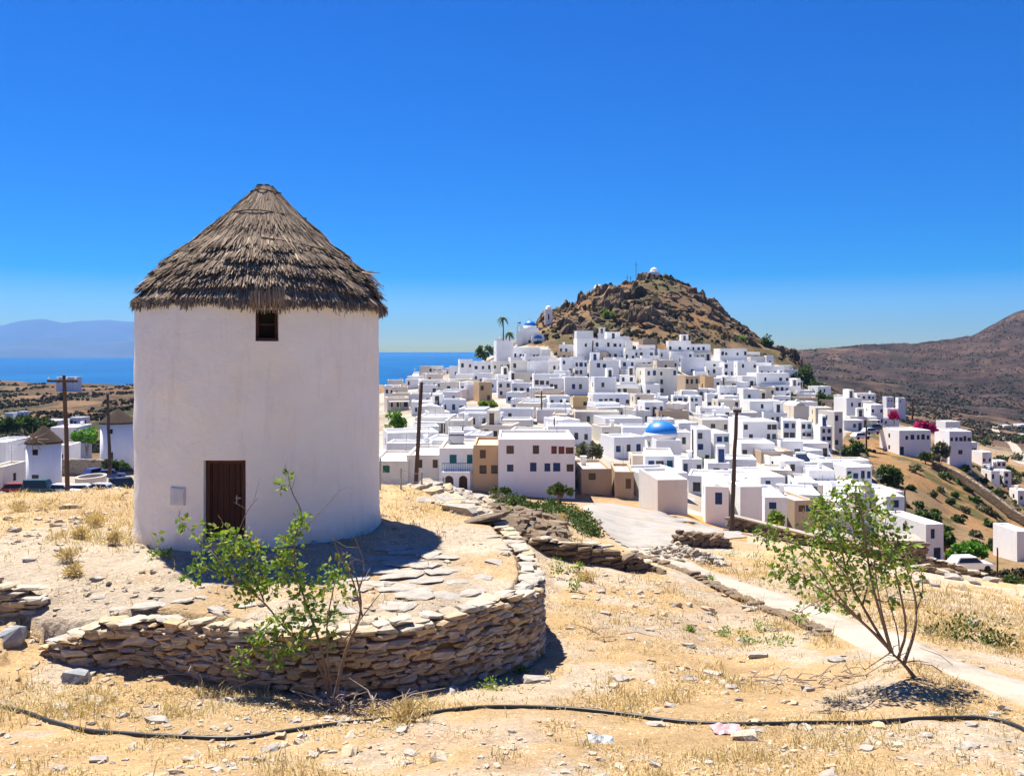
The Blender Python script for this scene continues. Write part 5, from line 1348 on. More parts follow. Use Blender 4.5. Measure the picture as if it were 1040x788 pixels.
    if 't' in ex:        # outside stair with white parapet
        c = MB()
        for k in range(8): c.box(W / 2 + .005, W / 2 + 1.0, -D / 2 + .3 * k, -D / 2 + .3 * (k + 1) - .003, -2.5, Ht * .5 * (k + 1) / 8)
        c.build('outside_stair', wallmat('w'), root)
    if 'o' in ex:        # blue dome on a drum
        r = rec['dome']; c = MB().lathe([(r * 1.04, 0), (r * 1.04, r * .42), (r * .98, r * .45)], 28); dr = at(c.build('dome_drum', wallmat('w'), root, True), 0, 0, zr - .05)
        pr = [(r * math.cos(a), r * .45 + r * rec.get('domeh', .78) * math.sin(a)) for a in np.linspace(0, math.pi / 2 - .03, 12)]
        h = MB().lathe(pr, 28).build('dome', rec.get('domem', M_BLUEDOME), root, True); at(h, 0, 0, zr - .045)
        MB().box(-.05, .05, -.05, .05, pr[-1][1] - .05, pr[-1][1] + .9).box(-.3, -.051, -.04, .04, pr[-1][1] + .5, pr[-1][1] + .6).box(.051, .3, -.04, .04, pr[-1][1] + .5, pr[-1][1] + .6).build('cross', wallmat('w'), h)
    if 'q' in ex:        # porch of two round-headed arches under the balcony
        w2 = W * .40; zt = (Ht - .35) * .5 - .15
        for k in (-1, 1):
            r_ = w2 * .31; h_ = zt; n = 10; ow, oh = r_ * 2, zt * .86
            pts = [(-w2 / 2, 0), (-ow / 2, 0), (-ow / 2, oh - r_)] + [(-r_ * math.cos(math.pi * i / n), oh - r_ + r_ * math.sin(math.pi * i / n)) for i in range(1, n)] + [(ow / 2, oh - r_), (ow / 2, 0), (w2 / 2, 0), (w2 / 2, h_), (-w2 / 2, h_)]
            c = MB().prism([(x + k * w2 / 2, z) for x, z in pts], -D / 2 - 1.0, -D / 2 - .75); c.build('porch_arch', wallmat('w'), root)
            MB().box(k * w2 / 2 - .45, k * w2 / 2 + .45, -D / 2 - .03, -D / 2 - .004, .02, 2.0).build('door', FRAME['k'], root)

def arch_outline(w, h, ow, oh, n=10):
    """outline (x,z) of a wall piece w wide, h high with one round-headed opening ow x oh from the base"""
    r = ow / 2; pts = [(-w / 2, 0), (-ow / 2, 0), (-ow / 2, oh - r)] + [(-r * math.cos(math.pi * k / n), oh - r + r * math.sin(math.pi * k / n)) for k in range(1, n)] + [(ow / 2, oh - r), (ow / 2, 0), (w / 2, 0), (w / 2, h)]
    pts += [(w / 2 * math.cos(math.pi * k / n), h + w / 2 * math.sin(math.pi * k / n)) for k in range(1, n)] + [(-w / 2, h)]
    return pts

def add_house(x0, x1, yt, yb, wall='w', rows=('dd',), rot=None, dep=None, roof=None, extra='', Y=None, ymin=84, hand=True, **kw):
    uc = (x0 + x1) / 2
    if Y is None: Y = float(Yof(uc, yb, ymin, 520))
    s = Y / F
    W = max((x1 - x0) * s, 2.2); Ht = max((yb - yt) * s, 2.2)
    D = dep or min(max(W * RNG.uniform(.7, 1.0), 4.0), 9.0)
    rot = R(RNG.uniform(-16, 16)) if rot is None else R(rot)
    rowsn = max(1, len(rows))
    if abs(rot) > .05: W = max(2.2, (W - D * abs(math.sin(rot)) * .8) / math.cos(rot)) if W > D * .5 else W
    sd = min(D * abs(uc - CX) / Y * .85, .38 * (x1 - x0)) if hand and not kw.get('flush') else 0      # the flank seen beside the front, away from the view axis
    fc = uc + (sd / 2 if uc > CX else -sd / 2); W = max(2.0, W - sd * s)
    c, sn = math.cos(rot), math.sin(rot)
    xw = (fc - CX) * s; zb = -(yb - HY) * s
    loc = (xw - sn * D / 2, Y + c * D / 2, zb)
    rec = dict(x0=x0, x1=x1, yt=yt, yb=yb, Y=Y, W=W, D=D, H=Ht, wall=wall, rows=list(rows), rot=rot, loc=loc, roof=roof or ('w' if RNG.random() < .6 else RNG.choice(['c', 'g', 'w'])), extra=extra + (''.join(k for k, pr in (('c', .2), ('a', .3), ('s', .015), ('u', .06)) if RNG.random() < pr and k not in extra) if hand and (x1 - x0) > 14 and 'o' not in extra else ''), seed=len(HOUSES) + 7, hand=hand,
               sidew=int(RNG.integers(0, 4)), sc=str(RNG.choice(['b', 'd', 'd', 'k'])))
    rec.update(kw)
    HOUSES.append(rec); return rec

# -- houses read off the photograph: column span, top row, foot row, wall tone, window rows from the top
A = add_house
# church quarter below the summit
A(503, 523, 346, 368, 'v', ('....',), 8, 7, name='church_hall'); A(521, 549, 353, 368, 'w', ('ddd.dd',), 0, 5, ww=.7); A(548, 558, 355, 366, 'w', ('..',), -10)
A(534, 557, 367, 386, 'w', ('....', '.d..'), -4, 6); A(518, 536, 366, 387, 'p', ('d.', '.d'), 6); A(499, 520, 367, 387, 'p', ('gdd', '.d.'), 4); A(480, 501, 367, 389, 'v', ('ddd', 'd.d'), -5); A(466, 482, 365, 388, 'v', ('dd', 'dd'), 10)
A(456, 468, 372, 386, 'w', ('d',), 4); A(484, 503, 388, 410, 'o', ('d.', '.d'), 14, 6); A(470, 487, 390, 406, 'w', ('d.d',), -8); A(505, 520, 387, 404, 'w', ('dd', 'bd'), 5); A(519, 540, 389, 402, 'v', ('ddb',), -6); A(541, 575, 380, 396, 'w', ('ddd.dd',), 2, 6, ww=.9)
A(432, 452, 380, 390, 'c', ('d.',), 8); A(411, 431, 385, 394, 'w', ('d.d',), -5); A(393, 412, 386, 396, 'g', ('..',), 6); A(446, 466, 388, 399, 'p', ('.d.',), -4); A(424, 446, 391, 402, 'w', ('d.d',), 6)
A(398, 416, 393, 404, 'c', ('d.',), 5, roof='c'); A(440, 466, 398, 412, 'w', ('d..d',), -9, extra='a'); A(416, 440, 400, 413, 'v', ('.b.d',), 5)
# below the crags
A(584, 603, 336, 350, 'w', ('...',), 4, 5); A(583, 634, 344, 367, 'w', ('.d.d.ddd', '..dd.dd.'), 3, 8, extra='a'); A(633, 643, 346, 358, 'w', ('..',), -6); A(569, 583, 363, 382, 'v', ('b.', 'dd'), 6); A(582, 597, 366, 383, 'v', ('dbb', 'dd.'), -4)
A(596, 629, 366, 386, 'w', ('.bb..', '.....'), -3, 7); A(628, 646, 366, 382, 'w', ('bb', '.b'), 5, extra='b', sc='b'); A(572, 598, 383, 401, 'w', ('.bd.',), 2, 6, ww=.6); A(556, 573, 384, 400, 'w', ('dd.',), -8); A(601, 627, 383, 398, 'v', ('.d..',), 6)
A(627, 646, 381, 398, 'w', ('dd', '.d'), -6); A(580, 598, 403, 416, 'y', ('..d',), -5, roof='t'); A(598, 641, 400, 415, 'v', ('.bddd.d',), 4, 7); A(556, 580, 402, 416, 'w', ('d.dd',), 7)
A(675, 702, 346, 360, 'w', ('d.d.d',), -3, 7); A(650, 668, 344, 355, 's', ('..',), 4, 6, roof='t', name='stone_house'); A(686, 717, 363, 381, 'v', ('...', '.b.'), -10, 7); A(648, 690, 374, 402, 'p', ('bbb.b', '..d..', 'd.d..'), 7, 8, extra='a'); A(664, 686, 366, 378, 'c', ('.d.',), 5)
A(688, 712, 382, 403, 'd', ('d.d.d', '.d.d.'), 10, 8, roof='c'); A(712, 726, 382, 400, 'o', ('..',), 8); A(680, 699, 402, 416, 'w', ('bbd', 'd..'), -4); A(697, 714, 402, 416, 'w', ('dt.', '.d.'), 6); A(713, 730, 400, 414, 'v', ('.d', 'b.'), -6, 5)
A(649, 675, 408, 424, 'v', ('b.Bbb',), 4, 7, name='house'); A(641, 668, 402, 411, 'c', ('d...',), 5); A(664, 700, 417, 430, 'd', ('d....',), 4, roof='c')
# right shoulder of the hill
A(726, 759, 354, 373, 'w', ('dd..d.d', '.d.dd.'), 2, 8); A(758, 778, 362, 372, 'g', ('...',), 3); A(775, 786, 361, 374, 'w', ('d',), -5); A(732, 746, 368, 384, 'v', ('d.', 'dd'), 6); A(743, 769, 367, 385, 'w', ('.d..d', '.....'), -5, 7); A(766, 797, 372, 384, 'w', ('dddd',), 3, 5)
A(760, 803, 379, 401, 'w', ('.d..dd', 'dbb.Dbb'), 5, 8, extra='b', sc='b'); A(727, 749, 392, 408, 'w', ('bbb',), -4); A(747, 773, 395, 409, 'w', ('.d..',), 7, 7); A(724, 752, 406, 422, 'p', ('d..d', '.d..'), 4); A(752, 794, 407, 428, 'w', ('..d..d', '......'), 3, 8)
A(742, 790, 428, 459, 'w', ('d...dd', '.d..dd', '......'), 2, 9, extra='a'); A(788, 808, 427, 457, 'v', ('bd', 'dd', '..'), -14, 8); A(768, 800, 419, 433, 'w', ('.db.',), -5, 6); A(796, 822, 412, 428, 'c', ('....',), 4, 8, vault=1.1, roof='c', name='vaulted_chapel'); A(819, 846, 414, 434, 'c', ('.d.d', '....'), -6, 7); A(842, 856, 418, 456, 'p', ('d.', '.d', 'b.'), 14, 6)
A(804, 826, 428, 456, 'w', ('dt', 'dd', '.b'), 4, 7, extra='b', sc='d'); A(824, 846, 433, 458, 'v', ('dd', 'bd', 'bb'), -4, 7); A(849, 876, 404, 429, 'w', ('.d.d', 'd.dd'), 4, 8, extra='u'); A(875, 898, 411, 433, 'v', ('d.d', 'b.db'), -6, 8, extra='a'); A(896, 913, 415, 429, 'w', ('d.d',), 5)
A(705, 742, 426, 441, 'p', ('.d.d',), 3, 7); A(699, 722, 436, 472, 'w', ('d.', 'b.', '.d'), -4, 7); A(715, 741, 440, 472, 'w', ('.b.t', 'b.D.', '..d.'), 4, 8)
A(705, 742, 414, 428, 'w', ('d.d.d',), -3, 6)
# middle and foot of the town
A(655, 694, 447, 470, 'w', ('.....', '.....'), 4, 9, extra='o', dome=2.3, domeh=.72, roof='c', name='church'); A(641, 688, 463, 494, 'v', ('.b.D..t', '.......'), -7, 9, roof='c'); A(652, 701, 487, 517, 'g', ('.....',), 4, 8, Y=80); A(686, 715, 466, 486, 'w', ('b.d',), 6); A(712, 742, 470, 488, 'w', ('.d.d',), -5)
A(692, 745, 494, 520, 'w', ('...b..',), -10, 9, vault=.45, Y=78); A(640, 657, 470, 480, 'c', ('..',), 0)
A(583, 623, 476, 504, 't', ('.d..', '....'), 3, 8, roof='c', Y=95); A(620, 641, 479, 504, 't', ('.k',), -3, 7, roof='c', Y=94)
A(506, 584, 446, 503, 'v', ('.k..d.rrr', '.b..b.bb.d', '........'), 0, 11, Y=92, ww=.66, wh=.78, roof='c', extra='a', flush=1)
A(480.5, 507, 452, 502, 'o', ('.k..', '.d.d', '....'), 0, 9, Y=92.6, roof='t', flush=1, ww=.6); A(446, 481.5, 455, 497, 'w', ('.t.t', '....'), 0, 10, Y=93.2, extra='bq', sc='t', roof='c', flush=1); A(413, 447, 462, 496, 'p', ('.d.k', '....'), 0, 10, Y=93.8, roof='w', flush=1); A(378, 414.5, 468, 498, 'p', ('.g..', '....'), 1, 10, Y=93.4, roof='w', extra='a', flush=1)
A(745, 771, 494, 536, 'w', ('....', '....'), 3, 9, Y=80); A(768, 797, 505, 534, 'v', ('.bb.', '....'), -5, 8, Y=82); A(795, 827, 508, 536, 'd', ('.k.b', '....'), 9, 8, Y=84, roof='w'); A(752, 800, 484, 508, 'w', ('.bb..', '.....'), 4, 9); A(792, 834, 490, 512, 'w', ('.b.t', '....'), -6, 8); A(756, 808, 458, 473, 'd', ('...',), 5, 9, roof='w'); A(740, 788, 450, 468, 'w', ('d...',), -4, 8)
A(778, 820, 469, 483, 'w', ('.d..',), 6, 9); A(838, 888, 474, 506, 'w', ('b.b.b.b', '.......'), 5, 9, roof='w', extra='a'); A(884, 921, 504, 534, 'w', ('..b.d', '.....'), -6, 9); A(919, 963, 532, 572, 'w', ('.bd.', '..B.'), 8, 9, Y=108, roof='c')
A(896, 947, 437, 463, 'w', ('.dbddd', 'B.....'), 4, 9, Y=196); A(948, 988, 438, 466, 'v', ('ddddd', '..d..'), -6, 9, Y=197, awn=M_AWN); A(952, 976, 428, 444, 'w', ('d.d',), 3); A(984, 992, 449, 463, 'w', ('b',), 0)
A(990, 1008, 459, 474, 'w', ('d.d',), 5, ymin=120); A(1006, 1022, 468, 482, 'w', ('dd', 'd.'), -6, ymin=120); A(1015, 1027, 478, 494, 'v', ('d', 'b'), 4, ymin=120); A(1000, 1016, 478, 490, 'w', ('d.',), 4, ymin=120); A(1026, 1046, 498, 512, 'w', ('d.',), -4, ymin=120); A(1058, 1098, 553, 592, 'w', ('...', '...'), 3, 5, Y=85, flush=1); A(1028, 1046, 543, 556, 'w', ('.',), 0, 6, Y=120)
A(897, 908, 403, 410, 'w', ('dd',), 3, 5, ymin=320); A(909, 920, 404, 411, 'w', ('d.',), -5, 5, ymin=320)
for x0, x1, yt, yb, Yd in ((1014, 1028, 432, 438, 640), (1030, 1046, 431, 438, 650), (1000, 1009, 437, 442, 600), (1034, 1046, 441, 447, 560), (1018, 1027, 452, 459, 470)): A(x0, x1, yt, yb, 'w', ('d.',), 4, Y=Yd)
# left valley
A(-22, 26, 449, 492, 'w', ('....', '....'), 6, 9, Y=130); A(-12, 10, 474, 500, 'p', ('.',), 4, 6, Y=112, roof='c'); A(18, 27, 418, 426, 'w', ('bb',), 3, Y=300); A(4, 20, 420, 426, 'w', ('..',), -3, Y=302)
A(43, 72, 427, 436, 'w', ('..',), 4, Y=240); A(70, 90, 424, 434, 'v', ('rd.',), -4, Y=245); A(50, 96, 434, 452, 'w', ('...b',), 6, 9, Y=185, roof='w'); A(57, 83, 383, 392, 'w', ('dddd',), 3, 10, Y=520)
A(60, 76, 452, 475, 'v', ('b.',), 8, 6, Y=165)
NHAND = len(HOUSES)

# -- the rest of the town, house by house up the slope
FREE = [(602, 391, 10, 8), (589, 460, 1, 1), (495, 410, 12, 5), (493, 357, 11, 7), (602, 462, 15, 9), (826, 440, 5, 8), (720, 465, 9, 7), (402, 430, 10, 8), (540, 340, 16, 16), (865, 455, 20, 12), (905, 482, 10, 10), (615, 392, 8, 6)]
def fits(x0, x1, yt, yb, Y, W, D, px, py):
    xw = (px - CX) / F * Y
    for h in HOUSES:
        dx = abs(h['loc'][0] - xw) - (h['W'] + W) / 2 * .86; dy = abs(h['loc'][1] - (Y + D / 2)) - (h['D'] + D) / 2 * .80
        if dx < 0 and dy < 0: return False
        ov = min(x1, h['x1']) - max(x0, h['x0'])
        if ov > 1.0:
            if h['Y'] > Y:                              # stands behind: keep most of its front in view
                keep = .45 if h['hand'] else .72
                if yt < h['yb'] - (h['yb'] - h['yt']) * keep and ov > .25 * (h['x1'] - h['x0']): return False
    return True
def fill_town():
    Yr = 326.0
    while Yr > 86:
        u = 384 + RNG.uniform(0, 6)
        while u < 925:
            s = Yr / F; Y = Yr + RNG.uniform(-4, 4); W = RNG.uniform(3.8, 8.2); pw = W / s
            uc = u + pw / 2; yb = float(HY - F * near_h(np.array([(uc - CX) / F * Y]), np.array([Y]))[0] / Y)
            st = 2 if RNG.random() < .28 else 1; Ht = RNG.uniform(2.7, 3.5) if st == 1 else RNG.uniform(4.9, 6.0)
            yt = yb - Ht / s; D = RNG.uniform(4.5, 8)
            if _inside(np.array([uc]), np.array([yb - 3.0]), TOWN_POLY)[0] and not any(abs(uc - a) < pw / 2 + c and b - d < yb and yt < b + d for a, b, c, d in FREE) and fits(u, u + pw, yt, yb, Y, W, D, uc, yb) and len(HOUSES) < 420:
                wl = RNG.choice(['w', 'w', 'w', 'w', 'v', 'v', 'p', 'c', 'd', 'g'], p=[.16, .16, .16, .1, .12, .1, .08, .06, .03, .03])
                nw = max(2, int(W / 1.55)); rows = []
                for _ in range(st):
                    r = ''.join(RNG.choice(['.', 'd', 'b', 'k', 't'], p=[.40, .36, .16, .05, .03]) for _ in range(nw)); rows.append(r)
                if RNG.random() < .3: rows[-1] = rows[-1][:-1] + RNG.choice(['B', 'D', 'K'])
                ex = ''.join(k for k, pr in (('c', .22), ('a', .25), ('s', .02), ('u', .07), ('t', .12), ('p', .09)) if RNG.random() < pr)
                A(u, u + pw, yt, yb, str(wl), tuple(rows), None, D, None, ex, Y=Y, hand=False, vault=(.45 if RNG.random() < .05 else 0))
                u += pw * RNG.uniform(1.0, 1.12)
            else: u += 3.5
        Yr -= 3.7
fill_town()

# -- which fronts stay in view (nearer houses and the ground hide some)
def visibility():
    order = sorted(range(len(HOUSES)), key=lambda i: HOUSES[i]['Y'])
    g = np.zeros((640, 1100), bool)
    # the windmill and the mound hide part of the left
    g[300:560, 135:389] = True; g[490:640, 0:560] = True
    vis = {}
    for i in order:
        h = HOUSES[i]; x0, x1 = int(max(h['x0'], 0)), int(min(h['x1'], 1039)) + 1; y0, y1 = int(max(h['yt'] - 0, 0)), int(min(h['yb'], 639)) + 1
        if x1 <= x0 or y1 <= y0: h['vis'] = 0; continue
        blk = g[y0:y1, x0:x1]; h['vis'] = 1 - blk.mean(); h['vispx'] = int((~blk).sum()); g[y0:y1, x0:x1] = True
visibility()
HOUSES = [h for h in HOUSES if h['vis'] > (0.04 if h['hand'] else 0.17)]
if len(HOUSES) > 298:
    drop = set(id(h) for h in sorted([h for h in HOUSES if not h['hand']], key=lambda h: h['vispx'])[:len(HOUSES) - 298]); HOUSES = [h for h in HOUSES if id(h) not in drop]
for h in HOUSES: house_geo(h)
print('HOUSES', len(HOUSES), 'hand', sum(h['hand'] for h in HOUSES))
# ------------------------------------------------------------------ labels: every house told from its neighbours
LM = [('the blue-domed church', 675, 452), ('the hilltop blue dome', 538, 333), ('the magenta bougainvillea', 940, 431), ('the grey olive tree', 602, 461), ('the upright utility pole', 745, 470), ('the leaning utility pole', 423, 440), ('the green hedge', 495, 410),
      ('the bell arch', 810, 406), ('the yellow house', 589, 409), ('the red-shuttered house', 545, 475), ('the tall town tree', 826, 440), ('the twin palms', 514, 338), ('the roadside stone hut', 925, 570), ('the blue awning', 522, 431), ('the lone stone cottage', 659, 350),
      ('the crags', 650, 335), ('the slanting tree', 880, 560), ('the ivy slope', 820, 382), ('the thatched mill', 262, 430), ('the small spoked mill', 44, 465)]
DIRS = ['right of', 'above and right of', 'above', 'above and left of', 'left of', 'below and left of', 'below', 'below and right of']
ORD = ['nearest', 'second', 'third', 'fourth', 'fifth', 'sixth', 'seventh', 'eighth', 'ninth', 'tenth', 'eleventh', 'twelfth', 'thirteenth', 'fourteenth', 'fifteenth', 'sixteenth', 'seventeenth', 'eighteenth', 'nineteenth', 'twentieth']
NOUN = {'church_hall': 'church hall', 'stone_house': 'cottage', 'church': 'church with a blue dome', 'vaulted_chapel': 'vaulted chapel'}
def features(h):
    if h['vis'] < .55: return ''
    cnt = {}
    for row in h['rows']:
        for ch in row:
            if ch not in '. ' and ch.islower(): cnt[ch] = cnt.get(ch, 0) + 1
    if 'b' in h['extra']: return 'with a balcony'
    if cnt:
        c, n = max(cnt.items(), key=lambda t: (t[1], t[0]))
        if len(cnt) > 1 and c == 'd':
            c2 = [k for k in cnt if k != 'd'][0]; c, n = c2, cnt[c2]
        if n <= 12: return 'with %s %s window%s' % (NUM[n], CN[c], '' if n == 1 else 's')
    return 'with a blank front' if not cnt and not any(ch.isupper() for r in h['rows'] for ch in r) else ''
def label_houses():
    groups = {}
    for h in HOUSES:
        ux, uy = (h['x0'] + h['x1']) / 2, (h['yt'] + h['yb']) / 2
        cand = sorted(LM, key=lambda l: math.hypot(l[1] - ux, (l[2] - uy) * 1.3))
        l = next(c for c in cand if math.hypot(c[1] - ux, c[2] - uy) > 9)
        a = math.degrees(math.atan2(-(uy - l[2]) * 1.3, ux - l[1])) % 360; d = DIRS[int(((a + 22.5) % 360) // 45)]
        st = {1: 'low', 2: 'two-storey', 3: 'three-storey'}[min(3, len(h['rows']))]
        noun = NOUN.get(h.get('name'), 'house')
        core = '%s %s %s' % (st, TONE[h['wall']], noun) if noun == 'house' else '%s %s' % (TONE[h['wall']], noun)
        f = features(h); ok = noun == 'house'
        desc = core + (' ' + f if f and ok else '')
        groups.setdefault((core, d, l[0]), []).append((math.hypot(l[1] - ux, l[2] - uy), h, desc))
    for (core, d, l), hs in groups.items():
        hs.sort(key=lambda t: t[0])
        for k, (_, h, desc) in enumerate(hs):
            o = '' if len(hs) == 1 else ORD[k] + ' '
            lab = o + desc + ' ' + d + ' ' + l
            if len(lab.split()) > 16: lab = lab.replace('with a ', '').replace(' with ', ', ')
            h['root']['label'] = lab
            if NOUN.get(h.get('name')): h['root']['category'] = NOUN[h['name']].split()[0] if h['name'] != 'vaulted_chapel' else 'chapel'
            if h['Y'] > 360 and h['x0'] > 890: h['root']['group'] = 'distant houses on the far slope'
            if h['x0'] < 130: h['root']['group'] = 'houses in the left valley'
label_houses()

# ------------------------------------------------------------------ churches, chapels and arches
def root_at(name, label, cat, px, py, Y, rz=0, group=None):
    return thing(name, label, cat, P(px, py, Y), R(rz), group)
W_ = wallmat('w')
def bell_tower():
    r = root_at('bell_tower', 'slim white bell tower with a small blue cap beside the hilltop blue dome', 'bell tower', 527.3, 350, 302); k = 302 / F
    b = MB(); w = 5.6 * k; h = 24 * k
    b.box(-w / 2, w / 2, -w / 2, w / 2, -2, h * .55); b.build('tower_base', W_, r)
    o = arch_outline(w * .9, h * .2, w * .42, h * .24); o = [(x, z + h * .55) for x, z in o if True]
    MB().prism(o, -w * .42, w * .42).build('belfry', W_, r)
    MB().lathe([(w * .34 * math.cos(a), h * .89 + w * .4 * math.sin(a)) for a in np.linspace(0, 1.5, 7)], 14).build('cap', M_BLUEDOME, r, True)
bell_tower()
def domed(name, label, px0, px1, yt, yb, Y, dome, wall='w', dm=None, gable=False):
    k = Y / F; w = (px1 - px0) * k; h = (yb - yt) * k; r = root_at(name, label, 'chapel' if name == 'chapel' else 'church', (px0 + px1) / 2, yb, Y, 0)
    b = MB().box(-w / 2, w / 2, 0, w * 1.1, -4, h); b.build('wall', wallmat(wall), r)
    if gable:
        n = 12; pts = [(-w / 2, h + .003)] + [(-w / 2 * math.cos(math.pi * i / n), h + w * .42 * math.sin(math.pi * i / n)) for i in range(1, n)] + [(w / 2, h + .003)]
        MB().prism(pts, -.05, w * 1.1 + .05).build('vault', wallmat('v'), r)
        n = 10; q = w * .34; pts = [(-q * math.cos(math.pi * i / n), h - .1 + q * .8 * math.sin(math.pi * i / n)) for i in range(n + 1)]
        MB().prism(pts, -.12, -.06).build('blue_lunette', M_BLUEDOME, r)
    if dome:
        rd = dome * k / 2
        MB().lathe([(rd * 1.05, h + .004), (rd * 1.05, h + rd * .4)], 24).build('dome_drum', wallmat(wall), r, True).location = (0, w * .55, 0)
        o = MB().lathe([(rd * math.cos(a), h + rd * .38 + rd * .85 * math.sin(a)) for a in np.linspace(0, 1.53, 10)], 24).build('dome', dm or wallmat(wall), r, True); o.location = (0, w * .55, 0)
        c = MB().box(-.05, .05, -.05, .05, h + rd * 1.2, h + rd * 1.2 + .9).box(-.25, -.051, -.04, .04, h + rd * 1.2 + .5, h + rd * 1.2 + .6).box(.051, .25, -.04, .04, h + rd * 1.2 + .5, h + rd * 1.2 + .6); c.build('cross', wallmat(wall), r).location = (0, w * .55, 0)
    MB().box(-w * .1, w * .1, -.055, -.003, .1, min(2.2, h * .6)).build('door', FRAME['d'], r)
    return r
domed('church', 'white hilltop church carrying a bright blue dome beside its bell tower', 530, 547, 333, 352, 303, 12.5, dm=M_BLUEDOME)
domed('chapel', 'white chapel with a blue lunette in its round gable before the hilltop dome', 540, 553, 343.5, 355, 297, 0, gable=True)
domed('chapel', 'white domed chapel on the very summit of the rocky hill', 660, 670, 276, 284, 379, 7.5)
domed('chapel', 'white domed chapel on the ridge left of the summit chapel', 603, 612.5, 293.5, 302, 364, 8)
domed('chapel', 'little white chapel at the top of the slope above the hilltop blue dome', 553.5, 561, 314, 325, 336, 6)
def bell_arch():
    k = 232 / F; r = root_at('bell_arch', 'white free-standing arch for a bell rising above the roofs near the ivy slope', 'bell arch', 810, 417, 232)
    o = arch_outline(6 * k, 8.5 * k, 2.6 * k, 8.5 * k); o = [(x, z) for x, z in o]
    MB().prism(o, -.35, .35).build('arch', W_, r)
    MB().box(-3.4 * k, 3.4 * k, -.5, .5, -3, -.004).build('plinth', W_, r)
    MB().lathe([(.34, 0), (.26, .3), (.12, .5)], 12).build('bell', M_METAL, r, True).location = (0, 0, 6.4 * k)
bell_arch()
def awning_roof():
    k = 150 / F; r = root_at('awning', 'low bright blue awning roof between white houses near the red-shuttered house', 'awning', 522, 440, 150)
    b = MB(); w = 20 * k; h = 6.5 * k; z = 5 * k
    b.add([(-w / 2, 0, z), (w / 2, 0, z), (w / 2, 3, z), (-w / 2, 3, z), (-w * .28, 1.5, z + h * .55), (w * .15, 1.5, z + h * .55)], [(0, 1, 5, 4), (1, 2, 5), (2, 3, 4, 5), (3, 0, 4), (3, 2, 1, 0)]).build('canopy', M_BLUEDOME, r)
    for x in (-w * .46, w * .46):
        for y in (.1, 2.9): MB().box(x - .05, x + .05, y - .05, y + .05, -3, z - .003).build('post', M_METAL, r)
awning_roof()

# ------------------------------------------------------------------ vegetation in and round the town
def bush(label, px, py, w, h, mat, Y=None, n=500, leaf=None, name='bush', trunk=False, cat=None, group=None, ymin=60):
    """px,py: foot in the photo; w,h in photo pixels"""
    if Y is None: Y = float(Yof(px, py, ymin, 420))
    k = Y / F; x, y, z = P(px, py, Y); root = thing(name, label, cat or name.replace('_', ' '), (x, y, z), 0, group)
    W, Hh = w * k, h * k; z0 = Hh * .3 if trunk else 0
    cs = []
    for _ in range(14):
        a = RNG.uniform(-1, 1); t = RNG.random(); ht = z0 + (Hh - z0) * (.2 + .62 * t * math.sqrt(max(0, 1 - a * a * .8)))
        cs.append((a * W * .36, RNG.uniform(-.3, .3) * W * .7, ht, min(W, Hh) * RNG.uniform(.14, .24)))
    b = MB()
    for c in cs[:6]: b.tube([(RNG.normal(0, .05), RNG.normal(0, .05), -1.0), (c[0] * .35, c[1] * .35, c[2] * .45), (c[0] * .9, c[1] * .9, c[2])], [.05 * W * .4, .035 * W * .4, .012 * W * .4], 5)
    b.build('trunk' if trunk else 'stems', M_BARK, root)
    foliage('crown' if trunk else 'foliage', cs, n, leaf or max(W, Hh) * .13, mat, root, thin=.55, droop=0)
    return root
G1 = 'bushes on the slope below the white houses'
bush('grey-green olive tree standing above the bare tan house', 601, 473, 34, 23, M_LEAFO, 112, 1500, .42, 'olive_tree', True, 'tree')
bush('tall bright green tree rising between white balconied houses', 826, 459, 13, 32, M_LEAF, 190, 900, .55, 'town_tree', True, 'tree')
bush('round green bush in front of the blue-windowed house beside the upright utility pole', 712, 473, 16, 10, M_LEAF, 126, 500, .4)
bush('wide green bush in front of the house right of the blue dome', 724, 474, 16, 9, M_LEAF, 124, 500, .4)
bush('dark green clipped bush on the wall left of the twin palms', 493, 364, 24, 14, M_LEAFD, 292, 800, .6)
bush('long green hedge below the ochre tower house', 495, 415, 24, 8, M_LEAF, 185, 800, .5, 'hedge')
bush('bright yellow-green bush peeping past the edge of the windmill wall', 401, 437, 24, 22, M_LEAFB, 150, 800, .45)
bush('small dark trees huddled between white houses below the crags', 606, 400, 12, 10, M_LEAFD, 214, 400, .5)
bush('green bush growing in a cleft of the rocky hill', 618, 324, 16, 9, M_LEAF, 316, 500, .6)
bush('yellowish bush at the foot of the rocky hill above the white houses', 611, 340, 22, 9, M_LEAFO, 290, 500, .6)
bush('green bushes at the foot of the crags above the white shoulder houses', 752, 352, 14, 12, M_LEAF, 330, 500, .7)
bush('dark green spiky bush on the skyline at the end of the crags', 779, 354, 12, 16, M_LEAFD, 345, 500, .7)
bush('dark green mass of ivy running down the shoulder of the hill', 815, 394, 26, 24, M_LEAFD, 296, 1500, .8, 'ivy', False, 'ivy')
bush('lower tongue of ivy at the foot of the hill shoulder', 829, 398, 16, 12, M_LEAFD, 290, 700, .8, 'ivy', False, 'ivy')
bush('green shrubs on the brown bank behind the bell arch', 838, 413, 22, 16, M_LEAFD, 262, 800, .7)
bush('broad dark green bush below the parked cars', 866, 467, 34, 20, M_LEAFD, 172, 1200, .6)
bush('lone rounded dark green bush on the dry slope right of the white house', 902, 496, 30, 24, M_LEAFD, 158, 1100, .6)
bush('dark magenta bush at the corner of the white upper houses', 908, 427, 9, 12, M_PINK, 214, 350, .5)
bush('bright magenta bougainvillea over the white house with the blue door', 940, 440, 22, 14, M_PINK, 203, 900, .55, 'bougainvillea', False, 'bougainvillea')
bush('yellow-green palm-like bush between the two long white houses', 955, 470, 16, 22, M_LEAFO, 190, 600, .7)
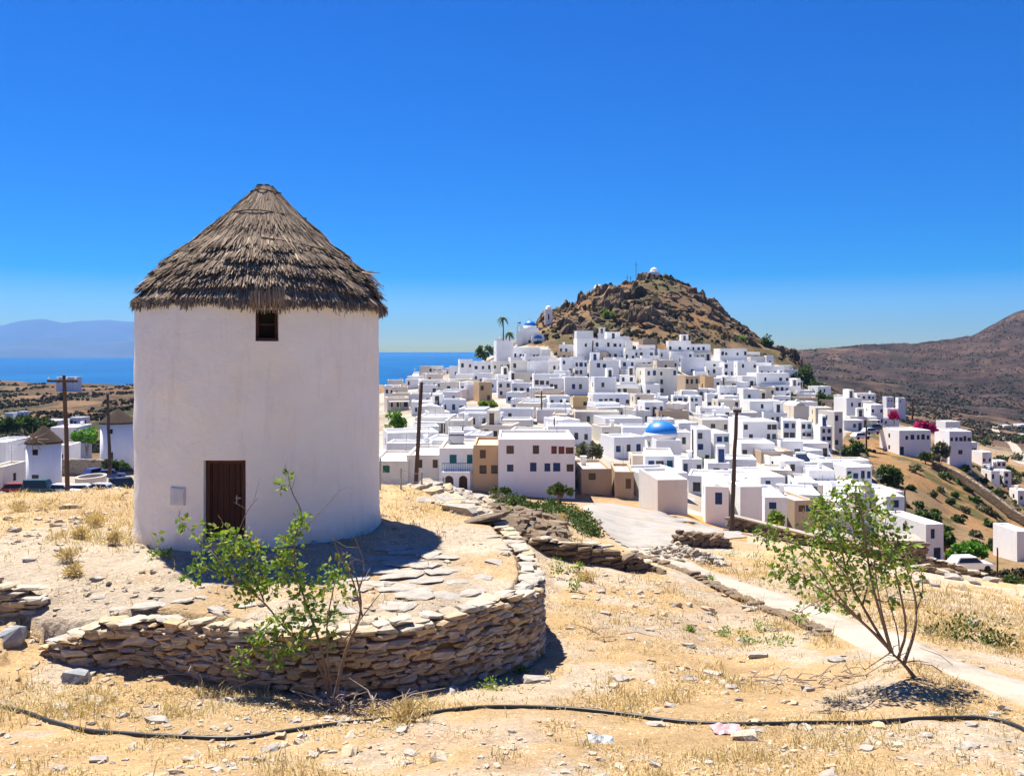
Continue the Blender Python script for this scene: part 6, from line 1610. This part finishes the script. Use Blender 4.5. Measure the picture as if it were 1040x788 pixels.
bush('dark bush at the foot of the long white house wall', 940, 467, 14, 8, M_LEAFD, 190, 350, .5)
bush('long bright green hedge on the valley floor behind the field wall', 985, 573, 46, 26, M_LEAFB, 116, 1600, .5, 'hedge')
bush('rounded green hedge bush behind the white house with the blue door below', 960, 556, 18, 18, M_LEAFD, 122, 600, .5)
bush('dark olive bush on the dry slope above the bright hedge', 1015, 560, 32, 15, M_LEAFD, 130, 700, .5)
bush('low dark bush on the slope behind the flat white house', 940, 530, 30, 12, M_LEAFD, 134, 600, .5)
bush('dark leafy bush at the frame edge beyond the straw field', 1030, 612, 44, 26, M_LEAFD, 44, 1500, .17)
bush('bright green bush at the corner of the white house behind the long low wall', 790, 536, 16, 18, M_LEAF, 74, 600, .28)
bush('light green bush beside the tan house behind the long low wall', 832, 536, 18, 36, M_LEAF, 76, 800, .3)
bush('dark green shrub at the foot of the red-shuttered house, ochre side', 509, 503, 26, 10, M_LEAFD, 89, 500, .28)
bush('dark green shrub at the foot of the red-shuttered house, tan side', 568, 506, 34, 16, M_LEAFD, 88, 700, .3)
bush('leafy green tree in the left valley in front of the white wall', 88, 457, 26, 24, M_LEAFB, 175, 900, .5, 'valley_tree', True, 'tree')
bush('dark green bush in front of the white mill with a hidden flank', 118, 480, 36, 15, M_LEAFD, 146, 800, .45)
for i, (px, py, w, h) in enumerate(((6, 447, 26, 24), (24, 446, 24, 24), (42, 444, 26, 20), (-10, 446, 26, 24))):
    bush(['dark green tree at the frame edge behind the white mill house', 'dark green tree right behind the roof of the white mill house', 'dark green tree with a low crown behind the small spoked mill', 'dark green tree half out of the frame in the left valley'][i], px, py, w, h, M_LEAFD, 210 + i * 4, 900, .7, 'valley_tree', True, 'tree')
rr = random.Random(4)
for i, (px, py, w, h) in enumerate(((885, 520, 14, 7), (930, 480, 16, 9), (960, 487, 14, 8), (985, 500, 16, 8), (948, 505, 12, 6), (1000, 520, 18, 9), (972, 530, 14, 7), (925, 498, 10, 5), (1012, 503, 16, 9), (1030, 528, 18, 8), (990, 545, 12, 6), (945, 545, 12, 6), (1018, 535, 12, 6), (965, 512, 9, 5), (1000, 490, 10, 6), (1035, 485, 14, 8), (980, 478, 10, 7), (1020, 515, 10, 5), (893, 505, 10, 6), (915, 512, 9, 5), (934, 515, 12, 6), (955, 500, 10, 5), (975, 492, 10, 6), (990, 510, 12, 6), (1005, 535, 14, 7), (1025, 548, 16, 8), (980, 520, 10, 5), (960, 540, 12, 6), (950, 522, 8, 4), (1010, 525, 9, 5), (1035, 510, 12, 6), (970, 505, 7, 4))):
    bush('small grey-green bush dotted on the dry orange slope below the long white houses', px, py, w, h, rr.choice([M_LEAFD, M_LEAFO, M_LEAFD]), None, 160, .5, group=G1, ymin=95)
for lab, px, py, w, h, m in (('small green tree between white houses left of the blue awning', 448, 424, 12, 9, M_LEAFD), ('small green bush on a terrace right of the ochre tower house', 528, 413, 10, 6, M_LEAF), ('green bush between white houses below the yellow house', 592, 426, 12, 7, M_LEAFD), ('small bush beside the cream chapel', 795, 430, 10, 7, M_LEAFD),
        ('green tree standing between white houses above the blue-domed church', 668, 420, 10, 9, M_LEAFD), ('bush on the terrace in front of the lone white house below the crags', 690, 364, 18, 5, M_LEAFO), ('dark bush by the stone cottage below the crags', 645, 358, 10, 7, M_LEAFD), ('green bush among the houses right of the upright pole', 772, 446, 10, 8, M_LEAF), ('dark shrub on the bank below the balconied house', 800, 404, 24, 6, M_LEAFD),
        ('green strip of shrubs above the white shoulder houses', 770, 362, 20, 6, M_LEAFD), ('green bush in the yard below the tall town tree', 838, 470, 14, 8, M_LEAF), ('dark green bush at the end of the white terrace by the bank', 846, 474, 12, 8, M_LEAFD)):
    bush(lab, px, py, w, h, m, None, 350, .42)
for i, (px, py, w, h) in enumerate(((1000, 452, 14, 8), (1016, 470, 16, 9), (1034, 468, 14, 9), (995, 470, 12, 8), (1010, 488, 14, 8), (1030, 492, 18, 9), (985, 462, 12, 9), (1024, 482, 12, 8), (1008, 446, 12, 6), (1036, 448, 12, 6), (990, 450, 10, 6), (1000, 505, 14, 8))):
    bush('dark green shrub among the scattered small white houses in the right-hand valley', px, py, w, h, (M_LEAFD, M_LEAFO)[i % 3 == 2], None, 220, .8, group='shrubs among the valley houses', ymin=180)
def valley_track():
    pts = [(1012, 433), (1010, 437), (1014, 442), (1023, 447), (1030, 453), (1033, 459), (1037, 463), (1032, 468), (1042, 472)]; q = np.array([tuple(on_ground(a, b, 240, 700))[:2] for a, b in pts]); l, _ = resample(smooth_line(np.column_stack([q, q[:, 0] * 0]), 2), 4.0)
    d = np.gradient(l[:, :2], axis=0); d /= np.linalg.norm(d, axis=1)[:, None] + 1e-9; n = np.column_stack([-d[:, 1], d[:, 0]]); V = np.concatenate([np.stack([l[:, :2] + n * w for w in (-2.2, -.7, .7, 2.2)], 1).reshape(-1, 2)]); z = H(V[:, 0], V[:, 1]) + .12
    i = np.arange(len(l) - 1)[:, None] * 4 + np.arange(3)[None, :]; struct(np_mesh('track', np.column_stack([V, z]), np.stack([i, i + 1, i + 5, i + 4], -1).reshape(-1, 4)[:, ::-1], M_PATH))
valley_track()
def ground_cover():
    root = thing('creeping_shrub', 'long dark green strip of creeping shrub between the rock ledge and the road', 'shrub', tuple(on_ground(560, 524, 26, 48)))
    cs = []
    for px, py in ((508, 510), (518, 510), (528, 511), (538, 512), (548, 514), (556, 516), (564, 518), (572, 521), (579, 524), (586, 528), (592, 532), (597, 537), (601, 541)):
        for _ in range(7):
            q = on_ground(px + RNG.normal(0, 4), py + RNG.normal(0, 3) + 2, 26, 48); cs.append((q.x, q.y, q.z + RNG.uniform(0, .12), RNG.uniform(.2, .34)))
    foliage('foliage', cs, 9000, .10, M_LEAFD, root, np.array(root.location), thin=.4)
ground_cover()
def palm(label, px, py, top, Y, rc):
    k = Y / F; r = root_at('palm_tree', label, 'palm', px, py, Y); h = (py - top) * k
    MB().tube([(0, 0, -1), (.08, 0, h * .5), (-.05, 0, h)], [.3, .22, .2], 7).build('trunk', M_BARK, r)
    b = MB()
    for i in range(34):
        a = RNG.uniform(0, 6.28); up = RNG.uniform(-.9, 1.0); L = rc * k * RNG.uniform(.8, 1.15); n = 5; prev = None
        for j in range(n):
            t0, t1 = j / n, (j + 1) / n
            def fp(t): rr_ = L * t * math.cos(up * .6); return Vector((rr_ * math.cos(a), rr_ * math.sin(a), h + L * (math.sin(up * .9) * t - .75 * t * t)))
            p, q = fp(t0), fp(t1); s = Vector((-math.sin(a), math.cos(a), 0)) * (.28 * (1 - t0 * .6)); e = Vector((-math.sin(a), math.cos(a), 0)) * (.28 * (1 - t1 * .8)); dn = Vector((0, 0, -.12))
            b.add([p, q, q + e + dn, p + s + dn, q - e + dn, p - s + dn], [(0, 1, 2, 3), (1, 0, 5, 4)])
    b.build('crown', M_LEAFD, r)
palm('tall thin palm standing alone against the sky beside the hilltop church', 511, 348, 323, 300, 6)
palm('short thick palm just right of the tall thin palm', 517.5, 348, 338, 297, 5.5)

# ------------------------------------------------------------------ poles, masts, fence
def pole(label, foot, top, Y, wpx, arm=0, name='utility_pole', zfoot=None, armz=.3, extra=True):
    k = Y / F; a = Vector(P(*foot, Y)); b_ = Vector(P(*top, Y)); a.z = zfoot if zfoot is not None else a.z - .5
    r = thing(name, label, 'utility pole' if name == 'utility_pole' else name.replace('_', ' '), tuple(a)); d = b_ - a; rad = wpx * k / 2
    n = 9; MB().tube([d * (i / n) + Vector((RNG.normal(0, rad * .12), 0, 0)) for i in range(n + 1)], [rad * (1.12 - .3 * i / n) for i in range(n + 1)], 10).build('post', M_POLE if rad > .06 else M_METAL, r, True)
    if arm:
        w = arm * k; c = MB().box(-w / 2, w / 2, -.05, .05, -.06, .06); o = c.build('crossarm', M_POLE, r); o.location = d + Vector((0, -rad * 1.1 - .05, -armz))
        for x in np.linspace(-w * .45, w * .45, 4): MB().lathe([(.035, 0), (.06, .04), (.05, .1), (.025, .14)], 8).build('insulator', M_WATER, o).location = (x, 0, .062)
    return r
pole('dark utility pole leaning slightly, rising right beside the edge of the windmill', (419, 491), (428, 388), 45, 4.6, zfoot=-9.6)
pole('dark upright utility pole standing at the bend of the road', (743, 535), (748, 412), 42, 4.2, 8, armz=.25)
pole('weathered pole with a long crossarm in front of the small spoked mill', (71, 505), (65, 381), 46, 4.6, 30, zfoot=-10)
pole('thin brown pole close to the edge of the windmill in the left valley', (112, 477), (109, 398), 120, 3.2, 6)
for lab, f, t, Y in (('short pole among white houses below the two-storey shoulder house', (735, 408), (735, 383), 226, ), ('thin pole against the white house right of the blue dome', (703.5, 474), (703.5, 436), 116), ('thin dark pole below the white house with three arches', (550, 424), (550, 397), 168), ('thin pole above the teal-shuttered house', (470, 458), (470, 433), 112),
                     ('thin pole in front of the yellow house', (563, 448), (563, 424), 140), ('thin pole on the bank beside the parked cars', (880, 457), (880, 431), 178), ('thin pole on the slope left of the magenta bougainvillea', (927, 424), (927, 404), 230), ('thin pole on the dry slope below the long white house', (919, 517), (919, 496), 139), ('bare pole on the pale yard beside the frame edge', (1013, 583), (1013, 556), 95),
                     ('thin pole standing beside the white pointed block below the crags', (602, 388), (602, 346), 246)):
    pole(lab, f, t, Y, 1.7)
for lab, f, t in (('tall thin radio mast on the ridge near the summit chapel', (646, 287), (646, 266)), ('short radio mast on the ridge left of the taller mast', (637, 290), (637, 279)), ('twin short radio mast next to the short mast on the ridge', (640.5, 289), (640.5, 280))):
    pole(lab, f, t, 374, .5, 3, name='radio_mast', armz=1.2)
def wire_fence():
    r = thing('wire_fence', 'sagging wire fence on thin dark posts beside the windmill', 'fence', tuple(on_ground(407, 493, 20, 30)))
    tops = []
    for px, h in ((386, 1.0), (407, .72), (428, .6), (450, .5)):
        q = on_ground(px, 496, 20, 31); q.z -= .1; b = MB().tube([Vector((0, 0, -.1)), Vector((.01, 0, h))], .03, 6); o = b.build('post', M_METAL, r); o.location = q - Vector(r.location); tops.append(q + Vector((0, 0, h)))
    w = MB()
    for a, b_ in zip(tops[:-1], tops[1:]):
        for dz in (0.05, .3, .55):
            m = a.lerp(b_, .5); w.tube([a - Vector((0, 0, dz)) - Vector(r.location), m - Vector((0, 0, dz + .05)) - Vector(r.location), b_ - Vector((0, 0, dz)) - Vector(r.location)], .006, 4)
    w.build('wire_mesh', M_METAL, r)
wire_fence()

# ------------------------------------------------------------------ walls and stone hut right of the path
def plan(pts):
    out = []
    for px, py, Y in pts: out.append((*P(px, py, Y)[:2], P(px, py, Y)[2]))
    return out
def long_wall():
    pts = plan([(742, 524, 44), (790, 536, 43.5), (848, 550, 42.5), (905, 562, 42)])
    r = dry_wall('long low stone wall with pale concrete top, from utility pole to stone hut', pts, (0.1, .18), (.25, .6), thick=.45, mat=M_STONED, name='boundary_wall', cope=False, ground=lambda l: l[:, 2] - .85)
    b = MB(); o = Vector(r.location)
    for a, c in zip(pts[:-1], pts[1:]):
        a = Vector(a) - o; c = Vector(c) - o; n = Vector((-(c - a).y, (c - a).x, 0)).normalized() * .3
        b.add([a - n, c - n, c + n, a + n, a - n + Vector((0, 0, .09)), c - n + Vector((0, 0, .09)), c + n + Vector((0, 0, .09)), a + n + Vector((0, 0, .09))], [(3, 2, 1, 0), (4, 5, 6, 7), (0, 1, 5, 4), (2, 3, 7, 6)])
    b.build('concrete_top', M_PATH, r)
long_wall()
def low(l): return l[:, 2] - LOWH
def fieldwall(label, pts, h, name='field_wall', mat=None, thick=.5, cope=True):
    global LOWH; LOWH = h
    return dry_wall(label, plan(pts), (.1, .2), (.25, .65), thick=thick, mat=mat or M_STONED, name=name, ground=low, cope=cope, both=True, ragged=.05)
LOWH = 1
hut = thing('stone_hut', 'square roofless-looking dark stone hut with a flat top behind the straw field', 'hut', P(924, 588, 41))
def stone_hut():
    k = 41 / F; o = np.array(hut.location); st = Stones()
    def face(a, b, z1, z0=-.8):
        a = np.array(a); b = np.array(b); L = np.hypot(*(b - a)); d = (b - a) / L; ang = math.atan2(d[1], d[0]); z = z0
        while z < z1:
            ch = RNG.uniform(.1, .19); s = 0
            while s < L:
                ln = RNG.uniform(.2, .55); c = a + d * min(s + ln / 2, L); st.add((c[0], c[1], min(z + ch / 2, z1 - .02)), (ln * 1.03, .3, ch * 1.05), ang + RNG.normal(0, .04), (0, 0)); s += ln
            z += ch * .95
    w = 1.0; h = 36 * k
    A0, B0, C0, D0 = (-.95, .25), (.62, 0), (.92, 1.6), (-.65, 1.9)
    face(A0, B0, h); face(B0, C0, h); face(D0, A0, h); st.build('stone_courses', M_STONED, hut)
    ins = [(A0[0] + .1, A0[1] + .1), (B0[0] - .1, B0[1] + .1), (C0[0] - .1, C0[1]), (D0[0] + .1, D0[1])]
    MB().add([(x, y, -1) for x, y in ins] + [(x, y, h - .06) for x, y in ins], [(4, 5, 6, 7), (0, 1, 5, 4), (1, 2, 6, 5), (2, 3, 7, 6), (3, 0, 4, 7)]).build('rubble_core', M_EARTH, hut)
    MB().add([(x * 1.06, y - .05 if y < .5 else y + .05, h + .03 + dz) for dz in (0, .09) for x, y in (A0, B0, C0, D0)], [(3, 2, 1, 0), (4, 5, 6, 7), (0, 1, 5, 4), (1, 2, 6, 5), (2, 3, 7, 6), (3, 0, 4, 7)]).build('roof', M_PATH, hut)
stone_hut()
fieldwall('stepped block of field wall in front of the stone hut', [(926, 577, 39.5), (944, 572, 39.5), (962, 582, 38.8)], 1.1)
fieldwall('long brown field wall running off behind the stone hut towards the bright hedge', [(944, 566, 45), (975, 575, 44.5), (1012, 588, 43.5)], 1.1)
fieldwall('short inner field wall between the stepped block and the long wall', [(962, 579, 41), (975, 583, 41), (992, 590, 40.5)], .7)
fieldwall('long stone wall snaking down the dry slope below the long white houses', [(948, 468, 186), (972, 478, 182), (995, 492, 172), (1012, 504, 166), (1030, 518, 160), (1046, 527, 156)], 1.4, thick=.9)
fieldwall('low stone wall along the bank under the parked cars', [(876, 460, 170), (884, 472, 165), (893, 480, 160)], 1.5, thick=.9)
fieldwall('pale stone wall in front of the parked cars in the left valley', [(62, 466, 160), (85, 466, 160), (112, 467, 160)], 2.6, mat=M_STONEP, thick=.8)
loose('grey boulder beside the field wall at the straw field', 'boulder', 'boulders beside the field walls', [(935, 592, 14), (968, 588, 16), (990, 592, 12), (1005, 590, 14), (950, 596, 10)], M_STONEP, .5)

# ------------------------------------------------------------------ small mills in the left valley
def small_mill(label, x0, x1, yt, yb, ycap, Y, spokes=True):
    k = Y / F; r0 = (x1 - x0) * k / 2; h = (yb - yt) * k; hc = (yt - ycap) * k; r = root_at('small_windmill', label, 'windmill', (x0 + x1) / 2, yb, Y, 0, 'small mills in the left valley')
    MB().lathe([(r0 * 1.03, -3), (r0, 0), (r0 * .97, h)], 36).build('wall', wallmat('v'), r, True)
    MB().lathe([(r0 * 1.06, h - .15), (r0 * 1.06, h + .12), (r0 * .55, h + hc * .55), (.15, h + hc)], 24).build('cap', M_THATCHD, r)
    if spokes:
        b = MB()
        for i in range(12):
            a = math.pi * 2 * i / 12; L = r0 * 1.0; b.tube([(0, -r0 * 1.25, h + hc * .3), (L * math.cos(a), -r0 * 1.3, h + hc * .3 + L * math.sin(a) * .75)], [.06, .035], 5)
        b.tube([(0, -r0 * 1.5, h + hc * .3), (0, 0, h + hc * .4)], .14, 6)
        b.build('sail_frame', M_BARK, r)
    MB().box(-.35, .35, -r0 - .03, -r0 + .2, h * .75, h * .75 + .8).build('window', M_DARK, r)
    MB().box(-.45, .45, -r0 - .03, -r0 + .2, .02, 2.0).build('door', FRAME['d'], r)
small_mill('small white mill with bare sail spokes beside the crossarm pole', 28, 61, 449, 494, 432, 128)
small_mill('small white mill with a dark cap half hidden by the edge of the thatched windmill', 103, 137, 429, 468, 415, 168, False)
def basin():
    k = 124 / F; r = root_at('basin', 'oval cream-walled basin standing on the parking ground', 'basin', 83, 497, 124); rx = 12.5 * k; b = MB(); n = 28; v = []
    for rr_, z in ((1.0, -1), (1.06, 1.5), (.9, 1.5), (.86, .9)):
        for i in range(n): a = 2 * math.pi * i / n; v.append((rx * rr_ * math.cos(a), rx * 1.6 * rr_ * math.sin(a) + rx * 1.6, z))
    f = [(j * n + i, j * n + (i + 1) % n, (j + 1) * n + (i + 1) % n, (j + 1) * n + i) for j in range(3) for i in range(n)]
    b.add(v, f).build('rim', wallmat('c'), r); b2 = MB(); b2.add(v[3 * n:], [tuple(range(n))]).build('bed', M_EARTH, r)
basin()

# ------------------------------------------------------------------ cars
def paint(name, c):
    m, nt, bs = nodemat(name); bs.inputs['Roughness'].default_value = .35; bs.inputs['Specular IOR Level'].default_value = .5
    nt.links.new(ramp(nt, noise(nt, 1.5, 3, .6, pos(nt)), [(.3, tuple(x * .85 for x in c)), (.7, c)]), bs.inputs['Base Color']); return m
PAINT = {'red': paint('red_car_paint', (.28, .02, .02)), 'green': paint('dark_green_paint', (.02, .09, .085)), 'white': paint('white_car_paint', (.78, .78, .78)), 'blue': paint('navy_car_paint', (.03, .05, .2)), 'dark': paint('black_car_paint', (.03, .035, .04)), 'silver': paint('silver_car_paint', (.5, .52, .55))}
M_TYRE = plain('tyre_rubber', (.02, .02, .02), .85)
def car(label, px, py, Y, col, heading=0, van=False, group='parked cars'):
    r = root_at('parked_car', label, 'car', px, py, Y, heading, group); h = 1.9 if van else 1.45
    b = MB(); lo = [(-2.1, .3), (2.1, .3), (2.12, .62), (1.95, .78), (1.0, .86), (-2.0, .86), (-2.12, .7)]
    b.prism(lo, -.85, .85)
    cab = [(-1.9, .863), (.95, .863), (.35, h), (-1.45, h)] if not van else [(-2.0, .863), (1.25, .863), (.75, h), (-1.95, h)]
    v = [(x, (-.82 if z < 1 else -.66), z) for x, z in cab] + [(x, (.82 if z < 1 else .66), z) for x, z in cab]
    b.add(v, [(0, 1, 2, 3), (7, 6, 5, 4), (0, 4, 5, 1), (1, 5, 6, 2), (2, 6, 7, 3), (3, 7, 4, 0)]); b.build('body', PAINT[col], r)
    x0, x1 = cab[0][0], cab[1][0]; x2, x3 = cab[2][0], cab[3][0]
    for s in (-1, 1):
        g = MB(); g.add([(x0 + .22, s * .835, .93), (x1 - .2, s * .835, .93), (x2 - .06, s * .70, h - .1), (x3 + .1, s * .70, h - .1)], [(0, 1, 2, 3)]); g.build('side_window', M_GLASS, r)
    g = MB(); e = .018; g.add([(x1 + e - .05, -.72, .93), (x1 + e - .05, .72, .93), (x2 + e + .05, .6, h - .08), (x2 + e + .05, -.6, h - .08)], [(0, 1, 2, 3)]); g.build('windscreen', M_GLASS, r)
    for x in (-1.3, 1.3):
        for s in (-1, 1):
            w = MB().lathe([(.2, -.1), (.32, -.09), (.32, .09), (.2, .1)], 14).build('wheel', M_TYRE, r); w.location = (x, s * .80, .32); w.rotation_euler = (R(90), 0, 0)
car('red car at the frame edge of the left valley parking', 20, 502, 112, 'red', 10)
car('dark green van parked in front of the small spoked mill', 42, 502, 112, 'green', 4, True)
car('white car right beside the crossarm pole', 66, 503, 112, 'white', -12); car('white car just in front of the oval basin', 86, 503, 113, 'white', 8); car('silver car between the white car by the basin and the dark jeep', 107, 502, 114, 'silver', -6)
car('dark jeep close to the edge of the thatched windmill', 127, 499, 118, 'dark', 30, True); car('navy car parked just behind the oval basin', 97, 484, 146, 'blue', 70); car('navy car parked below the dark green bush', 113, 486, 142, 'blue', 20); car('dark car behind the jeep beside the windmill edge', 130, 484, 146, 'dark', 40)
car('white car parked on the bank left of the long white house', 874, 446, 188, 'white', 20); car('silver car parked on the bank beside the white car', 884, 441, 196, 'silver', 25); car('dark car parked furthest up the bank', 890, 437, 204, 'dark', 15)
car('white car in the pale yard behind the long brown field wall', 985, 579, 88, 'white', 5)
